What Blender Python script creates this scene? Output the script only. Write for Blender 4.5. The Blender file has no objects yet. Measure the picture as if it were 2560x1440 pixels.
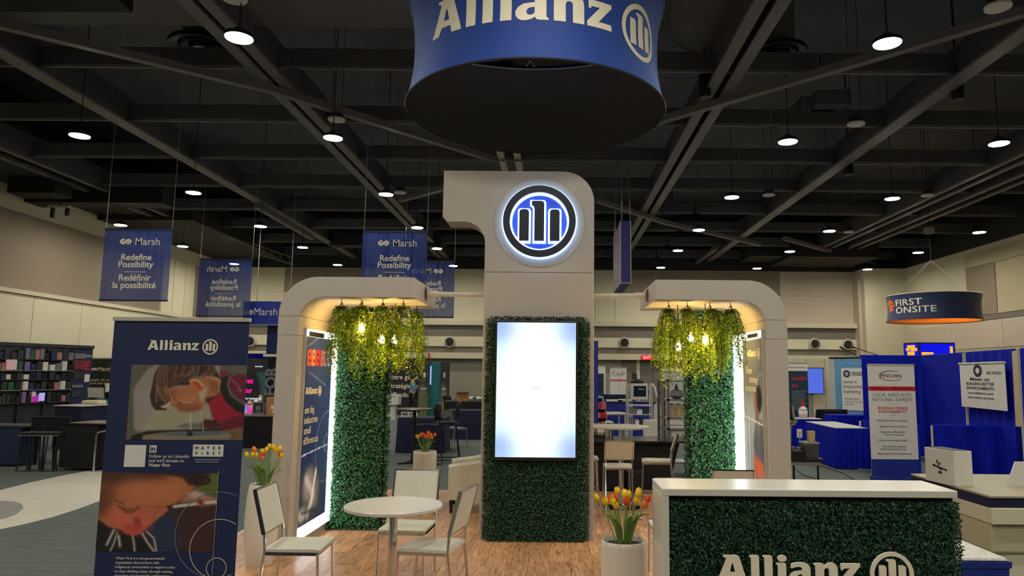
import bpy, bmesh, math, random
import numpy as np
from mathutils import Vector, Matrix
from mathutils.geometry import tessellate_polygon

random.seed(7)
RNG = np.random.default_rng(11)
PI = math.pi
SC = bpy.context.scene
COL = SC.collection

# ---------------------------------------------------------------- camera
F, CX, CY = 1780.0, 1387.0, 720.0
PITCH, ROLL, EYE = math.atan(213 / 1780), 0.0085, 1.75
_fw = Vector((0, math.cos(PITCH), math.sin(PITCH)))
_u = Vector((0, -math.sin(PITCH), math.cos(PITCH)))
_x = Vector((1, 0, 0))
_rt = _x * math.cos(ROLL) + _u * math.sin(ROLL)
_up = -_x * math.sin(ROLL) + _u * math.cos(ROLL)
EYEV = Vector((0, 0, EYE))
cam_data = bpy.data.cameras.new('camera')
cam = bpy.data.objects.new('camera', cam_data)
COL.objects.link(cam)
cam_data.sensor_width = 36.0
cam_data.lens = F / 2560 * 36.0
cam_data.shift_x = -(CX - 1280) / 2560
cam_data.clip_end = 200
mw = Matrix((_rt, _up, -_fw)).transposed().to_4x4()
mw.translation = EYEV
cam.matrix_world = mw
SC.camera = cam

# ---------------------------------------------------------------- light, exposure
LAMP = 255.0            # radiance of the hall's round downlights
WARM = (1.0, 0.945, 0.81)
world = bpy.data.worlds.new('hall_ambient')
SC.world = world
world.use_nodes = True
world.node_tree.nodes['Background'].inputs[0].default_value = (1.0, 0.95, 0.88, 1)
world.node_tree.nodes['Background'].inputs[1].default_value = 0.035
SC.view_settings.view_transform = 'Standard'
SC.view_settings.look = 'None'
SC.view_settings.gamma = 1.0
SC.view_settings.use_curve_mapping = False
SC.view_settings.exposure = 0.0
COLS_X = (-13.2, -8.95, -4.19, 0.08, 4.355, 8.32, 12.87)
ROWS_Y = (8.93, 12.95, 17.2, 21.25, 24.9, 29.0)
LAMP_R = 0.17
for yy in (4.8, 0.7, -3.4):                 # the same grid goes on over and behind the viewer
    for xx in COLS_X:
        ld = bpy.data.lights.new('hall_downlight', 'AREA')
        ld.shape = 'DISK'
        ld.size = 2 * LAMP_R
        ld.color = WARM
        ld.energy = LAMP * PI * PI * LAMP_R ** 2
        lo = bpy.data.objects.new('hall_downlight', ld)
        lo.location = (xx, yy, 6.1)
        COL.objects.link(lo)

# ---------------------------------------------------------------- measuring rays
def ray(px, py):
    return _rt * ((px - CX) / F) - _up * ((py - CY) / F) + _fw
def az(px, py, z=0.0):
    d = ray(px, py); return EYEV + d * ((z - EYE) / d.z)
def ay(px, py, Y):
    d = ray(px, py); return EYEV + d * (Y / d.y)
def online(px, P, Q):
    """plan point where the sight line of image column px meets the line P-Q"""
    d = ray(px, 940); k = d.x / d.y; dx, dy = Q[0] - P[0], Q[1] - P[1]
    t = (k * P[1] - P[0]) / (dx - k * dy); return Vector((P[0] + dx * t, P[1] + dy * t, 0))
def ax(px, py, X0):
    d = ray(px, py); return EYEV + d * (X0 / d.x)

# ---------------------------------------------------------------- colour / materials
def lin(c):
    return tuple(((v / 255.0) / 12.92 if v / 255.0 <= 0.04045 else ((v / 255.0 + 0.055) / 1.055) ** 2.4) for v in c)
MATS = {}
def pm(name, rgb, rough=0.55, metal=0.0, var=0.10, scale=9.0, bump=0.0, bscale=60.0, stretch=(1, 1, 1), sheen=0.0, coat=0.0, spec=0.5):
    """a principled material with a little procedural unevenness"""
    if name in MATS: return MATS[name]
    m = bpy.data.materials.new(name); m.use_nodes = True
    nt = m.node_tree; b = nt.nodes['Principled BSDF']
    c = lin(rgb)
    tc = nt.nodes.new('ShaderNodeTexCoord'); mp = nt.nodes.new('ShaderNodeMapping')
    mp.inputs['Scale'].default_value = stretch
    nt.links.new(tc.outputs['Object'], mp.inputs[0])
    no = nt.nodes.new('ShaderNodeTexNoise'); no.inputs['Scale'].default_value = scale; no.inputs['Detail'].default_value = 4
    nt.links.new(mp.outputs[0], no.inputs['Vector'])
    rp = nt.nodes.new('ShaderNodeValToRGB')
    rp.color_ramp.elements[0].position = 0.3; rp.color_ramp.elements[1].position = 0.7
    rp.color_ramp.elements[0].color = (*[v * (1 - var) for v in c], 1)
    rp.color_ramp.elements[1].color = (*[min(1, v * (1 + var)) for v in c], 1)
    nt.links.new(no.outputs['Fac'], rp.inputs[0]); nt.links.new(rp.outputs[0], b.inputs['Base Color'])
    b.inputs['Roughness'].default_value = rough; b.inputs['Metallic'].default_value = metal
    b.inputs['Specular IOR Level'].default_value = spec
    if sheen: b.inputs['Sheen Weight'].default_value = sheen; b.inputs['Sheen Roughness'].default_value = 0.4
    if coat: b.inputs['Coat Weight'].default_value = coat; b.inputs['Coat Roughness'].default_value = 0.1
    if bump:
        n2 = nt.nodes.new('ShaderNodeTexNoise'); n2.inputs['Scale'].default_value = bscale; n2.inputs['Detail'].default_value = 3
        nt.links.new(mp.outputs[0], n2.inputs['Vector'])
        bp_ = nt.nodes.new('ShaderNodeBump'); bp_.inputs['Strength'].default_value = bump; bp_.inputs['Distance'].default_value = 0.01
        nt.links.new(n2.outputs['Fac'], bp_.inputs['Height']); nt.links.new(bp_.outputs[0], b.inputs['Normal'])
    MATS[name] = m
    return m
def em(name, rgb, strength):
    if name in MATS: return MATS[name]
    m = bpy.data.materials.new(name); m.use_nodes = True
    nt = m.node_tree; nt.nodes.clear()
    e = nt.nodes.new('ShaderNodeEmission'); e.inputs[0].default_value = (*lin(rgb), 1); e.inputs[1].default_value = strength
    o = nt.nodes.new('ShaderNodeOutputMaterial'); nt.links.new(e.outputs[0], o.inputs[0])
    MATS[name] = m
    return m
def printmat(name, rough=0.6, emit=0.0):
    """flat print: colour comes from the mesh's own colour layer; emit > 0 for a lit screen"""
    if name in MATS: return MATS[name]
    m = bpy.data.materials.new(name); m.use_nodes = True
    nt = m.node_tree; b = nt.nodes['Principled BSDF']
    a = nt.nodes.new('ShaderNodeVertexColor'); a.layer_name = 'print'
    b.inputs['Roughness'].default_value = rough
    if emit >= .6: b.inputs['Base Color'].default_value = (.004, .004, .005, 1)
    else: nt.links.new(a.outputs[0], b.inputs['Base Color'])
    if emit:
        nt.links.new(a.outputs[0], b.inputs['Emission Color']); b.inputs['Emission Strength'].default_value = emit
    MATS[name] = m
    return m
def leafmat(name, dark, light, rough=0.38, trans=0.0):
    m = bpy.data.materials.new(name); m.use_nodes = True
    nt = m.node_tree; b = nt.nodes['Principled BSDF']
    a = nt.nodes.new('ShaderNodeVertexColor'); a.layer_name = 'tone'
    rp = nt.nodes.new('ShaderNodeValToRGB')
    rp.color_ramp.elements[0].color = (*lin(dark), 1); rp.color_ramp.elements[1].color = (*lin(light), 1)
    nt.links.new(a.outputs[0], rp.inputs[0]); nt.links.new(rp.outputs[0], b.inputs['Base Color'])
    b.inputs['Roughness'].default_value = rough
    if trans:
        t = nt.nodes.new('ShaderNodeBsdfTranslucent'); nt.links.new(rp.outputs[0], t.inputs[0])
        mx = nt.nodes.new('ShaderNodeMixShader'); mx.inputs[0].default_value = trans
        nt.links.new(b.outputs[0], mx.inputs[1]); nt.links.new(t.outputs[0], mx.inputs[2])
        nt.links.new(mx.outputs[0], nt.nodes['Material Output'].inputs[0])
    MATS[name] = m
    return m

# ---------------------------------------------------------------- mesh building
class MB:
    def __init__(s): s.v = []; s.f = []
    def add(s, vs, fs):
        o = len(s.v); s.v += [tuple(v) for v in vs]; s.f += [tuple(i + o for i in f) for f in fs]; return s
    def box(s, x0, x1, y0, y1, z0, z1):
        return s.add([(x0,y0,z0),(x1,y0,z0),(x1,y1,z0),(x0,y1,z0),(x0,y0,z1),(x1,y0,z1),(x1,y1,z1),(x0,y1,z1)],
                     [(0,3,2,1),(4,5,6,7),(0,1,5,4),(1,2,6,5),(2,3,7,6),(3,0,4,7)])
    def bar(s, p, q, w, h, up=(0, 0, 1)):
        p, q = Vector(p), Vector(q); d = (q - p).normalized(); up = Vector(up)
        if abs(d.dot(up)) > 0.98: up = Vector((0, 1, 0))
        r = d.cross(up).normalized() * (w / 2); u = r.cross(d).normalized() * (h / 2)
        vs = [p-r-u, p+r-u, p+r+u, p-r+u, q-r-u, q+r-u, q+r+u, q-r+u]
        return s.add(vs, [(0,1,2,3),(7,6,5,4),(0,4,5,1),(1,5,6,2),(2,6,7,3),(3,7,4,0)])
    def tube(s, pts, r, n=8, caps=True):
        pts = [Vector(p) for p in pts]; rings = []
        ref = None
        for i, p in enumerate(pts):
            t = (pts[min(i+1, len(pts)-1)] - pts[max(i-1, 0)]).normalized()
            if ref is None or abs(t.dot(ref)) > 0.97:
                ref = Vector((0, 0, 1)) if abs(t.z) < 0.9 else Vector((1, 0, 0))
            a = t.cross(ref).normalized(); b = t.cross(a).normalized(); ref = b.cross(t).normalized() if False else ref
            rr = r[i] if isinstance(r, (list, tuple)) else r
            rings.append([p + (a * math.cos(2*PI*k/n) + b * math.sin(2*PI*k/n)) * rr for k in range(n)])
        o = len(s.v)
        for rg in rings: s.v += [tuple(v) for v in rg]
        for i in range(len(pts)-1):
            for k in range(n):
                s.f.append((o+i*n+k, o+i*n+(k+1) % n, o+(i+1)*n+(k+1) % n, o+(i+1)*n+k))
        if caps:
            s.f.append(tuple(o+k for k in range(n-1, -1, -1))); s.f.append(tuple(o+(len(pts)-1)*n+k for k in range(n)))
        return s
    def lathe(s, prof, n=32, c=(0, 0, 0), cap0=True, cap1=True, sx=1.0, sy=1.0):
        o = len(s.v)
        for r, z in prof:
            for k in range(n):
                a = 2*PI*k/n; s.v.append((c[0]+r*sx*math.cos(a), c[1]+r*sy*math.sin(a), c[2]+z))
        for i in range(len(prof)-1):
            for k in range(n):
                s.f.append((o+i*n+k, o+i*n+(k+1) % n, o+(i+1)*n+(k+1) % n, o+(i+1)*n+k))
        if cap0: s.f.append(tuple(o+k for k in range(n-1, -1, -1)))
        if cap1: s.f.append(tuple(o+(len(prof)-1)*n+k for k in range(n)))
        return s
    def prism(s, loops, d0, d1, M=None):
        """flat outline(s) (x, y) pushed from depth d0 to d1 along local z; the first loop is the outside, others are holes"""
        vs2 = [Vector((x, y, 0)) for lp in loops for x, y in lp]
        tris = tessellate_polygon([[Vector((x, y, 0)) for x, y in lp] for lp in loops])
        n = len(vs2); o = len(s.v); T = M or Matrix.Identity(4)
        for d in (d1, d0):
            s.v += [tuple(T @ Vector((v.x, v.y, d))) for v in vs2]
        for t in tris:
            a, b, c = t
            cr = (vs2[b]-vs2[a]).cross(vs2[c]-vs2[a]).z
            if cr < 0: a, b, c = c, b, a
            s.f.append((o+a, o+b, o+c))
            if d0 != d1: s.f.append((o+n+c, o+n+b, o+n+a))
        if d0 != d1:
            i0 = 0
            for li, lp in enumerate(loops):
                m = len(lp); area = sum(lp[i][0]*lp[(i+1) % m][1]-lp[(i+1) % m][0]*lp[i][1] for i in range(m))
                for i in range(m):
                    a, b = i0+i, i0+(i+1) % m
                    if (area > 0) == (li == 0): s.f.append((o+a, o+n+a, o+n+b, o+b))
                    else: s.f.append((o+a, o+b, o+n+b, o+n+a))
                i0 += m
        return s
    def mesh(s, name):
        m = bpy.data.meshes.new(name); m.from_pydata(s.v, [], s.f); m.update(); return m
def fr(o, right, up):
    """matrix of a flat face: x to the right, y up, z towards whoever looks at it"""
    r, u = Vector(right).normalized(), Vector(up).normalized(); n = r.cross(u)
    M = Matrix((r, u, n)).transposed().to_4x4(); M.translation = Vector(o); return M
def obj(name, mb, mat, parent=None, smooth=False, bevel=0.0, seg=2, loc=None):
    me = mb if isinstance(mb, bpy.types.Mesh) else mb.mesh(name)
    o = bpy.data.objects.new(name, me); COL.objects.link(o)
    if mat is not None and not me.materials: me.materials.append(mat)
    if smooth:
        me.polygons.foreach_set('use_smooth', [True] * len(me.polygons))
        try: me.set_sharp_from_angle(angle=math.radians(42))
        except Exception: pass
    if bevel:
        b = o.modifiers.new('bevel', 'BEVEL'); b.width = bevel; b.segments = seg; b.limit_method = 'ANGLE'; b.angle_limit = math.radians(40)
    if parent is not None: o.parent = parent
    if loc is not None: o.location = loc
    return o
def thing(name, label, cat, loc=(0, 0, 0), rz=0.0, group=None):
    o = bpy.data.objects.new(name, None); COL.objects.link(o)
    o.empty_display_size = 0.1
    o.location = loc; o.rotation_euler = (0, 0, rz); o['label'] = label; o['category'] = cat
    if group: o['group'] = group
    return o
def tag(o, label, cat, group=None):
    o['label'] = label; o['category'] = cat
    if group: o['group'] = group
    return o
def struct(name, mb, mat, **k):
    o = obj(name, mb, mat, **k); o['kind'] = 'structure'; return o
def stuff(o): o['kind'] = 'stuff'; return o
def dup(root, loc, rz, label, group=None):
    r = root.copy(); COL.objects.link(r); r.location = loc; r.rotation_euler = (0, 0, rz); r['label'] = label
    if group: r['group'] = group
    for ch in list(root.children):
        c = ch.copy(); COL.objects.link(c); c.parent = r
        for g in list(ch.children):
            d = g.copy(); COL.objects.link(d); d.parent = c
    return r
_fontcache = {}
def textmesh(body, size, bold=0.0, align='CENTER', sx=1.0, space=1.0, line=1.0, shear=0.0):
    cu = bpy.data.curves.new('t', 'FONT'); cu.body = body; cu.size = size; cu.offset = bold * size
    cu.align_x = align; cu.space_character = space; cu.space_line = line; cu.resolution_u = 3; cu.shear = shear
    ob = bpy.data.objects.new('t', cu)
    me = bpy.data.meshes.new_from_object(ob)
    bpy.data.objects.remove(ob); bpy.data.curves.remove(cu)
    if sx != 1.0: me.transform(Matrix.Diagonal((sx, 1, 1, 1)))
    return me
def text(body, size, M, mat, parent, bold=0.0, align='CENTER', sx=1.0, name='lettering', lift=0.003, space=1.0, line=1.0, shear=0.0, width=None):
    me = textmesh(body, size, bold, align, sx, space, line, shear)
    if width:
        xs = [v.co.x for v in me.vertices]; w = max(xs) - min(xs)
        if w > 0: me.transform(Matrix.Diagonal((width / w, 1, 1, 1)))
    me.transform(M @ Matrix.Translation((0, 0, lift)))
    me.name = name; me.materials.clear()
    return obj(name, me, mat, parent)
def copy_at(M, x, y): return M @ Matrix.Translation((x, y, 0))

# the bold serifed word and its round badge, outlines in units of the capital's height
def _ell(cx, cy, rx, ry, n=40, cw=False):
    return [(cx + rx*math.cos(2*PI*k/n), cy + ry*math.sin(2*PI*k/n)) for k in (range(n) if not cw else range(n-1, -1, -1))]
def _sh(lp, dx): return [(x + dx, y) for x, y in lp]
_A = [(0,0),(.30,0),(.41,.22),(.74,.22),(.80,0),(1.14,0),(.86,.90),(.82,.97),(.74,1.0),(.26,1.0),(.26,.93),(.34,.91),(.37,.86)]
_Ah = [(.49,.40),(.56,.70),(.60,.72),(.69,.40)]
_l = [(.06,0),(.35,0),(.35,.93),(.33,.98),(.28,1.0),(0,1.0),(0,.95),(.05,.92),(.06,.86)]
_i = [(.06,0),(.36,0),(.36,.67),(.34,.72),(.29,.74),(0,.74),(0,.69),(.05,.66),(.06,.60)]
_a = [(.58,0),(.85,0),(.85,.05),(.80,.08),(.79,.14),(.79,.50),(.77,.61),(.71,.70),(.60,.75),(.45,.77),(.28,.76),(.12,.73),(.08,.69),(.08,.56),(.14,.56),(.25,.60),(.38,.61),(.46,.59),(.49,.54),(.49,.48),(.40,.47),(.20,.44),(.07,.36),(0,.25),(0,.13),(.06,.03),(.17,-.02),(.32,-.01),(.43,.03),(.50,.08),(.53,.02)]
_ah = [(.49,.35),(.49,.19),(.43,.14),(.35,.13),(.29,.17),(.28,.24),(.32,.31),(.40,.34)]
_n = [(.06,0),(.37,0),(.37,.50),(.41,.56),(.48,.58),(.54,.55),(.56,.49),(.56,0),(.87,0),(.87,.52),(.85,.63),(.79,.72),(.69,.77),(.58,.76),(.47,.72),(.39,.65),(.36,.71),(.30,.74),(0,.74),(0,.69),(.05,.66),(.06,.60)]
_z = [(0,0),(.74,0),(.74,.17),(.34,.17),(.75,.64),(.75,.74),(.06,.74),(.04,.70),(.05,.50),(.11,.50),(.14,.56),(.38,.57),(0,.13)]
GL = [[_A,_Ah],[_sh(_l,1.22)],[_sh(_l,1.71)],[_sh(_i,2.20)],[_ell(2.42,.90,.17,.12,20)],[_sh(_a,2.66),_sh(_ah,2.66)],[_sh(_n,3.58)],[_sh(_z,4.53)]]
RING = [_ell(6.45,.36,.80,.80,56), _ell(6.45,.36,.655,.655,56)]
def _bar(x0, x1, y0, y1): return [(x0,y0),(x1,y0),(x1,y1-.08),(x1-.02,y1-.03),(x1-.07,y1),(x0,y1)]
BADGE = [[_bar(5.98,6.24,-.06,.68)], [[(6.34,-.06),(6.60,-.06),(6.60,.82),(6.58,.87),(6.53,.90),(6.25,.90),(6.25,.83),(6.32,.82),(6.34,.78)]], [_bar(6.70,6.96,-.06,.68)]]
WORD_W = 7.25
def wordmark(M, cap, mat, parent, depth=0.0, lift=0.003, badge=True, word=True, squash=1.0):
    """letters and badge as separate parts; M puts the baseline start"""
    S = M @ Matrix.Translation((0, 0, lift)) @ Matrix.Diagonal((cap * squash, cap, 1, 1))
    out = []
    if word:
        for g in GL:
            out.append(obj('letter', MB().prism(g, 0, depth, S), mat, parent))
    if badge:
        out.append(obj('badge_ring', MB().prism(RING, 0, depth, S), mat, parent))
        for g in BADGE: out.append(obj('badge_bar', MB().prism(g, 0, depth, S), mat, parent))
    return out
def knot(M, h, mat, parent, mirror=False, lift=0.003):
    """emblem of two interlocked hexagon links (height h), starting at x=0"""
    s = h / 340.0
    def P(pts): return [((x-95) * s, (490-y) * s) for x, y in pts]
    a = P([(95,310),(115,235),(265,150),(310,160),(375,205),(240,300),(235,340),(250,345),(545,150),(710,235),(725,290),(700,400),(535,490),(450,430),(640,325),(560,335),(265,490),(110,400)])
    o = obj('emblem', MB().prism([a[::-1]], 0, 0, M @ Matrix.Translation((0, 0, lift))), mat, parent)
    return o

# ---------------------------------------------------------------- flat prints
class Canvas:
    def __init__(s, w, h, col):
        s.w, s.h = w, h; s.a = np.ones((h, w, 3)) * np.array(lin(col))
        s.X, s.Y = np.meshgrid((np.arange(w) + .5) / w, (np.arange(h) + .5) / h); s.asp = w / h
    def _blur(s, m, k):
        if k <= 0: return m
        for axis in (0, 1):
            for _ in range(2):
                c = np.cumsum(np.pad(m, [(k+1, k) if i == axis else (0, 0) for i in (0, 1)], mode='edge'), axis=axis)
                m = (np.take(c, range(2*k+1, c.shape[axis]), axis) - np.take(c, range(0, c.shape[axis]-2*k-1), axis)) / (2*k+1)
        return m
    def put(s, m, col, soft=0, al=1.0):
        m = s._blur(m.astype(float), soft)[..., None] * al
        s.a = s.a * (1 - m) + np.array(lin(col)) * m
    def poly(s, pts, col, soft=0, al=1.0):
        ins = np.zeros(s.X.shape, bool); n = len(pts)
        for i in range(n):
            (x0, y0), (x1, y1) = pts[i], pts[(i+1) % n]
            if y0 == y1: continue
            c = (s.Y < y0) != (s.Y < y1)
            ins ^= c & (s.X < (x1-x0) * (s.Y-y0) / (y1-y0) + x0)
        s.put(ins, col, soft, al)
    def ell(s, cx, cy, rx, ry, col, soft=0, al=1.0, rot=0.0, hole=0.0):
        dx = (s.X-cx) * s.asp; dy = s.Y-cy; c, q = math.cos(rot), math.sin(rot)
        d = ((dx*c+dy*q) / (rx*s.asp))**2 + ((-dx*q+dy*c) / ry)**2
        m = d < 1
        if hole: m &= d > hole**2
        s.put(m, col, soft, al)
    def line(s, pts, wid, col, soft=0, al=1.0):
        m = np.zeros(s.X.shape, bool)
        for (x0, y0), (x1, y1) in zip(pts, pts[1:]):
            ax_, ay_ = (x1-x0) * s.asp, y1-y0; L = ax_*ax_+ay_*ay_ + 1e-9
            t = np.clip((((s.X-x0) * s.asp) * ax_ + (s.Y-y0) * ay_) / L, 0, 1)
            m |= np.hypot((s.X-x0) * s.asp - t*ax_, s.Y-y0 - t*ay_) < wid / 2
        s.put(m, col, soft, al)
    def noise(s, amt, k=2):
        n = s._blur(RNG.random(s.X.shape) - .5, k)[..., None] * amt * (k+1)
        s.a = np.clip(s.a * (1 + n), 0, 1)
def flatprint(name, cv, w, h, M, mat, parent, lift=0.003):
    """a printed sheet (w x h, lower left at M's origin) whose colours are the canvas"""
    nx, ny = cv.w, cv.h
    gx, gy = np.meshgrid(np.linspace(0, w, nx), np.linspace(h, 0, ny))
    T = np.array(M @ Matrix.Translation((0, 0, lift)))
    P = np.stack([gx.ravel(), gy.ravel(), np.zeros(nx*ny), np.ones(nx*ny)], 1) @ T.T
    me = bpy.data.meshes.new(name)
    idx = np.arange(nx*ny).reshape(ny, nx)
    q = np.stack([idx[1:, :-1], idx[1:, 1:], idx[:-1, 1:], idx[:-1, :-1]], -1).reshape(-1, 4)
    me.vertices.add(nx*ny); me.vertices.foreach_set('co', P[:, :3].ravel())
    me.loops.add(q.size); me.loops.foreach_set('vertex_index', q.ravel().astype(np.int32))
    me.polygons.add(len(q)); me.polygons.foreach_set('loop_start', np.arange(0, q.size, 4, dtype=np.int32))
    me.update(calc_edges=True)
    ca = me.color_attributes.new('print', 'FLOAT_COLOR', 'POINT')
    ca.data.foreach_set('color', np.concatenate([cv.a.reshape(-1, 3), np.ones((nx*ny, 1))], 1).ravel().astype(np.float32))
    return obj(name, me, mat, parent)

# ---------------------------------------------------------------- leaves (one mesh of many small leaves)
def leafmesh(name, P, D, N, L, W, tone, mat, parent):
    """P base points, D leaf direction, N leaf normal (n x 3); each leaf is a folded pointed blade of four triangles"""
    n = len(P); D = D / np.linalg.norm(D, axis=1)[:, None]
    S = np.cross(D, N); S /= np.linalg.norm(S, axis=1)[:, None] + 1e-9; N = np.cross(S, D)
    L = L[:, None]; W = W[:, None]
    v = np.stack([P, P + D*L*.5 + S*W*.5 + N*W*.22, P + D*L - N*L*.12, P + D*L*.5 - S*W*.5 + N*W*.22, P + D*L*.52], 1).reshape(-1, 3)
    b = (np.arange(n) * 5)[:, None]
    f = np.concatenate([b + np.array([[0, 1, 4]]), b + np.array([[1, 2, 4]]), b + np.array([[2, 3, 4]]), b + np.array([[3, 0, 4]])], 0)
    me = bpy.data.meshes.new(name)
    me.vertices.add(len(v)); me.vertices.foreach_set('co', v.ravel())
    me.loops.add(f.size); me.loops.foreach_set('vertex_index', f.ravel().astype(np.int32))
    me.polygons.add(len(f)); me.polygons.foreach_set('loop_start', np.arange(0, f.size, 3, dtype=np.int32))
    me.update(calc_edges=True)
    ca = me.color_attributes.new('tone', 'FLOAT_COLOR', 'POINT')
    t = np.repeat(tone, 5); ca.data.foreach_set('color', np.stack([t, t, t, np.ones_like(t)], 1).ravel().astype(np.float32))
    return stuff(obj(name, me, mat, parent))
def hedge_leaves(name, faces, dens, size, mat, parent, depth=0.05):
    """faces: list of (origin, right, up, w, h) boards that leaves grow out of"""
    P, D, N = [], [], []
    for o, r, u, w, h in faces:
        n = max(8, int(w * h * dens)); o, r, u = np.array(o, float), np.array(r, float), np.array(u, float); nn = np.cross(r, u)
        a = RNG.random((n, 1)) * w; b = RNG.random((n, 1)) * h
        P.append(o + r*a + u*b + nn * (RNG.random((n, 1)) * depth))
        th = RNG.random((n, 1)) * 2 * PI
        D.append(nn * (.25 + .7*RNG.random((n, 1))) + (r*np.cos(th) + u*np.sin(th)) * .8)
        N.append(nn + (r*(RNG.random((n, 1))-.5) + u*(RNG.random((n, 1))-.3)) * 1.2)
    P, D, N = np.concatenate(P), np.concatenate(D), np.concatenate(N); n = len(P)
    return leafmesh(name, P, D, N, size * (.7 + .6*RNG.random(n)), size * .55 * (.7+.5*RNG.random(n)), RNG.random(n), mat, parent)

# ================================================================ MATERIALS
M_carpet = pm('carpet', (86, 94, 90), .95, var=.28, scale=3.0, bump=.5, bscale=30, stretch=(.8, 9, 1))
M_vinyl = pm('pale_vinyl', (196, 190, 176), .5, var=.07, scale=2.5, stretch=(1, 6, 1))
M_greyv = pm('grey_vinyl', (128, 128, 126), .6)
M_cream = pm('cream_wall', (205, 196, 168), .7, var=.04, scale=.6)
M_creamp = pm('cream_panel', (214, 206, 176), .7, var=.04, scale=.8)
M_tan = pm('tan_panel', (142, 126, 106), .75, var=.05, scale=.7)
M_tanl = pm('sand_panel', (182, 170, 136), .75, var=.05, scale=.7)
M_pink = pm('rose_beige_wall', (196, 180, 160), .7, var=.04, scale=.6)
M_taupe = pm('taupe_band', (118, 110, 98), .7, var=.05)
M_lowwall = pm('grey_beige_wall', (150, 144, 128), .7, var=.05, scale=.7)
M_black = pm('black_paint', (26, 25, 26), .7, var=.15, scale=2)
M_deck = pm('black_deck', (108, 108, 116), .9, var=.2, scale=.6)
M_steel = pm('dark_painted_steel', (84, 81, 85), .6, var=.12, scale=1.5)
M_steel2 = pm('edge_painted_steel', (108, 103, 106), .5, var=.1, scale=1.5)
M_duct = pm('dark_duct', (100, 97, 101), .6, var=.12, scale=1.0)
M_lightsteel = pm('pale_strut', (190, 184, 170), .45, var=.06)
M_white = pm('white_paint', (180, 170, 160), .55, var=.02, scale=3)
M_lam = pm('white_laminate', (206, 202, 192), .28, var=.03, scale=3, stretch=(1, 6, 1))
M_chrome = pm('chrome', (205, 203, 200), .14, metal=1.0, var=.03)
M_vinylseat = pm('white_faux_leather', (206, 203, 188), .42, var=.04, scale=6, bump=.08, bscale=180)
M_blackpl = pm('black_plastic', (20, 20, 22), .42, var=.1)
M_blackcl = pm('black_cloth', (14, 14, 17), .9, var=.15, sheen=.2)
M_navycl = pm('navy_cloth', (14, 20, 54), .85, var=.15)
M_bluecl = pm('royal_blue_drape', (5, 24, 165), .85, var=.15, scale=4, spec=.2)
M_bluec = pm('blue_counter', (22, 44, 140), .55, var=.06)
M_navy = pm('navy_print', (26, 37, 78), .55, var=.05, scale=2)
M_signblue = pm('blue_sign_fabric', (24, 60, 142), .7, var=.03, scale=1.5, sheen=.8)
M_signblue.node_tree.nodes['Principled BSDF'].inputs['Sheen Tint'].default_value = (.3, .5, 1, 1)
M_rim = pm('black_rim', (18, 20, 28), .6)
M_letter = pm('cream_lettering', (232, 224, 202), .6, var=.02)
M_red = pm('red_print', (196, 30, 36), .6)
M_orange = pm('orange_fabric', (240, 100, 16), .7, var=.05)
M_dark = pm('dark_grey_print', (44, 46, 50), .6, var=.2, scale=5)
M_grey = pm('grey_print', (120, 120, 122), .6)
M_soil = pm('dark_soil', (38, 34, 26), .95, var=.4, scale=40, bump=.8)
M_card = pm('cardboard', (176, 130, 84), .8, var=.08, scale=8)
M_teal = pm('teal_panel', (24, 112, 122), .5, var=.05)
M_paper = pm('white_paper', (224, 220, 212), .7, var=.03)
M_lens = em('lamp_lens', tuple(255 * (12.92 * v if v < .0031 else 1.055 * v ** (1 / 2.4) - .055) for v in WARM), LAMP)
M_door = pm('grey_door', (112, 106, 94), .6, var=.05)

# wood planks: grain along each plank, every plank its own tone
def wood_mat():
    m = bpy.data.materials.new('oak_plank'); m.use_nodes = True
    nt = m.node_tree; b = nt.nodes['Principled BSDF']
    tc = nt.nodes.new('ShaderNodeTexCoord'); oi = nt.nodes.new('ShaderNodeObjectInfo')
    ad = nt.nodes.new('ShaderNodeVectorMath'); ad.operation = 'ADD'
    sc = nt.nodes.new('ShaderNodeVectorMath'); sc.operation = 'SCALE'; sc.inputs['Scale'].default_value = 40
    cmb = nt.nodes.new('ShaderNodeCombineXYZ')
    nt.links.new(oi.outputs['Random'], cmb.inputs[0]); nt.links.new(oi.outputs['Random'], cmb.inputs[1])
    nt.links.new(cmb.outputs[0], sc.inputs[0]); nt.links.new(tc.outputs['Object'], ad.inputs[0]); nt.links.new(sc.outputs[0], ad.inputs[1])
    mp = nt.nodes.new('ShaderNodeMapping'); mp.inputs['Scale'].default_value = (16, 1.6, 1)
    nt.links.new(ad.outputs[0], mp.inputs[0])
    no = nt.nodes.new('ShaderNodeTexNoise'); no.inputs['Scale'].default_value = 2.2; no.inputs['Detail'].default_value = 7; no.inputs['Distortion'].default_value = 1.6
    nt.links.new(mp.outputs[0], no.inputs['Vector'])
    rp = nt.nodes.new('ShaderNodeValToRGB')
    e = rp.color_ramp.elements; e[0].position = .28; e[0].color = (*lin((124, 86, 56)), 1); e[1].position = .72; e[1].color = (*lin((216, 172, 130)), 1)
    e2 = e.new(.5); e2.color = (*lin((190, 144, 104)), 1)
    nt.links.new(no.outputs['Fac'], rp.inputs[0])
    hsv = nt.nodes.new('ShaderNodeHueSaturation')
    mr = nt.nodes.new('ShaderNodeMapRange'); mr.inputs[3].default_value = .82; mr.inputs[4].default_value = 1.12
    nt.links.new(oi.outputs['Random'], mr.inputs[0]); nt.links.new(mr.outputs[0], hsv.inputs['Value'])
    nt.links.new(rp.outputs[0], hsv.inputs['Color']); nt.links.new(hsv.outputs[0], b.inputs['Base Color'])
    b.inputs['Roughness'].default_value = .36
    return m
M_wood = wood_mat()
M_gap = pm('plank_gap', (60, 42, 30), .9)

# ================================================================ ROOM
RX, RY = 15.4, 32.0
floor = struct('floor', MB().box(-RX, RX, -6, RY, -.2, 0), M_carpet)
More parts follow.
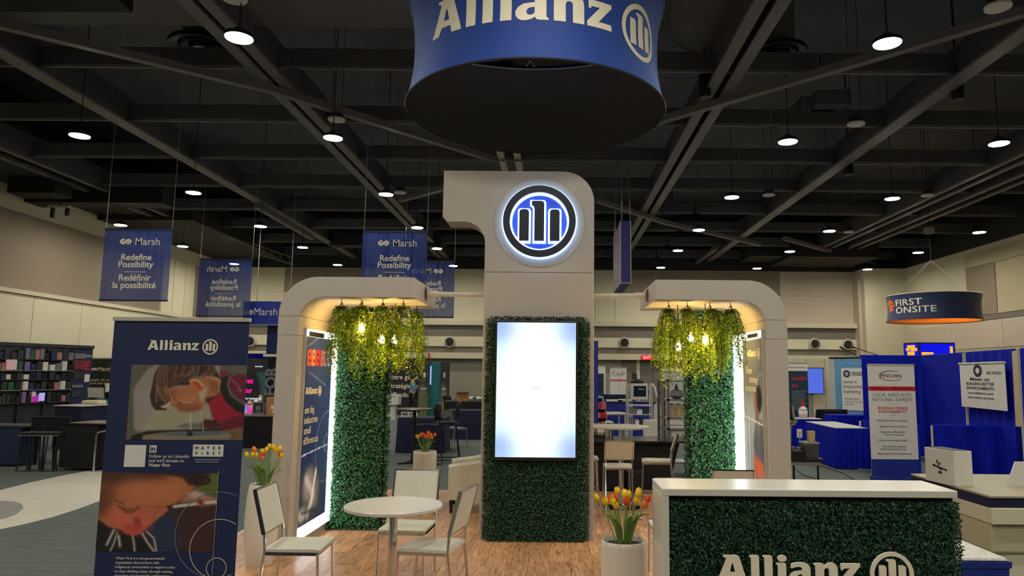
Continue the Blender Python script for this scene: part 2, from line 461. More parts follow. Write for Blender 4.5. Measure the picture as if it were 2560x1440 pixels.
# the stand's wood flooring: single planks laid front to back
BX0, BX1, BY0, BY1 = -3.36, 2.92, 3.9, 10.9
obj('plank_bed', MB().box(BX0, BX1, BY0, BY1, 0, .004), M_gap, floor)
pw, pl = .196, 1.22
pmesh = None; row = 0
x = BX0
while x < BX1 - .01:
    w = min(pw, BX1 - x); y = BY0 - (row * .47) % pl
    while y < BY1 - .02:
        y0, y1 = max(y, BY0), min(y + pl, BY1)
        if y1 - y0 > .03:
            if pmesh is None or abs((y1 - y0) - pl) > .001 or w < pw:
                b = MB().box(.0012, w - .0012, .0012, (y1 - y0) - .0012, .004, .008)
                o = obj('plank', b, M_wood, floor, loc=(x, y0, 0))
                if pmesh is None and abs((y1 - y0) - pl) < .001 and w >= pw: pmesh = o.data
            else:
                obj('plank', pmesh, M_wood, floor, loc=(x, y0, 0))
        y += pl
    x += pw; row += 1
# pale curved vinyl path on the carpet at the left and the grey round inlay in it
def floorpoly(name, pts, z, mat):
    P = [az(px, py) for px, py in pts]
    b = MB().prism([[(p.x, p.y) for p in P]], .001, z); return obj(name, b, mat, floor)
floorpoly('vinyl_inlay', [(-320, 1420), (0, 1324), (70, 1309), (133, 1293), (195, 1273), (252, 1252), (330, 1218), (330, 1150), (256, 1170), (200, 1181), (147, 1191), (75, 1207), (0, 1226), (-320, 1290)], .004, M_vinyl)
floorpoly('round_inlay', [(-260, 1330), (-20, 1301), (10, 1298), (40, 1287), (58, 1272), (56, 1262), (38, 1255), (0, 1253), (-60, 1256), (-260, 1290)], .006, M_greyv)
# carpet reducer strip along the left edge of the planks
struct('trim_1', MB().box(BX0 - .05, BX0, BY0, BY1, 0, .01), M_lightsteel)

ceiling = struct('ceiling', MB().box(-RX - .3, RX + .3, -6, RY + .3, 9.6, 9.8), M_deck)
def cbeam(px0, py0, px1, py1, z, w, h, mat=M_steel, name='beam'):
    p, q = az(px0, py0, z), az(px1, py1, z); d = (q - p)
    return obj(name, MB().bar((p.x, p.y, z + h/2), (q.x, q.y, z + h/2), w, h), mat, ceiling)
# cross beams with a paler strut hung under each
for k, yy in enumerate([az(300, v, 6.98).y for v in (169, 302, 394, 464, 522, 566, 602, 632)]):
    for (xa, xb) in ((-RX, -4.62), (-4.58, 4.55), (4.6, RX)):
        obj('cross_beam', MB().box(xa, xb, yy - .05, yy + .05, 7.02, 7.34), M_steel, ceiling)
        obj('strut_channel', MB().box(xa + .1, xb - .1, yy - .07, yy - .02, 6.96, 7.0), M_steel2, ceiling)
# long twin and single girders running away from the viewer
for xa, w in ((az(459, 0, 6.86).x, .2), (az(512, 0, 6.86).x, .2), (az(1904, 0, 6.86).x, .2), (az(1962, 0, 6.86).x, .2),
              (az(0, 133, 6.86).x, .3), (az(2560, 84, 6.86).x, .3), (az(0, 372, 6.86).x, .14), (az(0, 395, 6.86).x, .14),
              (az(2560, 386, 6.86).x, .14), (az(2560, 405, 6.86).x, .14), (az(2560, 437, 6.86).x, .14), (az(2560, 455, 6.86).x, .14)):
    obj('girder', MB().box(xa - w/2, xa + w/2, 4, RY, 6.86, 6.91), M_steel2, ceiling)
    obj('girder_web', MB().box(xa - .03, xa + .03, 4, RY, 6.91, 7.5), M_steel, ceiling)
# diagonal bracing
for a in ((0, 70, 690, 235), (690, 235, 1235, 405), (1560, 335, 2140, 165), (2140, 165, 2560, 40), (1108, 545, 1300, 600), (1000, 505, 1130, 470), (1490, 505, 1660, 560), (1660, 560, 1900, 615), (1700, 690, 1790, 625), (1960, 600, 2220, 672), (640, 520, 780, 600)):
    cbeam(*a, 6.72, .15, .13, M_steel2)
cbeam(1248, 376, 1262, 428, 7.0, .16, .12, M_lightsteel, 'strut_channel'); cbeam(1290, 376, 1300, 428, 7.0, .16, .12, M_lightsteel, 'strut_channel')
# broad ducts
yd = az(600, 66, 7.3).y
obj('duct', MB().box(-14.5, -1.7, yd - 2.2, yd, 7.3, 8.3), M_duct, ceiling)
yb = az(160, 30, 6.95).y
obj('black_duct', MB().box(-RX, az(318, 20, 6.95).x, yb - 1.6, yb, 6.95, 7.28), M_black, ceiling)
dp = az(1740, 90, 8.2)
obj('round_duct', MB().tube([(dp.x, 5, 8.4), (dp.x, 12.5, 8.4)], .75, 24), M_duct, ceiling, smooth=True)
obj('duct_elbow', MB().tube([(dp.x, 12.4, 8.4), (dp.x, 12.7, 8.5), (dp.x, 12.8, 9.5)], .75, 24), M_duct, ceiling, smooth=True)
for a in ((-RX, -13.4, 14, 27, 6.9, 7.9), (-RX, -11.4, 20.2, 20.9, 6.55, 7.2), (-RX, -12.2, 23.5, 31.8, 6.75, 7.6), (-14.9, -13.6, 18.9, 19.6, 6.5, 6.9), (9.6, 13.2, 28.6, 31.4, 6.55, 7.4), (8.2, 9.6, 29.4, 31.2, 6.7, 7.6), (-9.0, -4.6, 28.0, 28.6, 6.75, 7.2)):
    obj('black_duct', MB().box(*a), M_black, ceiling)
# stepped conduit boxes among the beams at the right
for px, py in ((2075, 270), (2035, 285), (2020, 300)):
    p = az(px, py, 7.3); obj('cable_tray', MB().box(p.x - .35, p.x + .35, p.y - .25, p.y + .25, 7.3, 7.6), M_duct, ceiling)
# round black air diffusers
def diffuser(px, py, r, label):
    p = az(px, py, 7.45)
    t = thing('air_diffuser', label, 'vent', p, 0, 'round black ceiling diffusers')
    obj('rim', MB().lathe([(r*.72, .05), (r, .0), (r*1.02, .03), (r*.98, .09), (r*.7, .16)], 36, cap0=False), M_blackpl, t, smooth=True)
    obj('cone', MB().lathe([(r*.42, .06), (r*.62, -.0), (r*.64, .03), (r*.45, .1)], 36, cap0=False), M_blackpl, t, smooth=True)
    obj('hub', MB().lathe([(.001, .0), (r*.3, -.02), (r*.33, .02), (r*.2, .08)], 30), M_blackpl, t, smooth=True)
    obj('neck', MB().lathe([(r*.6, .1), (r*.6, 2.1)], 24), M_duct, t, smooth=True)
diffuser(505, 122, .55, 'round black ceiling diffuser among the girders beside the second nearest hanging lamp')
diffuser(1945, 138, .5, 'round black ceiling diffuser behind the twin girders beside the hanging blue drum')
diffuser(1665, 536, .5, 'small far round black ceiling diffuser right of the narrow box sign wires')

# ---- back wall
wb = struct('wall_back', MB().box(-RX - .2, RX + .2, RY, RY + .25, 0, 6.45), M_cream)
obj('black_upper_wall', MB().box(-RX - .2, RX + .2, RY - .02, RY + .2, 6.42, 9.6), M_black, wb)
def wbx(px): return ay(px, 800, RY).x
def wpanel(px0, px1, z0, z1, mat, name='wall_panel', d=.03):
    return obj(name, MB().box(wbx(px0) + .012, wbx(px1) - .012, RY - d, RY, z0 + .01, z1 - .01), mat, wb)
e0, e1 = -RX + .02, wbx(2135)
obj('ledge', MB().box(e0, e1, RY - .35, RY, 3.84, 4.05), M_cream, wb, bevel=.02)
obj('recess_band', MB().box(e0, e1, RY - .12, RY, 3.34, 3.84), M_taupe, wb)
obj('air_band', MB().box(e0, e1, RY - .22, RY, 2.90, 3.34), M_creamp, wb)
obj('lower_band', MB().box(e0, e1, RY - .12, RY, 2.62, 2.90), M_taupe, wb)
obj('soffit', MB().box(e0, e1, RY - .45, RY, 2.36, 2.62), M_cream, wb)
obj('lower_wall', MB().box(e0, wbx(1553), RY - .06, RY, 0, 2.36), M_lowwall, wb)
obj('lower_wall', MB().box(wbx(1662), e1, RY - .06, RY, 0, 2.36), M_lowwall, wb)
edges = [(540, 640, M_creamp), (640, 707, M_creamp), (707, 905, M_creamp), (905, 1070, M_creamp), (1070, 1210, M_creamp), (1210, 1345, M_creamp), (1345, 1487, M_creamp), (1487, 1537, M_creamp), (1537, 1640, M_creamp), (1640, 1800, M_creamp), (1800, 1952, M_creamp), (1952, 2132, M_pink)]
for a, b, m in edges: wpanel(a, b, 4.06, 5.3, m)
for a, b, m in edges:
    top = M_tan if (707 <= a < 905 or 1487 < a < 1952) else (M_pink if a >= 1952 else m)  # tan panels; cream below them also paints in the downlights' bright scallops
    wpanel(a, b, 5.3, 6.4, top)
for px, py in ((636, 853), (1045, 855), (1128, 855), (1559, 857), (1640, 857), (2029, 860), (2110, 862)):
    x0 = wbx(px); z0 = ay(px, py, RY - .22).z
    rot = Matrix.Rotation(PI/2, 4, 'X')
    n = MB().lathe([(.24, 0), (.26, .06), (.19, .16), (.17, .10), (.12, .02)], 24, cap1=True); n.v = [tuple(rot @ Vector(v)) for v in n.v]
    nz = obj('air_nozzle', n, M_lightsteel, wb, smooth=True, loc=(x0, RY - .22, z0))
    c = MB().lathe([(.165, .10), (.15, .175)], 20); c.v = [tuple(rot @ Vector(v)) for v in c.v]
    obj('nozzle_core', c, M_black, nz, smooth=True, loc=(0, 0, 0))
obj('alarm_strobe', MB().box(wbx(1077), wbx(1081.5), RY - .5, RY - .45, 2.38, 2.6), M_red, wb)
# corner column
struct('wall_corner', MB().box(wbx(2140), RX, RY - 1.0, RY, 0, 6.45), M_cream)
struct('trim_2', MB().box(wbx(2134), wbx(2140) + .02, RY - .6, RY, 0, 6.4), M_pink)
# grey double door
dr = struct('door_1', MB().box(wbx(1553), wbx(1662), RY - .04, RY, 0, 2.36), M_taupe)
dx0, dx1 = wbx(1555), wbx(1660); dn = 3
for k, (a, b) in enumerate(((1555, 1590), (1598, 1630), (1631, 1660))):
    l = obj('door_leaf', MB().box(wbx(a), wbx(b), RY - .1, RY - .03, .02, 2.28), M_door, dr, bevel=.01)
    xx = wbx(b) - .12 if k != 1 else wbx(b) - .1
    obj('push_bar', MB().bar((wbx(a) + .08, RY - .17, 1.0), (wbx(b) - .08, RY - .17, 1.0), .06, .07), M_chrome, l)
obj('door_post', MB().box(wbx(1590), wbx(1598), RY - .14, RY - .02, 0, 2.34), M_cream, dr)

# ---- left wall
wl = struct('wall_left', MB().box(-RX - .25, -RX, -6, RY, 0, 7.3), M_cream)
obj('black_upper_wall', MB().box(-RX - .25, -RX + .02, -6, RY, 7.3, 9.6), M_black, wl)
obj('tan_band', MB().box(-RX, -RX + .04, 2, 27.6, 4.0, 6.2), M_tan, wl)
for k, (ya, yb) in enumerate(((27.7, 28.5), (28.5, 29.4), (29.4, 30.2))):
    obj('wall_panel', MB().box(-RX, -RX + .03, ya + .01, yb - .03, 4.0, 6.2), M_creamp, wl)
obj('wall_panel', MB().box(-RX, -RX + .04, 30.2, 31.5, 4.0, 6.2), M_tan, wl)
obj('ledge', MB().box(-RX, -RX + .12, 2, RY - .3, 3.88, 4.0), M_cream, wl)
yy = 8.0
while yy < 31.5:
    obj('wall_panel', MB().box(-RX, -RX + .05, yy + .01, min(yy + 2.15, 31.9) - .01, .02, 3.86), M_creamp, wl); yy += 2.15
# ---- right wall
wr = struct('wall_right', MB().box(RX, RX + .25, -6, RY, 0, 6.45), M_cream)
obj('black_upper_wall', MB().box(RX - .02, RX + .25, -6, RY, 6.45, 9.6), M_black, wr)
obj('wall_panel', MB().box(RX - .05, RX, 12, 26.4, 5.75, 6.25), M_tanl, wr)
obj('wall_panel', MB().box(RX - .05, RX, 24.6, 26.35, 3.95, 5.73), M_tan, wr)
for ya, yb in ((22.3, 24.55), (20.0, 22.25), (17.7, 19.95), (14, 17.65)):
    obj('wall_panel', MB().box(RX - .05, RX, ya, yb, 3.95, 5.73), M_tanl, wr)
obj('groove', MB().box(RX - .06, RX, 12, 26.4, 3.76, 3.93), M_taupe, wr)
for ya, yb in ((27.6, 30.8), (24.4, 27.58), (21.2, 24.38), (18, 21.18), (14.8, 17.98)):
    obj('wall_panel', MB().box(RX - .05, RX, ya, yb, .1, 2.75), M_tanl, wr)
    obj('wall_panel', MB().box(RX - .04, RX, ya, yb, 2.78, 3.74), M_pink, wr)

# ================================================================ CEILING LAMPS
ORD = ['first', 'second', 'third', 'fourth', 'fifth', 'sixth', 'seventh']
ROWN = ['nearest', 'second nearest', 'third nearest', 'fourth nearest', 'fifth nearest', 'farthest']
seen = {0: (2, 4), 1: (1, 2, 4, 5), 2: (1, 2, 4, 5), 3: (0, 1, 2, 4, 5, 6), 4: (0, 1, 2, 4, 5, 6), 5: (0, 1, 2, 4, 5, 6)}
proto = None
for r, cs in seen.items():
    for i, c in enumerate(cs):
        where = ORD[i] + ' from left' if i < len(cs) - 1 else 'rightmost'
        if i == 0: where = 'leftmost'
        lab = f'round hanging downlight, {where} lamp of the {ROWN[r]} row of lamps'
        loc = (COLS_X[c], ROWS_Y[r], 6.1)
        if proto is None:
            proto = thing('ceiling_light', lab, 'lamp', loc, 0, 'round hanging downlights')
            obj('lens', MB().lathe([(.001, -.012), (LAMP_R, -.008), (LAMP_R, .01)], 28), M_lens, proto)
            obj('housing', MB().lathe([(LAMP_R + .003, .0), (LAMP_R + .012, .0), (LAMP_R + .012, .05), (.1, .09), (.05, .14)], 28, cap0=False), M_blackpl, proto, smooth=True)
            obj('suspension', MB().tube([(0, 0, .13), (0, 0, 3.5)], .009, 6), M_blackpl, proto)
        else:
            dup(proto, loc, 0, lab)
# white flush speakers (thin round discs)
sp = None
for px, py, z, lab in ((585, -2, 6.6, 'white round ceiling speaker at the frame top above the nearest left lamp'),
                   (841, 301, 6.6, 'white round ceiling speaker directly above the second lamp of the left girder'),
                   (2495, 20, 6.6, 'white round ceiling speaker high up right of the nearest right lamp'),
                   (2140, 312, 6.6, 'white round ceiling speaker below the long single girder at right'),
                   (1922, 489, 6.6, 'white round ceiling speaker just right of a third row lamp'),
                   (2319, 490, 6.6, 'white round ceiling speaker right of the rightmost third row lamp'),
                   (1000, 483, 6.6, 'white round ceiling speaker touching the third lamp on the left twin girders'),
                   (2122, 581, 6.6, 'small white round ceiling speaker right of a fourth row lamp')):
    p = az(px, py, z)
    if sp is None:
        sp = thing('ceiling_speaker', lab, 'speaker', p, 0, 'round white ceiling speakers')
        obj('grille', MB().lathe([(.001, -.01), (.15, -.005), (.165, 0), (.165, .03)], 28), M_paper, sp, smooth=True)
        obj('back_box', MB().lathe([(.13, .03), (.13, .16)], 20), M_black, sp)
        obj('hanger', MB().tube([(.1, 0, .14), (.1, 0, 3.0)], .006, 5).tube([(-.1, 0, .14), (-.1, 0, 3.0)], .006, 5), M_black, sp)
    else: dup(sp, p, 0, lab)
# black track projectors
tp = None
for px, py, lab in ((2394, 250, 'black cylinder spotlight hanging from the long single girder at right'),
                    (1762, 245, 'black cylinder spotlight hanging by the twin girders beside the blue drum'),
                    (2122, 437, 'black cylinder spotlight below the single girder left of a third row lamp')):
    p = az(px, py, 6.7)
    if tp is None:
        tp = thing('spotlight', lab, 'spotlight', p, 0, 'black cylinder spotlights')
        obj('can', MB().lathe([(.09, 0), (.11, .02), (.11, .42), (.07, .46)], 20), M_blackpl, tp, smooth=True)
        obj('stem', MB().tube([(0, 0, .46), (0, 0, 2.9)], .02, 6), M_blackpl, tp)
    else: dup(tp, p, 0, lab)
# small lighting truss at the left behind the mirrored banner
t = thing('lighting_truss', 'small black box truss hanging behind the mirrored Marsh banners', 'truss', az(630, 628, 6.25))
q = az(728, 660, 6.25) - t.location
for dy, dz in ((0, 0), (.0, .3), (.3, 0), (.3, .3)):
    obj('chord', MB().tube([(0, dy, dz), (q.x, q.y + dy, dz)], .025, 6), M_steel, t)
for k in range(9):
    f0, f1 = k / 9, (k + 1) / 9
    obj('lacing', MB().tube([(q.x*f0, q.y*f0, 0 if k % 2 else .3), (q.x*f1, q.y*f1, .3 if k % 2 else 0)], .014, 5), M_steel, t)
obj('hanger', MB().tube([(q.x*.1, q.y*.1, .3), (q.x*.1, q.y*.1, 3.35)], .012, 5).tube([(q.x*.9, q.y*.9, .3), (q.x*.9, q.y*.9, 3.35)], .012, 5), M_black, t)
p = az(150, 520, 6.3)
t = thing('ceiling_projector', 'small pale bracket with black arms hanging near the upper left wall', 'bracket', p)
obj('plate', MB().box(-.3, .3, -.1, .1, 0, .06), M_lightsteel, t); obj('arm', MB().bar((-.2, 0, 0), (-.2, 0, -.28), .08, .08), M_black, t); obj('arm', MB().bar((.22, 0, 0), (.22, 0, -.22), .08, .08), M_black, t)
obj('hanger', MB().tube([(0, 0, .06), (0, 0, 3.3)], .02, 6), M_black, t)

# ================================================================ THE STAND: TOWER
FX = (1, 0, 0); FZ = (0, 0, 1)
def front(o): return fr(o, FX, FZ)                      # a face that looks towards the viewer (-y)
def arc(cx, cy, r, a0, a1, n=12):
    return [(cx + r*math.cos(math.radians(a0 + (a1-a0)*k/n)), cy + r*math.sin(math.radians(a0 + (a1-a0)*k/n))) for k in range(n+1)]
M_led = em('logo_led', (150, 190, 255), 9.0)
M_ledw = em('strip_led', (150, 196, 255), 5.0)
M_logo = pm('midnight_blue_letter', (14, 22, 46), .5, var=.05)
M_tower = pm('white_paint_shaded', (166, 157, 148), .55, var=.02, scale=3)  # the arches' white paint, darkened to paint in the tower's shade
TY = 7.75; TXC = -.175
T0 = Vector((TXC, TY, 0))
tower = thing('display_tower', 'tall warm white tower shaped like a numeral one with backlit round logo', 'display tower', T0)
tw0, tw1 = -.60, .605
# upper block with the arm at its left, lower shaft; a fine seam between them
up_ = [(tw0, 2.85), (tw1, 2.85), (tw1, 3.64)] + arc(tw1 - .345, 3.645, .345, 0, 90, 14) + [(-1.075, 3.99), (-1.075, 3.47), (-1.03, 3.41), (-.86, 3.41)] + arc(tw0 - .24, 3.17, .24, 90, 0, 10)
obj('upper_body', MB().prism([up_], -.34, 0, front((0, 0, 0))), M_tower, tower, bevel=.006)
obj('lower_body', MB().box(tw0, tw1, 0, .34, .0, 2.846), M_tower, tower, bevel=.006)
# thin round disc the logo sits on
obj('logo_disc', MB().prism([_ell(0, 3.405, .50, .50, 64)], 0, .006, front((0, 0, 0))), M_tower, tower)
obj('inner_disc', MB().prism([_ell(0, 3.405, .33, .33, 64)], .006, .010, front((0, 0, 0))), pm('blue_acrylic', (40, 66, 160), .5, var=.03), tower)
LO = Vector((0, 3.405, 0))
rg = obj('logo_ring', MB().prism([_ell(0, 3.405, .40, .40, 72), _ell(0, 3.405, .325, .325, 72)], .065, .10, front((0, 0, 0))), M_logo, tower, bevel=.003)
obj('ring_glow', MB().prism([_ell(0, 3.405, .414, .414, 72), _ell(0, 3.405, .304, .304, 72)], .014, .05, front((0, 0, 0))), M_ledw, rg)
def bars3(gr):
    out = []
    for (xa, xb, yb, yt, hook) in ((-.22, -.115, 3.185, 3.535, 0), (-.055, .052, 3.185, 3.63, 1), (.115, .222, 3.185, 3.535, 0)):
        xa -= gr; xb += gr; yb -= gr; yt += gr; c = .03
        lp = [(xa, yb), (xb, yb), (xb, yt - c), (xb - .008, yt - .008), (xb - c, yt)]
        if hook: lp += [(xa - .03, yt), (xa - .03, yt - .045 - gr), (xa - .008, yt - .06 - gr), (xa, yt - .085 - gr)]
        else: lp += [(xa + c, yt), (xa + .008, yt - .008), (xa, yt - c)]
        out.append(lp)
    return out
for lp, lg in zip(bars3(0), bars3(.019)):
    b_ = obj('logo_bar', MB().prism([lp], .065, .10, front((0, 0, 0))), M_logo, tower, bevel=.003)
    obj('bar_glow', MB().prism([lg], .014, .05, front((0, 0, 0))), M_ledw, b_)
# planted front of the tower and the upright screen in it
M_hedge = leafmat('boxwood_leaves', (10, 48, 24), (66, 138, 78), .36)
M_hedge2 = leafmat('deep_boxwood_leaves', (2, 27, 14), (20, 84, 48), .4)
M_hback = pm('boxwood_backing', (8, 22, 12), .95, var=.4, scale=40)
hx0, hx1, hz1 = -.52, .51, 2.31
hb = obj('hedge_board', MB().box(hx0, hx1, -.075, 0, .015, hz1), M_hback, tower)
hedge_leaves('hedge_leaves', [((hx0, -.075, .015), (1, 0, 0), (0, 0, 1), hx1 - hx0, hz1 - .015), ((hx0, 0, .015), (0, -1, 0), (0, 0, 1), .075, hz1), ((hx1, -.075, .015), (0, 1, 0), (0, 0, 1), .075, hz1), ((hx0, -.075, hz1), (1, 0, 0), (0, 1, 0), hx1 - hx0, .075)],
             10500, .023, M_hedge2, tower, .04)
# opening for the screen: a black deep frame standing proud of the leaves
sx0, sx1, sz0, sz1 = -.435, .405, .875, 2.285
scr = obj('screen_body', MB().box(sx0 - .02, sx1 + .02, -.15, -.07, sz0 - .035, sz1 + .02), M_blackpl, tower, bevel=.006)
cv = Canvas(80, 136, (255, 255, 255))
cv.a[:] = np.array(lin((200, 238, 250)))
cv.ell(.5, .5, .50, .56, (236, 252, 255), 12); cv.ell(.5, .48, .36, .46, (255, 255, 255), 12); cv.ell(.55, .52, .30, .40, (255, 255, 255), 8)
for cx_, cy_ in ((.06, .06), (.93, .07), (.08, .92), (.93, .93)): cv.ell(cx_, cy_, .13, .09, (142, 164, 230), 7, .75)
flatprint('screen_picture', cv, sx1 - sx0, sz1 - sz0, front((sx0, -.15, sz0)), printmat('lit_screen', .4, 1.12), tower, .004)
text('NO SIGNAL', .018, front(((sx0+sx1)/2, -.152, 1.585)), M_grey, tower, name='screen_caption', lift=.006)

# ================================================================ ARCHES
def arch(side, X0, X1, armx, label):
    """side -1: post at the left; X0..X1 the post's faces, armx the free end of the arm"""
    s = side
    t = thing('booth_arch', label, 'arch', ((X0 + X1) / 2, 7.0, 0))
    ox = (X0 + X1) / 2
    # work in mirrored local x: u grows from the outer face towards the arm
    def U(u): return (X0 + u - ox) if s < 0 else (X1 - u - ox)
    W = X1 - X0; L = (armx - X0) if s < 0 else (X1 - armx)
    def lp(pts): 
        q = [(U(u), z) for u, z in pts]; return q
    top = [(0, 2.29), (W, 2.29)] + [(u, z) for u, z in reversed(arc(W + .24, 2.24, .24, 90, 168, 10))] + [(L, 2.48), (L, 2.68)] + arc(.38, 2.30, .38, 90, 180, 14)[:-1]
    Mx = front((0, 0, 0))
    obj('arm_section', MB().prism([lp(top)], -1.28, 0, Mx), M_white, t, bevel=.004)
    obj('post_section', MB().prism([lp([(0, 2.103), (W, 2.103), (W, 2.287), (0, 2.287)])], -1.28, 0, Mx), M_white, t)
    obj('post_section', MB().prism([lp([(0, 0), (W, 0), (W, 2.1), (0, 2.1)])], -1.28, 0, Mx), M_white, t, bevel=.004)
    return t
M_glow = em('lightbox_led', (240, 247, 255), 5.0)
archL = arch(-1, -2.72, -2.515, -1.39, 'left white arch with glowing poster inside and hanging greenery')
archR = arch(1, 2.08, 2.29, 1.0, 'right white arch with glowing poster inside and hanging greenery')
def lightbox(t, xin, sgn):
    """glowing frame round a poster on the post's inner face; sgn = +1 faces +x"""
    x = xin - t.location.x
    if sgn > 0: M = fr((x, .15, 0), (0, 1, 0), FZ)       # near end at the left of the sheet
    else: M = fr((x, 1.26, 0), (0, -1, 0), FZ)           # far end at the left of the sheet
    return M
# left: sheet 1.2 wide (near to far), 0.1 .. 2.18 high
ML = lightbox(archL, -2.515, 1)
obj('lightbox_tray', MB().prism([[(0, .10), (1.1, .10), (1.1, 2.18), (0, 2.18)]], 0, .03, ML), M_lightsteel, archL)
obj('light_frame', MB().prism([[(.01, .11), (1.09, .11), (1.09, 2.17), (.01, 2.17), (.01, 2.10), (.84, 2.10), (.84, .225), (.01, .225)]], .03, .036, ML), M_glow, archL)
cv = Canvas(90, 170, (30, 40, 78))
cv.ell(.6, .2, .5, .2, (54, 70, 116), 20, .7); cv.ell(.9, .6, .4, .3, (60, 84, 130), 20, .5)
letters = [(.05, .14, (214, 66, 40)), (.20, .13, (232, 120, 60)), (.36, .14, (190, 44, 36)), (.54, .10, (222, 84, 60)), (.66, .14, (120, 120, 170)), (.82, .10, (168, 170, 196))]
for a, w, c in letters:
    cv.poly([(a, .075), (a + w, .07), (a + w, .155), (a, .16)], c, 0)
    cv.poly([(a + .03, .09), (a + w*.8, .09), (a + w*.8, .105), (a + .03, .105)], (30, 40, 78), 0, .8); cv.poly([(a + .04, .12), (a + w, .125), (a + w, .14), (a + .04, .14)], (96, 28, 38), 0, .8)
cv.line([(.0, .06), (.45, .0)], .006, (120, 140, 180), 0, .6); cv.line([(.1, .19), (.8, .27)], .006, (120, 140, 180), 0, .6)
cv.ell(.92, .62, .42, .2, (150, 165, 200), 0, .6, hole=.975); cv.ell(.98, .60, .17, .055, (170, 185, 215), 0, .8, hole=.94)
cv.line([(0, .632), (.95, .61)], .008, (176, 186, 210), 0, .9)
cv.poly([(.0, .74), (.75, .71), (.88, .98), (0, 1)], (58, 60, 70), 6)
cv.ell(.32, .80, .2, .085, (140, 130, 126), 4); cv.ell(.55, .86, .12, .09, (120, 112, 110), 4, rot=.5); cv.line([(.2, .76), (.5, .86), (.3, .95)], .04, (196, 188, 180), 2); cv.line([(.55, .74), (.42, .9)], .03, (220, 212, 205), 1); cv.ell(.12, .94, .14, .03, (176, 168, 160), 2); cv.line([(.1, .93), (.6, .95)], .02, (40, 40, 48), 1)
cv.noise(.25, 1)
PW, PH = .825, 1.87
MLp = ML @ Matrix.Translation((.012, .228, 0))
flatprint('poster', cv, PW, PH, MLp, printmat('backlit_poster', .45, .4), archL, .034)
obj('poster_clip', MB().prism([[(.05, 2.1), (.5, 2.1), (.5, 2.15), (.05, 2.15)]], .037, .045, ML), M_blackpl, archL)
wordmark(copy_at(MLp, .015, 1.29), .068, M_letter, archL, lift=.037)
text('om big\nindustries\nsmall\ndifferences', .104, copy_at(MLp, .02, 1.10), M_letter, archL, bold=.008, align='LEFT', lift=.037, line=.98, name='headline')
# right: sheet 1.2 wide (far to near), poster at the near side
MR = lightbox(archR, 2.08, -1)
obj('lightbox_tray', MB().prism([[(0, .10), (1.2, .10), (1.2, 2.2), (0, 2.2)]], 0, .03, MR), M_lightsteel, archR)
obj('light_frame', MB().prism([[(.01, .11), (1.19, .11), (1.19, .228), (.50, .228), (.50, 2.12), (1.19, 2.12), (1.19, 2.19), (.01, 2.19)]], .03, .036, MR), M_glow, archR)
cv = Canvas(70, 170, (108, 112, 116))
cv.poly([(0, .0), (1, 0), (1, .42), (0, .40)], (98, 100, 102), 8); cv.poly([(0, .42), (1, .4), (1, 1), (0, 1)], (150, 158, 164), 10)
cv.poly([(.0, .55), (.35, .5), (.4, 1), (0, 1)], (180, 190, 196), 4); cv.line([(.2, .5), (.24, 1)], .02, (120, 130, 136), 1); cv.line([(.36, .5), (.38, 1)], .02, (120, 128, 134), 1)
cv.ell(.95, .40, .30, .13, (164, 168, 168), 0, .8, hole=.97)
cv.ell(.80, .405, .17, .075, (24, 20, 22), 2); cv.ell(.70, .43, .13, .06, (132, 84, 66), 2); cv.ell(.84, .40, .13, .07, (24, 20, 22), 2)
cv.poly([(.66, .47), (.8, .47), (.82, .54), (.62, .54)], (120, 76, 60), 2)
cv.poly([(.62, .53), (.95, .50), (1, .55), (1, .80), (.52, .78), (.5, .62)], (88, 88, 96), 3)
cv.poly([(.72, .52), (.84, .52), (.78, .66)], (120, 112, 112), 2)
cv.poly([(.48, .70), (.98, .74), (1, .82), (.55, .80)], (196, 96, 62), 2); cv.poly([(.5, .74), (.66, .80), (.95, .84), (.9, .88), (.6, .85)], (168, 84, 56), 2)
cv.poly([(.56, .84), (1, .86), (1, 1), (.56, 1)], (44, 50, 66), 3)
cv.line([(.0, .505), (1, .535)], .008, (214, 210, 204), 0, .9); cv.noise(.2, 1)
cv.a = np.concatenate([cv.a[14:], np.repeat(cv.a[-1:], 14, 0)])
MRp = MR @ Matrix.Translation((.502, .237, 0))
flatprint('poster', cv, .685, 1.87, MRp, printmat('backlit_poster'), archR, .034)
obj('poster_clip', MB().prism([[(.74, 2.13), (1.1, 2.13), (1.1, 2.17), (.74, 2.17)]], .037, .045, MR), M_blackpl, archR)
wordmark(copy_at(MRp, .16, 1.70), .071, M_letter, archR, lift=.037)
text('From', .098, copy_at(MRp, .14, 1.525), M_letter, archR, bold=.008, align='LEFT', lift=.037, name='headline')
text('strategy', .098, copy_at(MRp, .25, 1.435), M_letter, archR, bold=.008, align='LEFT', lift=.037, name='headline')
text('to success', .098, copy_at(MRp, .09, 1.345), M_letter, archR, bold=.008, align='LEFT', lift=.037, name='headline')
# tie rods between the tower and the arch arms
def tie(x0, y0, x1, y1, z0, z1, label):
    t = thing('tie_rod', label, 'rod', (x0, y0, z0))
    d = Vector((x1 - x0, y1 - y0, z1 - z0))
    obj('rod', MB().tube([(0, 0, 0), d], .027, 14), M_lightsteel, t, smooth=True)
    obj('flange', MB().tube([(0, 0, 0), d.normalized() * .012], .075, 18), M_white, t)
    obj('collar', MB().tube([d.normalized() * .012, d.normalized() * .14], .035, 14), M_lightsteel, t)
tie(-1.388, 7.6, -.78, 7.9, 2.585, 2.61, 'pale steel rod joining the left arch arm to the tower')
tie(.998, 7.6, .432, 7.9, 2.585, 2.61, 'pale steel rod joining the right arch arm to the tower')

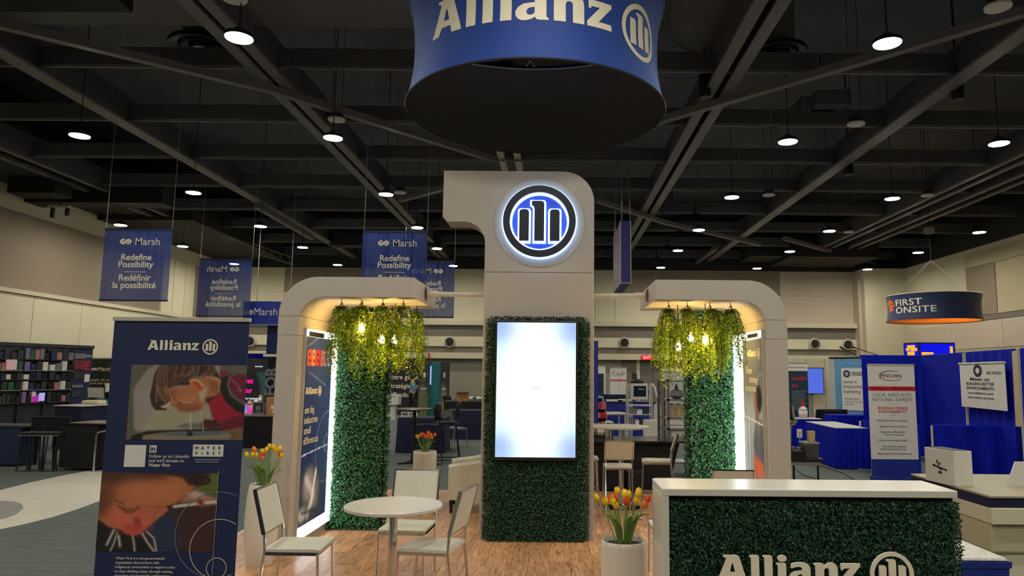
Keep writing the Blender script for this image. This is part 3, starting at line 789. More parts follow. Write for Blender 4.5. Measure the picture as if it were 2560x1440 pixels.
# planted walls at the back of each arch
def hedge_wall(x0, x1, label, y0=8.17, z1=2.47):
    t = thing('hedge_wall', label, 'hedge wall', ((x0+x1)/2, y0 + .06, 0)); w = (x1-x0)/2
    obj('board', MB().box(-w, w, -.05, .06, .02, z1), M_hback, t)
    obj('foot_plate', MB().box(-w - .02, w + .02, -.10, .22, .008, .02), M_dark, t)
    hedge_leaves('leaves', [((-w, -.05, .02), (1, 0, 0), (0, 0, 1), 2*w, z1 - .02), ((w, -.05, .02), (0, 1, 0), (0, 0, 1), .11, z1), ((-w, .06, .02), (0, -1, 0), (0, 0, 1), .11, z1)], 6500, .036, M_hedge, t, .045)
hedge_wall(-2.50, -1.925, 'tall green boxwood panel at the back of the left arch')
hedge_wall(1.545, 2.07, 'tall green boxwood panel at the back of the right arch')

# trailing plants hung from the arms
M_vine = leafmat('trailing_leaves', (74, 112, 12), (200, 216, 36), .42, .5)
M_stem = pm('vine_stem', (58, 66, 26), .7)
def trailing(x, y, n, ln, wid, label, group):
    t = thing('hanging_plant', label, 'plant', (x, y, 2.48), 0, group)
    obj('hook', MB().tube([(0, 0, 0), (0, 0, -.03), (.015, 0, -.045), (.0, 0, -.06)], .004, 5).tube([(0, 0, -.03), (-.04, 0, -.1)], .003, 5).tube([(0, 0, -.03), (.04, 0, -.1)], .003, 5).tube([(0, 0, -.03), (0, -.04, -.1)], .003, 5), M_blackpl, t)
    P, D, N = [], [], []; st = MB()
    for k in range(n):
        a = RNG.random() * 2*PI; r0 = wid * (.2 + .8 * math.sqrt(RNG.random())); L = ln * (.55 + .5*RNG.random())
        if r0 > wid * .75: L *= .85
        x1, y1 = math.cos(a) * r0, math.sin(a) * r0 * .8
        pts = []
        for j in range(9):
            f = j / 8; e = 1 - (1 - min(1, f * 1.5)) ** 2
            pts.append((x1 * e + .01*math.sin(9*f + a), y1 * e + .01*math.cos(7*f + a), -.07 - f * L + .05 * math.sin(min(1, f*3) * PI)))
        st.tube(pts, .0022, 3, caps=False)
        m = int(L / .0125)
        for j in range(m):
            f = (j + RNG.random()) / m; i = min(7, int(f * 8)); g = f * 8 - i
            p0, p1 = np.array(pts[i]), np.array(pts[i+1]); p = p0 + (p1-p0) * g
            th = RNG.random() * 2*PI
            P.append(p); D.append((math.cos(th), math.sin(th), -.65 + .5*RNG.random())); N.append((math.cos(th)*.5 + .2*(RNG.random()-.5), math.sin(th)*.5, 1))
    obj('stems', st, M_stem, t)
    P, D, N = np.array(P), np.array(D, float), np.array(N, float); q = len(P)
    leafmesh('trailing_leaves', P, D, N, .040 * (.7 + .6*RNG.random(q)), .022 * (.7 + .6*RNG.random(q)), RNG.random(q), M_vine, t)
gl, gr = 'trailing plants under the left arch', 'trailing plants under the right arch'
W4 = ['leftmost', 'second from left', 'third from left', 'rightmost']
for k, (x, L) in enumerate(((-2.17, .70), (-1.97, .62), (-1.75, .66), (-1.54, .60))):
    trailing(x, 7.22, 26, L, .15, f'yellow green trailing plant, {W4[k]} of front row under left arch', gl)
for k, (x, L) in enumerate(((-2.09, .72), (-1.80, .74), (-1.53, .78))):
    trailing(x, 7.86, 24, L, .16, f'yellow green trailing plant, {["leftmost", "middle one", "rightmost"][k]} of back row under left arch', gl)
for k, (x, L) in enumerate(((1.16, .62), (1.35, .62), (1.58, .64), (1.79, .66))):
    trailing(x, 7.22, 26, L, .15, f'yellow green trailing plant, {W4[k]} of front row under right arch', gr)
for k, (x, L) in enumerate(((1.24, .80), (1.50, .76), (1.80, .74))):
    trailing(x, 7.86, 24, L, .16, f'yellow green trailing plant, {["leftmost", "middle one", "rightmost"][k]} of back row under right arch', gr)
# bare bulbs in clear globes
M_bulb = em('bulb_filament', (255, 210, 126), 230.0)
M_glass = bpy.data.materials.new('clear_glass'); M_glass.use_nodes = True
_b = M_glass.node_tree; _b.nodes.clear()
_o = _b.nodes.new('ShaderNodeOutputMaterial'); _t = _b.nodes.new('ShaderNodeBsdfTransparent'); _g = _b.nodes.new('ShaderNodeBsdfGlossy'); _g.inputs['Roughness'].default_value = .03
_x2 = _b.nodes.new('ShaderNodeMixShader'); _fz = _b.nodes.new('ShaderNodeFresnel'); _fz.inputs[0].default_value = 1.35
_b.links.new(_fz.outputs[0], _x2.inputs[0]); _b.links.new(_t.outputs[0], _x2.inputs[1]); _b.links.new(_g.outputs[0], _x2.inputs[2]); _b.links.new(_x2.outputs[0], _o.inputs[0])
def bulb(x, y, z, label, group):
    t = thing('pendant_bulb', label, 'lamp', (x, y, z), 0, group)
    obj('cable', MB().tube([(0, 0, .15), (0, 0, 2.48 - z)], .005, 6), M_blackpl, t)
    obj('socket', MB().lathe([(.012, .15), (.022, .14), (.024, .075), (.03, .07), (.03, .06)], 16), M_blackpl, t, smooth=True)
    obj('globe', MB().lathe([(.028, .065), (.05, .04), (.066, .0), (.06, -.035), (.035, -.06), (.001, -.068)], 20, cap0=False, cap1=False), M_glass, t, smooth=True)
    obj('filament', MB().lathe([(.001, .05), (.02, .034), (.036, .0), (.028, -.03), (.001, -.042)], 14, cap0=False, cap1=False), M_bulb, t, smooth=True)
bulb(-1.99, 7.35, 2.19, 'clear globe pendant bulb hanging lowest left under the left arch', 'pendant bulbs under the left arch')
bulb(-1.86, 7.68, 2.09, 'middle clear globe pendant bulb under the left arch', 'pendant bulbs under the left arch')
bulb(-1.71, 7.62, 2.08, 'clear globe pendant bulb nearest tower side under the left arch', 'pendant bulbs under the left arch')
bulb(1.56, 7.35, 2.10, 'large looking clear globe pendant bulb, rightmost under the right arch', 'pendant bulbs under the right arch')
bulb(1.47, 7.70, 2.14, 'middle clear globe pendant bulb under the right arch', 'pendant bulbs under the right arch')
bulb(1.31, 7.55, 2.04, 'lowest clear globe pendant bulb, leftmost under the right arch', 'pendant bulbs under the right arch')

# ================================================================ COUNTER
CX0, CX1, CYF, CYB, CZ = .665, 2.475, 4.46, 4.90, 1.055
cn = thing('reception_counter', 'white reception counter clad with dark boxwood and cream letters', 'counter', ((CX0+CX1)/2, (CYF+CYB)/2, 0))
hw, hd = (CX1-CX0)/2, (CYB-CYF)/2
obj('top_slab', MB().prism([[(-hw, -hd), (hw - .012, -hd), (hw, -hd + .012), (hw, hd), (-hw, hd)]], CZ - .042, CZ), M_lam, cn, bevel=.004)
obj('side_panel', MB().box(-hw, -hw + .042, -hd, hd, 0, CZ - .043), M_lam, cn, bevel=.003)
obj('side_panel', MB().box(hw - .06, hw - .02, -hd + .05, hd, 0, CZ - .043), M_lam, cn, bevel=.003)
obj('front_board', MB().box(-hw + .042, hw - .02, -hd + .04, -hd + .07, .02, CZ - .05), M_hback, cn)
hedge_leaves('hedge_leaves', [((-hw + .05, -hd + .035, .02), (1, 0, 0), (0, 0, 1), 2*hw - .05, CZ - .09), ((hw - .015, -hd + .04, .02), (0, 1, 0), (0, 0, 1), .36, CZ - .1)], 15000, .021, M_hedge2, cn, .03)
Mc = front((-hw + .315, -hd - .03, .515))
wordmark(Mc, .1625, M_letter, cn, depth=.012, lift=.0)

# ================================================================ ROUND HANGING DRUM
SCX, SCY, SZ0, SZ1 = -.24, 8.06, 4.77, 6.02
def drum_r(z, r0, r1, z0, z1):
    f = (z - z0) / (z1 - z0) * 2 - 1; return r1 + (r0 - r1) * abs(f) ** 2.2
dm = thing('hanging_drum', 'large round blue fabric drum sign with cream letters hung over the tower', 'hanging sign', (SCX, SCY, SZ0))
rR, rW = 1.50, 1.415; H_ = SZ1 - SZ0
prof = [(drum_r(z, rR, rW, 0, H_), z) for z in np.linspace(0, H_, 17)]
obj('fabric', MB().lathe(prof, 96, cap0=False, cap1=False), M_signblue, dm, smooth=True)
obj('rim_tube', MB().tube([(rR * math.cos(a), rR * math.sin(a), 0) for a in np.linspace(0, 2*PI, 97)], .013, 8, caps=False), M_rim, dm, smooth=True)
obj('rim_tube', MB().tube([(rR * math.cos(a), rR * math.sin(a), H_) for a in np.linspace(0, 2*PI, 97)], .016, 8, caps=False), M_signblue, dm, smooth=True)
# black underside cloth: a disc short of the front rim, its free edge drooping on a cord
a0 = math.radians(24); rd = rR - .012
pts = [(rd * math.sin(a), -rd * math.cos(a)) for a in np.linspace(a0, 2*PI - a0, 90)]
sag = [(x, -rd * math.cos(a0) + .0 + .11 * (1 - (x / (rd * math.sin(a0)))**2)) for x in np.linspace(-rd * math.sin(a0), rd * math.sin(a0), 20)]
M_under = pm('black_underside', (30, 30, 33), .9, var=.1)
obj('underside', MB().prism([pts + sag[1:-1]], .0, .006), M_under, dm)
obj('edge_cord', MB().tube([(x, y, -.002) for x, y in sag], .006, 6), M_chrome, dm)
obj('inner_spreader', MB().bar((-.9, -.6, .5), (.9, -.6, .5), .05, .05).bar((-.42, -1.1, .35), (-.2, -.2, .35), .1, .06), M_lightsteel, dm)
obj('clip', MB().tube([(-.06, -1.31, -.0), (-.02, -1.31, .06), (.02, -1.31, .0)], .01, 6), M_chrome, dm)
for a in (.6, 2.2, 3.8, 5.4): obj('cable', MB().tube([(rR*math.cos(a), rR*math.sin(a), H_), (rR*.4*math.cos(a), rR*.4*math.sin(a), 4.86)], .006, 5), M_chrome, dm)
def wrap(loops, name, th0, cap, zb, mat, parent, R0=rR, R1=rW, H=H_, off=.004, squash=1.0):
    """letter outline laid round the drum: x runs along the curve from angle th0"""
    me = MB().prism(loops, 0, 0).mesh(name)
    bm = bmesh.new(); bm.from_mesh(me)
    for ax_, step in ((0, .10), (1, .16)):
        lo = min(v.co[ax_] for v in bm.verts); hi = max(v.co[ax_] for v in bm.verts); k = math.floor(lo / step) * step
        while k < hi:
            no = (1, 0, 0) if ax_ == 0 else (0, 1, 0)
            bmesh.ops.bisect_plane(bm, geom=bm.verts[:] + bm.edges[:] + bm.faces[:], plane_co=tuple(k * c for c in no), plane_no=no); k += step
    for v in bm.verts:
        th = th0 + v.co.x * cap * squash / R1; z = zb + v.co.y * cap; r = drum_r(z, R0, R1, 0, H) + off
        v.co = (r * math.sin(th), -r * math.cos(th), z)
    bm.to_mesh(me); bm.free(); me.update()
    return obj(name, me, mat, parent)
th0 = math.radians(-48.5); capS = .386
for g in GL: wrap(g, 'letter', th0, capS, 5.20 - SZ0, M_letter, dm)
wrap(RING, 'badge_ring', th0, capS, 5.20 - SZ0, M_letter, dm)
for g in BADGE: wrap(g, 'badge_bar', th0, capS, 5.20 - SZ0, M_letter, dm)

# narrow blue box sign hanging behind the tower
b0 = Vector((1.375, 14.5, 3.5))
bs = thing('hanging_box_sign', 'narrow blue box sign hanging on steel wires beside the tower', 'hanging sign', b0)
obj('box', MB().box(-.1, .1, -.8, .8, 0, 1.225), pm('indigo_print', (44, 44, 122), .5, var=.04), bs)
obj('side_print', MB().box(-.104, -.1, -.79, .79, .01, 1.215), pm('violet_grey_print', (122, 112, 138), .3, var=.12, scale=2), bs)
for xx in (-.1, .1):
    for yy in (-.8, .8):
        obj('edge_trim', MB().box(xx - .008, xx + .008, yy - .008, yy + .008, 0, 1.225), M_lightsteel, bs)
    obj('edge_trim', MB().box(xx - .008, xx + .008, -.8, .8, -.008, .008), M_lightsteel, bs)
for yy in (-.8, .8): obj('edge_trim', MB().box(-.1, .1, yy - .008, yy + .008, -.008, .008), M_lightsteel, bs)
for xx, yy, x2 in ((-.08, -.78, -.06), (.09, -.78, -.03), (-.08, .78, .05), (.09, .78, .0)):
    obj('wire', MB().tube([(xx, yy, 1.225), (x2, yy * .8, 6.15)], .012, 5), M_chrome, bs)
text('Marsh', .2, fr((-.105, 0, .75), (0, -1, 0), FZ), M_letter, bs, lift=.001)

# translucent blue banners
def fabric_mat(name, rgb, tr):
    m = bpy.data.materials.new(name); m.use_nodes = True; nt = m.node_tree; b = nt.nodes['Principled BSDF']
    b.inputs['Base Color'].default_value = (*lin(rgb), 1); b.inputs['Roughness'].default_value = .45
    w = nt.nodes.new('ShaderNodeTexWave'); w.inputs['Scale'].default_value = 3.0; w.inputs['Distortion'].default_value = 3.0; w.inputs['Detail'].default_value = 2
    tc = nt.nodes.new('ShaderNodeTexCoord'); mp = nt.nodes.new('ShaderNodeMapping'); mp.inputs['Scale'].default_value = (2.2, 1, .25)
    nt.links.new(tc.outputs['Object'], mp.inputs[0]); nt.links.new(mp.outputs[0], w.inputs['Vector'])
    bp = nt.nodes.new('ShaderNodeBump'); bp.inputs['Strength'].default_value = .25; bp.inputs['Distance'].default_value = .03
    nt.links.new(w.outputs['Fac'], bp.inputs['Height']); nt.links.new(bp.outputs[0], b.inputs['Normal'])
    t = nt.nodes.new('ShaderNodeBsdfTransparent'); t.inputs[0].default_value = (.75, .8, 1, 1)
    t2 = nt.nodes.new('ShaderNodeBsdfTranslucent'); t2.inputs[0].default_value = (*lin(rgb), 1)
    m1 = nt.nodes.new('ShaderNodeMixShader'); m1.inputs[0].default_value = .4; m2 = nt.nodes.new('ShaderNodeMixShader'); m2.inputs[0].default_value = tr
    nt.links.new(b.outputs[0], m1.inputs[1]); nt.links.new(t2.outputs[0], m1.inputs[2])
    nt.links.new(m1.outputs[0], m2.inputs[1]); nt.links.new(t.outputs[0], m2.inputs[2]); nt.links.new(m2.outputs[0], nt.nodes['Material Output'].inputs[0])
    return m
M_sheer = fabric_mat('sheer_blue_fabric', (40, 58, 122), .25)
def sheer_banner(x0, x1, y, z0, z1, mirrored, label, amp=.01, wires=True):
    t = thing('hanging_banner', label, 'banner', ((x0+x1)/2, y, z0), 0, 'blue hanging banners'); w, h = (x1-x0)/2, z1-z0
    b = MB(); nx, nz = 28, 10
    vs = [(-w + 2*w*i/nx, amp * math.sin(i*1.9) * math.sin(2.2*j/nz + i*.3), h*j/nz) for j in range(nz+1) for i in range(nx+1)]
    b.add(vs, [(j*(nx+1)+i, j*(nx+1)+i+1, (j+1)*(nx+1)+i+1, (j+1)*(nx+1)+i) for j in range(nz) for i in range(nx)])
    obj('fabric', b, M_sheer, t, smooth=True)
    obj('top_rail', MB().box(-w, w, -.015, .015, h - .03, h + .01), M_navy, t); obj('bottom_rail', MB().box(-w, w, -.015, .015, -.01, .03), M_navy, t)
    M = front((0, -.02, 0)) if not mirrored else front((0, -.02, 0)) @ Matrix.Diagonal((-1, 1, 1, 1))
    s = h / 1.65
    knot(copy_at(M, -.40*s, 1.28*s), .145*s, M_letter, t); text('Marsh', .235*s, copy_at(M, -.06*s, 1.28*s), M_letter, t, align='LEFT', bold=.004)
    for i, (l, zz) in enumerate((('Redefine', .93), ('Possibility', .765), ('Redéfinir', .46), ('la possibilité', .29))):
        text(l, .20*s, copy_at(M, 0, zz*s), M_letter, t, bold=.018, name='lettering')
    obj('rule', MB().prism([[(-.25*s, .655*s), (.25*s, .655*s), (.25*s, .665*s), (-.25*s, .665*s)]], 0, .002, M), M_letter, t)
    if wires:
        for xx in (-w + .02, w - .01): obj('wire', MB().tube([(xx, 0, h), (xx * .99 + .02, 0, 9.65 - z0)], .005, 5), M_lightsteel, t)
sheer_banner(-10.28, -8.74, 16, 3.29, 4.94, False, 'sheer blue banner with readable white lettering, leftmost of the hanging banners')
sheer_banner(-10.6, -9.02, 21, 3.32, 5.05, True, 'sheer blue banner with mirrored lettering behind the leftmost banner')
sheer_banner(-4.525, -3.0, 16.5, 3.4, 5.045, False, 'wrinkled sheer blue banner with readable lettering above the left arch', .03)
sheer_banner(-4.5, -2.98, 21, 3.35, 5.04, True, 'wrinkled sheer blue banner with mirrored lettering next to the tower', .03)
# round blue and orange sign at the right
ro = thing('hanging_drum', 'navy round fabric sign with orange underside hung near the right wall', 'hanging sign', (11.75, 22, 3.45))
fr_, fw_ = 1.34, 1.29
obj('fabric', MB().lathe([(drum_r(z, fr_, fw_, 0, .78), z) for z in np.linspace(0, .78, 9)], 72, cap0=False, cap1=False), pm('navy_sign_fabric', (34, 46, 86), .7, var=.03, sheen=.4), ro, smooth=True)
M_orangeT = pm('orange_sheer', (248, 104, 14), .7, var=.03)
_n = M_orangeT.node_tree; _tl = _n.nodes.new('ShaderNodeBsdfTranslucent'); _tl.inputs[0].default_value = (1.0, .22, .02, 1); _mx = _n.nodes.new('ShaderNodeMixShader'); _mx.inputs[0].default_value = .75
_n.links.new(_n.nodes['Principled BSDF'].outputs[0], _mx.inputs[1]); _n.links.new(_tl.outputs[0], _mx.inputs[2]); _n.links.new(_mx.outputs[0], _n.nodes['Material Output'].inputs[0])
obj('underside', MB().lathe([(.001, .012), (fr_ - .01, .012)], 72, cap0=False, cap1=False), M_orangeT, ro)
obj('rim_tube', MB().tube([(fr_*math.cos(a), fr_*math.sin(a), 0) for a in np.linspace(0, 2*PI, 73)], .012, 6, caps=False), M_navy, ro)
obj('rim_tube', MB().tube([(fr_*math.cos(a), fr_*math.sin(a), .78) for a in np.linspace(0, 2*PI, 73)], .014, 6, caps=False), M_letter, ro)
for a in (.3, 1.9, 3.4, 5.0): obj('wire', MB().tube([(fr_*math.cos(a), fr_*math.sin(a), .78), (0, 0, 1.9)], .006, 4), M_lightsteel, ro)
obj('wire', MB().tube([(0, 0, 1.9), (0, 0, 6.2)], .012, 5), M_black, ro)
obj('hoist', MB().box(-.12, .12, -.1, .1, 2.75, 2.95), M_grey, ro)
def wraptext(body, size, th0, zb, mat, parent, R0, R1, H, bold=0.0, space=1.05):
    me = textmesh(body, size, bold, 'LEFT', 1.32, space=space); bm = bmesh.new(); bm.from_mesh(me)
    lo = min(v.co.x for v in bm.verts); hi = max(v.co.x for v in bm.verts); k = lo
    while k < hi:
        bmesh.ops.bisect_plane(bm, geom=bm.verts[:] + bm.edges[:] + bm.faces[:], plane_co=(k, 0, 0), plane_no=(1, 0, 0)); k += .06
    for v in bm.verts:
        th = th0 + v.co.x / R1; z = zb + v.co.y; r = drum_r(z, R0, R1, 0, H) + .004; v.co = (r*math.sin(th), -r*math.cos(th), z)
    bm.to_mesh(me); bm.free(); me.materials.clear(); return obj('lettering', me, mat, parent)
ft = math.radians(-77)
vw = math.atan2(11.75, 22)
wraptext('FIRST', .27, math.radians(-52) - vw, .43, M_letter, ro, fr_, fw_, .78, .012)
wraptext('ONSITE', .27, math.radians(-52) - vw, .20, M_letter, ro, fr_, fw_, .78, .012)
for (u0, u1, v0, v1) in ((0, .10, .56, .62), (.03, .16, .50, .56), (-.02, .06, .46, .56), (.03, .18, .40, .47), (0, .12, .34, .40), (.04, .15, .28, .34), (.02, .09, .24, .28)):
    lp = [(u0*2.2, v0), (u1*2.2, v0), (u1*2.2, v1), (u0*2.2, v1)]
    wrap([lp], 'emblem_block', math.radians(-71) - vw, 1.0, 0.02, M_orange, ro, fr_, fw_, .78)

# ================================================================ FURNITURE OF THE STAND
def chair(name, label, loc, rz, cat='chair', seat=.46, top=.87, w=.41, d=.40, foot=False, group=None, cover=None):
    """slim chrome tube chair with a thin padded seat and back; it faces local -y"""
    t = thing(name, label, cat, loc, rz, group); hw, hd = w/2, d/2; r = .011
    pad = cover or M_vinylseat
    for s in (-1, 1):
        obj('leg', MB().tube([(s*(hw-.012), -hd + .015, seat - .03), (s*(hw-.004), -hd - .005, 0)], r, 8), M_chrome, t, smooth=True)
        obj('leg', MB().tube([(s*(hw-.01), hd + .055, 0), (s*(hw-.01), hd - .005, seat - .02), (s*(hw-.012), hd + .005, seat + .1), (s*(hw-.014), hd + .085, top)], [r, r, r, r], 8), M_chrome, t, smooth=True)
        obj('seat_rail', MB().bar((s*(hw-.012), -hd + .01, seat - .035), (s*(hw-.012), hd, seat - .03), .018, .024), M_chrome, t)
    obj('seat_rail', MB().bar((-hw + .01, -hd + .015, seat - .036), (hw - .01, -hd + .015, seat - .036), .018, .024), M_chrome, t); obj('seat_rail', MB().bar((-hw + .01, hd - .01, seat - .034), (hw - .01, hd - .01, seat - .034), .018, .022), M_chrome, t)
    # seat pad: slightly crowned
    b = MB(); n = 8
    for side, zz in ((1, seat), (0, seat - .024)):
        o = len(b.v)
        for j in range(n+1):
            for i in range(n+1):
                u, v = i/n*2-1, j/n*2-1
                b.v.append((u*(hw - .004), v*(hd + .004), zz + (0.006*(1-u*u)*(1-v*v) if side else 0) - (.006 if side and j == 0 else 0)))
        for j in range(n):
            for i in range(n):
                q = (o+j*(n+1)+i, o+j*(n+1)+i+1, o+(j+1)*(n+1)+i+1, o+(j+1)*(n+1)+i); b.f.append(q if side else q[::-1])
    m = (n+1)**2; per = [i for i in range(n+1)] + [j*(n+1)+n for j in range(1, n+1)] + [n*(n+1)+i for i in range(n-1, -1, -1)] + [j*(n+1) for j in range(n-1, 0, -1)]
    for k in range(len(per)):
        a, c = per[k], per[(k+1) % len(per)]; b.f.append((a, m+a, m+c, c))
    obj('seat', b, pad, t, smooth=True)
    z0, z1 = (top - .30 if seat < .55 else top - .22), top + .006
    def yb(z): return hd + .005 + .08 * (z - seat - .1) / (top - seat - .1)
    A = MB()
    y0, y1 = yb(z0), yb(z1); th = .011
    A.add([(-hw+.004, y0-th, z0), (hw-.004, y0-th, z0), (hw-.004, y1-th, z1), (-hw+.004, y1-th, z1), (-hw+.004, y0+th, z0), (hw-.004, y0+th, z0), (hw-.004, y1+th, z1), (-hw+.004, y1+th, z1)],
          [(0,1,2,3), (7,6,5,4), (0,4,5,1), (1,5,6,2), (2,6,7,3), (3,7,4,0)])
    obj('backrest', A, pad, t, bevel=.006)
    E_ = MB()
    for s in (-1, 1): E_.bar((s*(hw-.001), yb(z0), z0), (s*(hw-.001), y1, z1), .012, .027, up=(0, 1, 0))
    E_.bar((-hw, y1, z1 + .004), (hw, y1, z1 + .004), .027, .010).bar((-hw, y0, z0 - .004), (hw, y0, z0 - .004), .024, .008)
    obj('back_frame', E_, M_chrome, t)
    if foot:
        obj('footrest', MB().bar((-hw, -hd - .0, .2), (hw, -hd - .0, .2), .016, .016).bar((-hw + .01, -hd, .2), (-hw + .01, hd + .03, .2), .014, .014).bar((hw - .01, -hd, .2), (hw - .01, hd + .03, .2), .014, .014), M_chrome, t)
    return t
gch = 'white chairs round the low table'
chair('side_chair', 'white faux leather chrome chair beside the tall vase, facing the low table', (-1.905, 5.575, 0), PI/2 + .03, group=gch)
chair('side_chair', 'white faux leather chrome chair behind the low table, facing the viewer', (-1.235, 6.26, 0), -.06, group=gch, w=.40)
chair('side_chair', 'white faux leather chrome chair between the low table and the tower', (-.92, 5.60, 0), -PI/2 - .19, group=gch)

def round_table(name, label, loc, r, h, base_r):
    t = thing(name, label, 'table', loc)
    obj('tabletop', MB().lathe([(.001, h - .028), (r - .012, h - .028), (r, h - .022), (r, h - .004), (r - .004, h), (.001, h)], 72, cap0=False, cap1=False), M_lam, t, smooth=True)
    obj('column', MB().lathe([(.034, .02), (.034, h - .04)], 24), M_chrome, t, smooth=True)
    obj('top_plate', MB().lathe([(.13, h - .036), (.13, h - .028)], 24), M_chrome, t)
    obj('base', MB().lathe([(base_r, 0), (base_r, .006), (base_r*.8, .016), (.06, .03), (.034, .05)], 40, cap1=False), M_chrome, t, smooth=True)
    return t
round_table('cafe_table', 'low round white table on a chrome column between three chairs', (-1.222, 5.62, 0), .37, .74, .27)
round_table('bar_table', 'tall round white bar table on chrome column behind the tower', (.90, 9.65, 0), .38, 1.06, .27)
gbs = 'white stools round the bar table'
chair('bar_stool', 'white bar stool with its back turned to us at bar table', (.80, 9.05, 0), PI, 'stool', .63, .93, .35, .35, True, gbs)
chair('bar_stool', 'white bar stool turned sideways right of the bar table', (1.36, 9.6, 0), -PI/2 - .12, 'stool', .63, .96, .36, .38, True, gbs)
chair('bar_stool', 'white bar stool half hidden by tower edge at bar table', (.42, 9.85, 0), PI/2, 'stool', .63, .93, .36, .36, True, gbs)
chair('side_chair', 'white chair back just showing over the counter left end', (1.03, 6.37, 0), PI, group='white chairs behind the counter', w=.36, top=.875)
chair('side_chair', 'white chair back showing over the counter by the right arch poster', (1.64, 6.86, 0), PI - .06, group='white chairs behind the counter', w=.37, top=.885)

# tub armchairs behind the tower at the left
def tub(label, loc, rz):
    t = thing('tub_armchair', label, 'armchair', loc, rz); w, d = .36, .34
    b = MB(); n = 24; out, inn = [], []
    # rounded U-shaped shell: outline swept from one arm round the back to the other arm
    path = [(-w, -d), (-w, -.05)] + [(-w * math.cos(a), .02 + d * .95 * math.sin(a)) for a in np.linspace(.15, PI - .15, n)] + [(w, -.05), (w, -d)]
    ths = .075; m = len(path); V = []
    for i, (x, y) in enumerate(path):
        x0, y0 = path[max(0, i-1)]; x1, y1 = path[min(m-1, i+1)]; L = math.hypot(x1-x0, y1-y0); nx, ny = (y1-y0)/L, -(x1-x0)/L
        top = .60 + .12 * max(0, min(1, (y + d) / (2*d))) ** 1.5
        V += [(x + nx*0, y + ny*0, .17), (x, y, top - .03), (x + nx*ths*.5, y + ny*ths*.5, top), (x + nx*ths, y + ny*ths, top - .03), (x + nx*ths, y + ny*ths, .17)]
    fs = [(i*5+k, i*5+k+1, (i+1)*5+k+1, (i+1)*5+k) for i in range(m-1) for k in range(4)] + [(i*5+4, i*5, (i+1)*5, (i+1)*5+4) for i in range(m-1)] + [(0, 1, 2, 3, 4), tuple((m-1)*5 + k for k in (4, 3, 2, 1, 0))]
    obj('shell', b.add(V, fs), M_vinylseat, t, smooth=True)
    obj('seat', MB().box(-w + .07, w - .07, -d + .01, d * .8, .17, .43), M_vinylseat, t, bevel=.03, seg=3)
    for s in (-1, 1):
        for yy in (-d + .04, d - .06): obj('leg', MB().lathe([(.018, 0), (.026, .17)], 12, c=(s*(w - .05), yy, 0)), M_blackpl, t)
    return t
tub('white leather tub armchair with black legs left behind the tower', (-1.0, 9.5, 0), -PI/2 + .08)
tub('second white tub armchair mostly hidden behind the tower', (-.66, 10.55, 0), -PI/2)

# ---------------------------------------------------------------- potted tulips
M_ty = pm('yellow_petal', (232, 196, 22), .5, var=.12, scale=20)
M_to = pm('orange_petal', (238, 122, 30), .5, var=.15, scale=20)
M_tr = pm('red_orange_petal', (222, 66, 28), .5, var=.15, scale=20)
M_tleaf = pm('tulip_leaf', (98, 136, 52), .5, var=.2, scale=12)
M_tstem = pm('tulip_stem', (120, 150, 66), .55)
M_pot = pm('white_glazed_pot', (214, 207, 194), .32, var=.03, scale=4, stretch=(1, 1, .3))
def tulips(label, loc, pot, n, h, spread, cols, seed, pr=.13, z0=.5):
    rg = random.Random(seed); t = thing('potted_tulips', label, 'flowers', loc)
    obj('pot', MB().lathe(pot, 48, cap0=True, cap1=False), M_pot, t, smooth=True)
    obj('soil', MB().lathe([(.001, z0 + .012), (pr * .6, z0 + .006), (pr, z0)], 32, cap0=False, cap1=False), M_soil, t)
    for k in range(n):
        a = 2*PI * (k * .381966 % 1.0) + rg.uniform(-.3, .3); rr = math.sqrt((k + .6) / n) * spread
        x0, y0 = math.cos(a) * rr * .28, math.sin(a) * rr * .28; x1, y1 = math.cos(a) * rr, math.sin(a) * rr * .9
        hh = h * rg.uniform(.84, 1.04) - .05 * (rr / spread) * h / .35; z1 = z0 + hh
        top = Vector((x1, y1, z1)); base = Vector((x0, y0, z0)); mid = base.lerp(top, .55) - Vector((x1 - x0, y1 - y0, 0)) * .12
        st = obj('stem', MB().tube([base, base.lerp(mid, .5), mid, mid.lerp(top, .55), top], .0042, 6), M_tstem, t)
        tilt = (top - mid).normalized(); q = Vector((0, 0, 1)).rotation_difference(tilt).to_matrix().to_4x4()
        sc = rg.uniform(.88, 1.12); fl = MB(); B = Matrix.Translation(top) @ q
        # six overlapping pointed petals
        for j in range(6):
            ang = j * PI/3 + rg.uniform(-.1, .1); rad = 1.0 if j % 2 else .9
            vs = []
            for zz, rr2, hw2 in ((-.004, .004, .10), (.010, .017, .62), (.026, .0215, .66), (.042, .018, .5), (.056, .009, .16)):
                for e in (-1, 0, 1):
                    aa = ang + e * hw2; r3 = rr2 * rad * (1.0 if e == 0 else .97)
                    vs.append(B @ Vector((math.cos(aa)*r3*sc, math.sin(aa)*r3*sc, zz*sc*(1.0 if e == 0 else .985))))
            fl.add(vs, [(i*3+e, i*3+e+1, i*3+e+4, i*3+e+3) for i in range(4) for e in (0, 1)])
        obj('flower', fl, cols[k % len(cols)], st, smooth=True)
        if k % 2 == 0 or n < 10:
            la = a + rg.uniform(-.6, .6); LL = h * rg.uniform(.55, .85); vs = []
            for i in range(7):
                f = i / 6; w = .017 * math.sin(PI * min(1, f * .93 + .07)) + .001; out = spread * (.25 + .75 * f ** 1.5) * .95; zz = z0 + LL * math.sin(f * 1.75) * .75
                c, s_ = math.cos(la), math.sin(la)
                for e in (-1, 0, 1): vs.append((c*out - s_*w*e, s_*out + c*w*e, zz + (.006 if e else 0)))
            obj('leaf', MB().add(vs, [(i*3+e, i*3+e+1, i*3+e+4, i*3+e+3) for i in range(6) for e in (0, 1)]), M_tleaf, st, smooth=True)
    return t
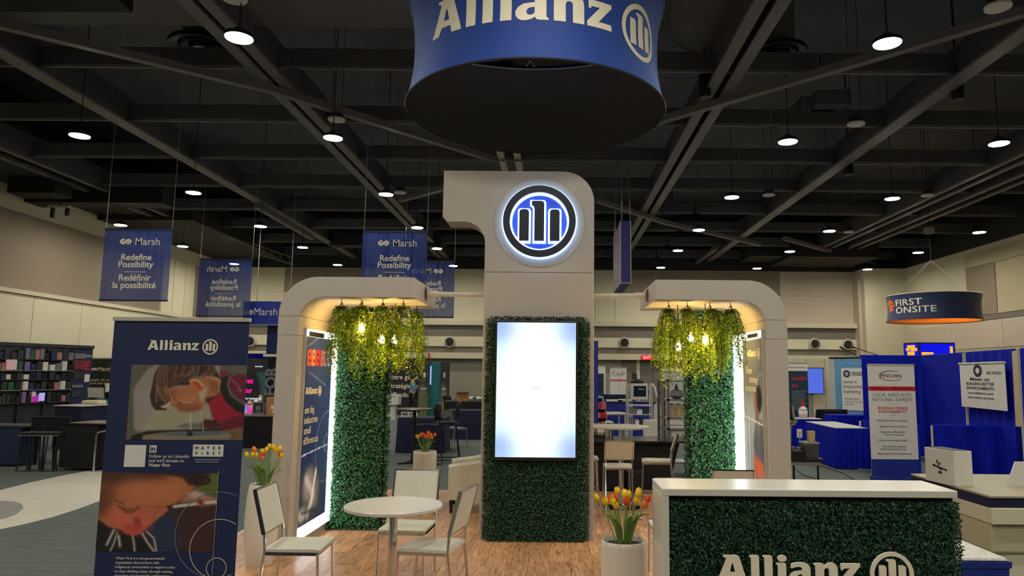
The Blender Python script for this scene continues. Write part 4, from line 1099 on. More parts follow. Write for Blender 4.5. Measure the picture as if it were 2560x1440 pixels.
cyl = [(.14, 0), (.146, .012), (.15, .06), (.153, .60), (.152, .628), (.147, .634), (.142, .628), (.140, .55)]
tulips('white cylinder pot of yellow and red tulips beside the counter', (.482, 5.0, 0), cyl, 20, .335, .185, [M_ty, M_ty, M_tr, M_ty, M_to, M_ty, M_tr], 3, .139, .60)
tall = [(.105, 0), (.112, .012), (.142, .25), (.147, .42), (.135, .62), (.122, .71), (.117, .722), (.110, .715), (.112, .64)]
tulips('tall bulging white vase of yellow and orange tulips behind the left chair', (-2.655, 6.70, 0), tall, 14, .35, .16, [M_ty, M_ty, M_tr, M_ty, M_to, M_ty], 8, .112, .685)
tulips('white pot of orange tulips seen behind the low table chairs', (-1.70, 9.62, 0), [(.14, 0), (.15, .02), (.154, .68), (.152, .71), (.146, .716), (.14, .70), (.139, .62)], 11, .26, .14, [M_to, M_tr, M_to, M_to, M_ty], 5, .138, .67)

# ---------------------------------------------------------------- roll-up banner at the left with two printed pictures
RB = thing('rollup_banner', 'blue roll-up banner with pictures of a child drinking at a fountain', 'banner', (-2.272, 4.34, 0))
rx = -2.272; bw = .412
obj('sheet', MB().box(-bw, bw, 0, .004, .09, 2.045), M_navy, RB)
obj('top_rail', MB().box(-bw - .004, bw + .004, -.012, .014, 2.045, 2.068), M_lightsteel, RB)
obj('base', MB().box(-bw - .02, bw + .02, -.1, .1, 0, .09), M_lightsteel, RB, bevel=.01)
obj('pole', MB().tube([(0, .03, .08), (0, .03, 2.05)], .01, 8), M_chrome, RB)
MBn = front((0, 0, 0))
def bl(px, py): p = ay(px, py, 4.34); return p.x - rx, p.z
x_, z_ = bl(369, 873)
wordmark(copy_at(MBn, x_, z_ - .004), .059, M_letter, RB)
# first picture, seen at the drinking fountain
def sk1(pts): 
    out = []
    for x, y in pts:
        v = (y - 65) / 1300; l = 140 - 115 * v; out.append(((x - l) / (2178 - 140 + 30*v), v))
    return out
def p1(c, pts, col, soft=0, al=1.0): c.poly(sk1(pts), col, soft, al)
cv = Canvas(330, 215, (96, 92, 80))
p1(cv, [(260, 360), (420, 150), (620, 40), (1700, 40), (1720, 1000), (1640, 1150), (300, 1220), (180, 1180), (170, 500)], (150, 140, 128), 3)
p1(cv, [(200, 520), (520, 480), (560, 1160), (240, 1230), (190, 1150)], (156, 144, 138), 4)
p1(cv, [(560, 780), (1500, 760), (1560, 1050), (1000, 1180), (300, 1200)], (166, 158, 128), 6)
p1(cv, [(900, 1150), (1050, 1080), (1400, 1070), (1500, 1160)], (116, 108, 108), 2)
p1(cv, [(140, 1290), (420, 1210), (1720, 1160), (1740, 1215), (420, 1275), (330, 1380), (100, 1380)], (34, 26, 22), 1)
p1(cv, [(330, 1290), (800, 1230), (1740, 1210), (1900, 1260), (1860, 1340), (320, 1380)], (140, 124, 104), 2)
p1(cv, [(560, 1270), (1000, 1225), (1700, 1215), (1780, 1260), (1100, 1300)], (92, 100, 112), 2)
p1(cv, [(1100, 1290), (1140, 1200), (1195, 1200), (1215, 1290)], (46, 24, 24), 1)
p1(cv, [(1500, 660), (1700, 520), (1860, 700), (2130, 900), (2110, 1150), (1740, 1200), (1560, 980), (1500, 760), (1440, 690)], (160, 24, 56), 1)
p1(cv, [(1760, 60), (2178, 70), (2178, 280), (1900, 200)], (104, 98, 90), 3)
p1(cv, [(1690, 160), (1890, 190), (1700, 330)], (132, 44, 60), 2)
p1(cv, [(1840, 250), (1960, 190), (2178, 240), (2150, 700), (2000, 640), (1860, 470)], (112, 30, 56), 2)
cv.line(sk1([(1880, 300), (2000, 400), (2080, 520), (1990, 500)]), .012, (176, 100, 120), 1)
p1(cv, [(1700, 300), (1830, 240), (2010, 190), (1870, 260), (1840, 420), (1900, 600), (2150, 760), (2130, 920), (1980, 860), (1780, 680), (1690, 480)], (30, 26, 24), 1)
cv.line(sk1([(1990, 205), (1860, 270), (1835, 420), (1890, 590), (2140, 750)]), .02, (112, 96, 88), 1)
p1(cv, [(1720, 1040), (1960, 960), (2120, 920), (2110, 1130), (1740, 1200), (1690, 1110)], (104, 24, 44), 2)
p1(cv, [(1360, 1060), (1420, 1000), (1640, 1010), (1720, 1110), (1600, 1190), (1360, 1150)], (74, 34, 26), 2)
p1(cv, [(1740, 1210), (2100, 1130), (2090, 1340), (1900, 1330), (1940, 1240)], (118, 92, 64), 2)
# face and neck
p1(cv, [(760, 520), (1150, 420), (1500, 250), (1700, 330), (1680, 540), (1560, 620), (1450, 680), (1380, 840), (1240, 850), (1180, 890), (1110, 890), (1060, 850), (1000, 885), (960, 840), (900, 790), (800, 760)], (176, 110, 74), 1)
p1(cv, [(900, 600), (1250, 560), (1240, 700), (1000, 740)], (190, 118, 78), 5)
p1(cv, [(880, 780), (1000, 740), (1360, 780), (1370, 840), (1180, 885), (1000, 880)], (150, 84, 58), 4)
p1(cv, [(1320, 540), (1480, 420), (1460, 560), (1400, 720), (1350, 700)], (190, 164, 122), 3)
p1(cv, [(1500, 300), (1690, 330), (1670, 540), (1520, 520)], (150, 92, 50), 4)
p1(cv, [(1440, 640), (1600, 600), (1590, 660), (1500, 720), (1440, 700)], (84, 32, 28), 2)
# hair
p1(cv, [(640, 60), (1580, 70), (1720, 300), (1560, 250), (1330, 260), (1190, 320), (1150, 420), (980, 420), (790, 520), (820, 690), (720, 740), (760, 860), (560, 860), (490, 780), (455, 620), (500, 420), (540, 230)], (58, 38, 32), 1)
for k in range(60):
    x0 = random.uniform(640, 1620); f = (x0 - 640) / 980
    xm, ym = x0 - 70 + f*60, random.uniform(160, 260); xe = 540 + f * 800 + random.uniform(-60, 60); ye = random.uniform(330, 440) if f > .45 else random.uniform(560, 820)
    if f > .45: ye = random.uniform(230, 390)
    cv.line(sk1([(x0, 70), (xm, ym), (xe, ye)]), random.uniform(.006, .02), random.choice([(132, 98, 76), (104, 70, 54), (84, 56, 46), (150, 116, 92), (46, 30, 28)]), 1, .55)
for k in range(16):
    x0 = 560 + k * 20; cv.line(sk1([(x0, 420 + k*4), (x0 + 60, 580), (x0 + 130, 700 + 3*k)]), .008, random.choice([(168, 118, 70), (196, 148, 96), (120, 76, 46)]), 0, .6)
for k in range(14): cv.line(sk1([(1420 + k*14, 250 + k*3), (1560 + 12*k, 330), (1680, 280 + k*16)]), .007, random.choice([(196, 128, 66), (150, 86, 40), (210, 150, 90)]), 0, .6)
for k in range(10): cv.line(sk1([(800, 530 - 6*k), (960, 470 - 6*k), (1160, 470 + 8*k)]), .006, (180, 120, 76), 0, .5)
cv.poly(sk1([(640, 790), (740, 760), (830, 690), (800, 790), (700, 820)]), (206, 168, 140), 1)
# ear
e_ = sk1([(1290, 430)])[0]
p1(cv, [(1160, 370), (1220, 320), (1320, 330), (1395, 420), (1380, 520), (1320, 520), (1280, 600), (1200, 500)], (196, 110, 70), 1)
p1(cv, [(1200, 370), (1280, 350), (1370, 430), (1360, 510), (1290, 460)], (198, 66, 34), 2)
cv.line(sk1([(1170, 350), (1240, 318), (1330, 345), (1400, 430)]), .018, (220, 172, 124), 1)
p1(cv, [(950, 745), (1000, 705), (1005, 740)], (30, 18, 16), 1); cv.line(sk1([(1030, 700), (1100, 722), (1200, 700), (1255, 600)]), .008, (224, 168, 120), 0, .8)
cv.line(sk1([(1180, 890), (1170, 1050), (1180, 1180)]), .016, (206, 196, 170), 1, .9); cv.line(sk1([(1110, 900), (1100, 1060)]), .01, (180, 168, 146), 1, .8); cv.line(sk1([(1370, 850), (1370, 950), (1385, 1040), (1400, 1200)]), .014, (190, 178, 150), 1, .8)
cv.line(sk1([(1200, 880), (1280, 900), (1300, 950)]), .008, (120, 108, 90), 0, .8)
xa, za = bl(318, 1100); xb_, zb_ = bl(608, 914)
xa = -.285; PWW, PHH = .412 - xa, .445
flatprint('picture', cv, PWW, PHH, copy_at(MBn, xa, 1.335), printmat('banner_picture'), RB)
# second picture, close view of a child drinking
def sk2(pts):
    return [((x - (120 - 80*((y-325)/870))) / 1302, (y - 322 + 45*((x-120)/1300)) / 852) for x, y in pts]
def p2(c, pts, col, soft=0, al=1.0): c.poly(sk2(pts), col, soft, al)
cv = Canvas(330, 218, (52, 34, 32))
p2(cv, [(880, 700), (1400, 560), (1400, 1150), (900, 1150)], (66, 36, 36), 8)
p2(cv, [(600, 860), (880, 700), (960, 900), (960, 1160), (640, 1160)], (40, 50, 78), 10)
p2(cv, [(0, 800), (620, 900), (700, 1200), (0, 1220)], (22, 20, 22), 6)
p2(cv, [(1150, 280), (1430, 270), (1430, 560), (1250, 520), (1130, 470)], (96, 104, 38), 6)
p2(cv, [(110, 320), (1120, 290), (1180, 420), (1060, 520), (960, 610), (840, 660), (860, 700), (700, 830), (600, 900), (560, 960), (460, 985), (380, 970), (340, 930), (250, 920), (180, 900), (70, 820), (60, 600)], (186, 104, 68), 2)
p2(cv, [(110, 320), (900, 290), (820, 400), (400, 420), (110, 500)], (84, 50, 38), 12)
p2(cv, [(400, 430), (1000, 400), (1080, 470), (900, 600), (600, 650), (420, 600)], (196, 118, 76), 14)
p2(cv, [(60, 500), (250, 420), (260, 640), (120, 820), (50, 800)], (112, 62, 44), 12)
p2(cv, [(250, 700), (640, 720), (660, 860), (540, 960), (340, 920), (200, 860)], (206, 100, 78), 10)
p2(cv, [(360, 880), (560, 860), (590, 920), (460, 985), (350, 950)], (196, 72, 62), 4)
p2(cv, [(460, 790), (550, 800), (540, 900), (480, 870)], (150, 56, 48), 5)
cv.line(sk2([(250, 610), (360, 660), (450, 690), (560, 665)]), .018, (112, 58, 42), 2); cv.line(sk2([(380, 655), (480, 690), (570, 660)]), .02, (206, 140, 106), 2, .7)
for k in range(15):
    f = k / 14; x0 = 300 + 230*f; y0 = 668 + 40*math.sin(f*PI); cv.line(sk2([(x0, y0), (x0 + 6 + 14*(f-.3), y0 + 30 + 20*math.sin(f*PI))]), .010, (40, 18, 14), 0, .9)
cv.line(sk2([(560, 660), (740, 680), (840, 655)]), .009, (120, 62, 44), 1, .8); cv.line(sk2([(740, 680), (700, 760), (690, 830)]), .008, (120, 60, 44), 1, .7)
p2(cv, [(830, 660), (870, 650), (890, 700), (860, 700)], (40, 24, 22), 1)
p2(cv, [(700, 300), (1150, 270), (1340, 290), (1280, 380), (1180, 440), (1080, 420), (1020, 350)], (52, 32, 24), 3)
cv.ell(.86, .10, .075, .06, (40, 24, 20), 1, 1, hole=.6); cv.line(sk2([(780, 370), (820, 310)]), .01, (150, 96, 70), 1, .7)
p2(cv, [(1060, 520), (1140, 480), (1300, 520), (1400, 560), (1400, 610), (1220, 640), (1100, 600), (980, 620)], (176, 120, 102), 4)
p2(cv, [(1060, 520), (1160, 480), (1280, 520), (1160, 570)], (198, 168, 156), 4)
cv.line(sk2([(920, 660), (1100, 632), (1260, 605), (1390, 590)]), .036, (206, 196, 178), 1)
p2(cv, [(1180, 560), (1260, 590), (1240, 650), (1170, 620)], (128, 52, 44), 3)
for pts, w in ((((250, 940), (210, 1020), (170, 1100)), .05), (((290, 960), (240, 1100), (200, 1180)), .03), (((300, 1000), (315, 1110)), .05), (((455, 990), (470, 1080), (475, 1165)), .035), (((560, 960), (620, 1060), (690, 1150)), .04), (((610, 940), (690, 1010), (715, 1150)), .035)):
    cv.line(sk2(pts), w, (96, 86, 84), 2, .85); cv.line(sk2(pts), w * .35, (206, 196, 190), 1, .9)
flatprint('picture', cv, .695, .452, copy_at(MBn, -.412, .69), printmat('banner_picture'), RB)
# words and emblems on the banner
obj('white_card', MB().prism([[(0, 0), (.126, 0), (.126, .128), (0, .128)]], 0, .001, copy_at(MBn, -.285, 1.175) @ Matrix.Translation((0, 0, .003))), M_paper, RB)
x_, z_ = bl(374, 1131)
obj('network_badge', MB().prism([[(0, 0), (.042, 0), (.042, .042), (0, .042)]], 0, .001, copy_at(MBn, x_, z_) @ Matrix.Translation((0, 0, .003))), M_paper, RB)
text('in', .046, copy_at(MBn, x_ + .021, z_ + .008), M_navy, RB, bold=.02, lift=.006)
for i, (l, bld) in enumerate((('Follow us on LinkedIn', .004), ("and we'll donate to", .004), ('Water First', .02))):
    text(l, .027, copy_at(MBn, x_, z_ - .030 - .026*i), M_letter, RB, bold=bld, align='LEFT')
x_, z_ = bl(482, 1141)
obj('white_card', MB().prism([[(0, 0), (.182, 0), (.182, .07), (0, .07)]], 0, .001, copy_at(MBn, x_, z_) @ Matrix.Translation((0, 0, .003))), M_paper, RB)
for j, word in enumerate(('WATER', 'FIRST')):
    for i, ch in enumerate(word): text(ch, .026, copy_at(MBn, x_ + .023 + .034*i, z_ + .042 - .031*j), M_navy, RB, bold=.02, lift=.006)
for j in range(2): text('Improving access to clean, safe water in', .0095 if j == 0 else .0095, copy_at(MBn, x_ + .09, z_ - .02 - .013*j), M_letter, RB) if j == 0 else text('Indigenous communities in Canada.', .0095, copy_at(MBn, x_ + .09, z_ - .033), M_letter, RB)
for i, l in enumerate(('Water First is a non-governmental', 'organization that partners with', 'Indigenous communities to support access', 'to clean drinking water, through training,', 'education and meaningful collaboration.')):
    text(l, .0205, copy_at(MBn, -.29, .645 - .0245*i), M_letter, RB, bold=.004, align='LEFT')
def ringline(cx, cy, r, mat, wid=.0022):
    lp0 = [(cx + r*math.cos(a), cy + r*math.sin(a)) for a in np.linspace(0, 2*PI, 97)]
    b = MB()
    for (xA, yA), (xB, yB) in zip(lp0, lp0[1:]):
        if max(xA, xB) > .411: continue
        L = math.hypot(xA-cx, yA-cy); k = wid / L
        q = [(xA - (xA-cx)*k, yA - (yA-cy)*k), (xA + (xA-cx)*k, yA + (yA-cy)*k), (xB + (xB-cx)*k, yB + (yB-cy)*k), (xB - (xB-cx)*k, yB - (yB-cy)*k)]
        b.add([tuple(MBn @ Vector((x, y, .006))) for x, y in q], [(3, 2, 1, 0)])
    return obj('circle_line', b, mat, RB)
M_line1 = pm('grey_blue_line', (128, 134, 156), .6); M_line2 = pm('pale_line', (190, 188, 180), .6)
ringline(.295, .79, .245, M_line1, .0018); ringline(.31, .71, .168, M_line2, .0024); ringline(.305, .60, .058, M_line2, .0024)
b = MB(); zz = 1.16
while zz > .10:
    b.add([tuple(MBn @ Vector(v)) for v in ((.2815, zz, .006), (.2845, zz, .006), (.2845, zz - .006, .006), (.2815, zz - .006, .006))], [(3, 2, 1, 0)]); zz -= .009
obj('dotted_line', b, M_line2, RB)

# ================================================================ NEIGHBOURING STANDS
def at(name, label, cat, A, B=None, group=None):
    """thing whose local x runs from floor point A to B (or along the hall's width)"""
    rz = math.atan2(B[1]-A[1], B[0]-A[0]) if B is not None else 0.0
    t = thing(name, label, cat, (A[0], A[1], 0), rz, group); L = math.hypot(B[0]-A[0], B[1]-A[1]) if B is not None else 0
    return t, L
def wavy(x0, x1, y, z0, z1, amp, per, back=.004, flare=1.4):
    b = MB(); n = max(8, int((x1-x0)/per*6)); vs = []
    ph = RNG.random() * 6
    for j in range(4):
        f = j/3
        for i in range(n+1):
            x = x0 + (x1-x0)*i/n; a = amp * (flare - (flare-.45)*f)
            vs.append((x, y - a*(.5+.5*math.sin(2*PI*(x-x0)/per + .8*math.sin(1.7*x+ph))) , z0 + (z1-z0)*f))
    b.add(vs, [(j*(n+1)+i, j*(n+1)+i+1, (j+1)*(n+1)+i+1, (j+1)*(n+1)+i) for j in range(3) for i in range(n)])
    return b
def skirted_table(label, loc, w, d, rz, h=.76, mat=None, top=None, group=None, pleats=True):
    mat = mat or M_bluecl; t = thing('skirted_table', label, 'table', loc, rz, group)
    obj('tabletop', MB().box(-w/2, w/2, -d/2, d/2, h - .03, h), top or M_lam, t, bevel=.004)
    hw, hd = w/2 + .008, d/2 + .008
    for ang, ln, off in ((0, w, hd), (PI/2, d, hw), (PI, w, hd), (-PI/2, d, hw)):
        b = wavy(-ln/2 - .01, ln/2 + .01, 0, .015, h - .012, .022 if pleats else .006, .11 if pleats else .5)
        R_ = Matrix.Rotation(ang, 4, 'Z') @ Matrix.Translation((0, -off, 0)); b.v = [tuple(R_ @ Vector(v)) for v in b.v]
        obj('skirt_panel', b, mat, t, smooth=True)
    for sx in (-1, 1):
        for sy in (-1, 1): obj('leg', MB().tube([(sx*(w/2-.06), sy*(d/2-.06), 0), (sx*(w/2-.06), sy*(d/2-.06), h - .03)], .014, 6), M_chrome, t)
    return t
def cloth_table(label, loc, w, d, rz, h, mat, group=None):
    """table under a floor-length fitted cloth, a little flared at the foot"""
    t = thing('draped_table', label, 'table', loc, rz, group)
    b = MB(); n = 40; V = []
    def P(k, grow, z, am):
        per = 2*(w+d); s = per*k/n
        if s < w: x, y = -w/2 + s, -d/2
        elif s < w+d: x, y = w/2, -d/2 + (s-w)
        elif s < 2*w+d: x, y = w/2 - (s-w-d), d/2
        else: x, y = -w/2, d/2 - (s-2*w-d)
        q = 1 + grow + am*math.sin(k*2.4); return (x*q, y*(1 + grow*1.5 + am*math.sin(k*2.4)), z)
    for z, g, am in ((h, 0, 0), (h - .02, .012, 0), (h*.5, .03, .008), (.01, .06, .022)): V += [P(k, g, z, am) for k in range(n)]
    F_ = [(j*n+k, (j+1)*n+k, (j+1)*n+(k+1) % n, j*n+(k+1) % n) for j in range(3) for k in range(n)] + [tuple(range(n))]
    obj('cloth', b.add(V, F_), mat, t, smooth=True)
    obj('tabletop', MB().box(-w/2 + .01, w/2 - .01, -d/2 + .01, d/2 - .01, h - .04, h - .008), M_dark, t)
    return t
def rollup(label, loc, w, h, rz, mat, group=None, cat='banner', base=True):
    t = thing('rollup_banner', label, cat, loc, rz, group)
    obj('sheet', MB().box(-w/2, w/2, 0, .004, .08, h), mat, t)
    obj('top_rail', MB().box(-w/2, w/2, -.012, .012, h, h + .025), M_lightsteel, t)
    if base: obj('base', MB().box(-w/2, w/2, -.09, .09, 0, .08), M_lightsteel, t, bevel=.01)
    obj('pole', MB().tube([(0, .03, .06), (0, .03, h)], .01, 6), M_chrome, t)
    return t
def rect(M, x0, x1, z0, z1, mat, parent, name='print_block', lift=.003, d=.0):
    return obj(name, MB().prism([[(x0, z0), (x1, z0), (x1, z1), (x0, z1)]], 0, d, M @ Matrix.Translation((0, 0, lift))), mat, parent)
I = front((0, 0, 0))

# ---------------- right: blue pipe and drape, roll-ups, tables
def drape(label, A, B, z0, z1, per=.22, amp=.05, group='royal blue drapes on the right', flat=False, post=True):
    t, L = at('pipe_drape', label, 'drape', A, B, group)
    obj('cloth', wavy(.03, L - .02, .0, z0, z1, .006 if flat else amp, 1.2 if flat else per), M_bluecl, t, smooth=True)
    obj('rail', MB().tube([(0, .02, z1), (L, .02, z1)], .018, 8), M_bluecl, t)
    if post:
        obj('post', MB().tube([(0, -.03, 0), (0, -.03, z1)], .02, 8), M_lightsteel, t); obj('foot', MB().box(-.2, .2, -.23, .17, 0, .012), M_lightsteel, t)
    return t
D0, D1 = Vector((8.0, 15.7, 0)), Vector((7.4, 11.4, 0))
dB0, dB1, dB2, dB3 = D0, online(2410, D0, D1), online(2546, D0, D1), Vector((7.05, 8.9, 0))
ZT = 2.19
drape('tall smooth royal blue drape behind the white roll-up banner', ay(2150, 900, 15.75).to_2d(), (8.2, 15.75), .03, ZT, flat=True, post=False)
drape('tall smooth royal blue drape section right of white roll-up banner', dB0 - Vector((0, .08, 0)), dB1, .03, ZT, flat=True, post=False)
drape('tall pleated royal blue drape section behind the white hanging poster', dB1 - Vector((.02, .12, 0)), dB2 + Vector((0, .08, 0)), .03, ZT, per=.34, amp=.035)
drape('tall royal blue drape section cut by the frame at right', dB2 - Vector((.02, .1, 0)), dB3, .03, ZT, per=.45, amp=.03)
La = az(2149, 1171); Lb = az(2318, 1066, .90); Lc = az(2640, 1070, .93)
drape('low royal blue drape behind white box with twig mark', Lb + Vector((.06, -.02, 0)), Lc, .03, .92, per=.38, amp=.09)
drape('low royal blue drape between the skirted table and roll-up banner', La + Vector((.08, .02, 0)), Lb - Vector((.12, 0, 0)), .03, .89, flat=True)
# white hanging poster on the drape
t, L = at('hanging_poster', 'white poster with round blue emblem hung on the blue drape', 'poster', (online(2418, D0, D1) - Vector((.10, 0, 0))).to_2d(), (online(2533, D0, D1) - Vector((.10, 0, 0))).to_2d())
hm = math.hypot(*(online(2475, D0, D1).to_2d())); zt, zb = ay(2475, 908, online(2475, D0, D1).y).z, ay(2475, 1022, online(2475, D0, D1).y).z
obj('sheet', MB().box(0, L, -.03, -.022, zb, zt), M_paper, t); obj('top_rail', MB().tube([(-.03, -.03, zt), (L + .03, -.03, zt)], .018, 8), M_lightsteel, t)
Mp = front((0, -.031, 0))
obj('round_emblem', MB().prism([_ell(L*.43, zt - .13, .17, .11, 28)], 0, 0, Mp @ Matrix.Translation((0, 0, .002))), M_navy, t)
obj('round_emblem', MB().prism([_ell(L*.43, zt - .13, .08, .05, 20)], 0, 0, Mp @ Matrix.Translation((0, 0, .004))), M_letter, t)
M_ink = pm('dark_ink', (40, 42, 52), .6)
for i, (l, s, w_) in enumerate((('BCTESG', .06, .42), ('Meet us', .08, .7), ('BUILDING BETTER', .07, 1.0), ('ENVIRONMENTS', .07, 1.0), ('remediation and', .055, .9), ('restoration services', .055, .95))):
    text(l, s, copy_at(Mp, L*(.78 if i == 0 else .46), (zt - .19) - (.0 if i == 0 else .035 + .078*i)), M_ink, t, bold=.015, width=L*.62*w_ if i else L*.3)
# white roll-up with red band
g0, g1 = az(2183, 1203), az(2297, 1203)
pc = (g0 + g1) / 2; rzp = math.atan2(g1.y - g0.y, g1.x - g0.x)
t = rollup('white Pinchin roll-up banner with a red band by the blue drapes', pc, .80, 1.93, 0, M_paper)
w = .40
rect(I, -w, w, .08, .36, M_bluec, t, lift=.002); [c for c in t.children if c.name.startswith('base')][0].data.materials[0] = M_bluec
rect(I, -w, w, 1.50, 1.575, M_red, t, 'red_band')
text('PINCHIN', .085, copy_at(I, -.005, 1.725), M_ink, t, bold=.01, width=.36)
lp0 = [(.21*math.cos(a), 1.755 + .085*math.sin(a)) for a in np.linspace(0, 2*PI, 65)]
for nm, a, b, m in (('swoosh', 9, 31, M_dark), ('swoosh', 31, 58, M_red)):
    bb = MB()
    for k in range(a, b):
        (xa, ya), (xb, yb) = lp0[k], lp0[k+1]; f = .05 + .05*math.sin(PI*(k-a)/(b-a))
        bb.add([(xa, -.005, ya), (xa*(1-f), -.005, 1.755+(ya-1.755)*(1-f)), (xb*(1-f), -.005, 1.755+(yb-1.755)*(1-f)), (xb, -.005, yb)], [(0, 1, 2, 3)])
    obj(nm, bb, m, t)
text('pinchin.com  |  1.855.PINCHIN', .05, copy_at(I, 0, 1.523), M_letter, t, bold=.012, width=.68)
text('LOCAL RESOURCES\nNATIONAL EXPERTS', .085, copy_at(I, 0, 1.405), M_grey, t, bold=.004, line=.95, width=.68)
text('BUILDING SCIENCE\n& SUSTAINABILITY', .062, copy_at(I, 0, 1.19), M_red, t, bold=.02, line=.95, width=.50)
for i, (l, ww) in enumerate((('Building Envelope Consulting', .5), ('Building Property Condition', .46), ('Hazardous Materials', .42), ('Indoor Air Quality', .32), ('Commissioning & LEED', .5), ('Environmental Site Assessment', .4), ('Geotechnical', .42), ('Mechanical & Electrical Engineering', .56))):
    text(l, .036, copy_at(I, 0 if i % 2 else -.02, (.99, .89, .80, .755, .66, .56, .515, .44)[i]), M_ink, t, width=ww, bold=.01)
for z0, ww in ((1.28, .18), (1.09, .13)): rect(I, -ww/2, ww/2, z0, z0 + .004, M_grey, t, 'rule')
# light blue stand wall with poster
A = az(2092, 1075); A = ay(2090, 1000, 19.0); B = ay(2330, 1000, 17.2)
M_skyp = pm('sky_blue_print', (104, 158, 200), .5, var=.06, scale=1)
t, L = at('display_wall', 'light blue fabric display wall behind the skirted tables', 'display wall', A.to_2d(), B.to_2d())
obj('panel', MB().box(0, L, 0, .3, .02, 2.2), M_skyp, t, bevel=.03, seg=3); obj('end_panel', MB().box(-.16, .0, .0, .3, .02, 2.2), pm('pale_side_panel', (176, 188, 192), .5), t, bevel=.02)
obj('top_edge', MB().box(-.16, L, -.01, .31, 2.2, 2.24), M_blackpl, t)
for x0, x1, z in ((.25, 1.7, 2.0), (.25, 1.6, 1.02)): rect(I, x0, x1, z, z + .02, pm('mid_blue_line', (84, 130, 178), .5), t, 'print_line')
text('Infra\nSustain', .2, copy_at(I, 1.05, 1.82), pm('mid_blue_line', (84, 130, 178)), t, align='LEFT', line=.9); text('Net\n\nBuild', .19, copy_at(I, 1.15, 1.15), pm('mid_blue_line', (84, 130, 178)), t, align='LEFT')
t2, L2 = at('poster_board', 'white poster about property risk on the light blue wall', 'poster', (A.x + .18*math.cos(math.atan2(B.y-A.y, B.x-A.x)), A.y + .18*math.sin(math.atan2(B.y-A.y, B.x-A.x))), B.to_2d())
obj('sheet', MB().box(0, .62, -.02, -.005, .86, 1.94), M_paper, t2)
Mq = front((0, -.021, 0))
obj('round_emblem', MB().prism([_ell(.15, 1.80, .095, .095, 28), _ell(.15, 1.80, .05, .05, 20)], 0, 0, Mq @ Matrix.Translation((0, 0, .002))), M_navy, t2)
obj('emblem_star', MB().prism([[(.15, 1.84), (.165, 1.81), (.19, 1.80), (.165, 1.785), (.15, 1.76), (.135, 1.785), (.11, 1.80), (.135, 1.81)]], 0, 0, Mq @ Matrix.Translation((0, 0, .003))), M_grey, t2)
text('Global Risk\nConsultants', .06, copy_at(Mq, .28, 1.81), M_ink, t2, align='LEFT', bold=.03, line=.85)
for i, l in enumerate(('Leader in', 'Property Risk', 'Engineering')): text(l, .105, copy_at(Mq, .05, 1.56 - .125*i), M_ink, t2, align='LEFT', width=(.36, .50, .44)[i])
for i, l in enumerate(('Risk Management', 'Loss Control Partner', 'since 1958')): text(l, .055, copy_at(Mq, .07, 1.14 - .075*i), M_grey, t2, align='LEFT', bold=.008)
# lectern with two gooseneck microphones and a small sign
lc = ay(2185, 1000, 20.0)
t = thing('lectern', 'pale blue lectern top with gooseneck microphones behind the display wall', 'lectern', (lc.x, lc.y, 0))
obj('body', MB().prism([[(-.35, 0), (.35, 0), (.45, 2.2), (-.45, 2.2)]], -.4, 0, I), M_skyp, t); obj('top', MB().box(-.5, .5, -.05, .45, 2.2, 2.26), M_dark, t)
for xs, pts in ((-1, [(-.38, .1, 2.26), (-.42, .1, 2.34), (-.75, .1, 2.5)]), (1, [(.42, .1, 2.26), (.1, .1, 2.36), (-.42, .1, 2.53)])):
    m_ = obj('microphone', MB().tube(pts, .012, 6), M_blackpl, t); d = (Vector(pts[-1]) - Vector(pts[-2])).normalized(); e = Vector(pts[-1]); obj('mic_head', MB().tube([e, e + d*.12], .024, 8), M_blackpl, m_)
t = thing('table_sign', 'small white sign showing above the Pinchin banner', 'sign', ay(2257, 906, 16.5))
obj('card', MB().box(-.23, .23, 0, .01, -.1, .04), M_paper, t); text('RESTORATION', .05, copy_at(I, 0, -.05), M_ink, t, bold=.02, width=.38); obj('stand', MB().box(-.02, .02, .02, .04, -t.location.z, 0), M_grey, t)
# screens above the drapes
sc_ = ay(2323, 875, 16.8)
M_scrb = em('blue_screen', (18, 22, 232), 1.0); M_scro = em('orange_screen_mark', (255, 170, 40), 1.3)
for k, (pxa, pxb, lab) in enumerate(((2262, 2295, 'left blue screen with orange emblem above the blue drapes'), (2298, 2385, 'wide blue screen above the blue drapes near right wall'))):
    a, b = ay(pxa, 875, 16.8 if k else 17.1), ay(pxb, 875, 16.8)
    t, L = at('monitor', lab, 'screen', a.to_2d(), b.to_2d())
    zt_ = ay(pxa, 859, 16.8).z
    obj('housing', MB().box(-.03, L + .03, .0, .08, 1.75, zt_ + .03), M_blackpl, t); rect(I, 0, L, 1.78, zt_, M_scrb, t, 'display', .003)
    if k == 0:
        for (u0, u1, v0, v1) in ((.2, .8, .20, .27), (.45, .95, .13, .20), (.2, .75, .03, .12), (.1, .4, .14, .2)): rect(I, L*u0, L*u1, zt_ - .30 + v0, zt_ - .30 + v1, M_scro, t, 'emblem_block', .006)
    else: rect(I, .05, .33, zt_ - .27, zt_ - .20, M_scro, t, 'emblem_block', .006); rect(I, L - .1, L - .03, zt_ - .22, zt_ - .06, M_scro, t, 'emblem_block', .006)
    obj('stand', MB().box(L/2 - .04, L/2 + .04, .08, .14, 0, 1.9), M_blackpl, t)
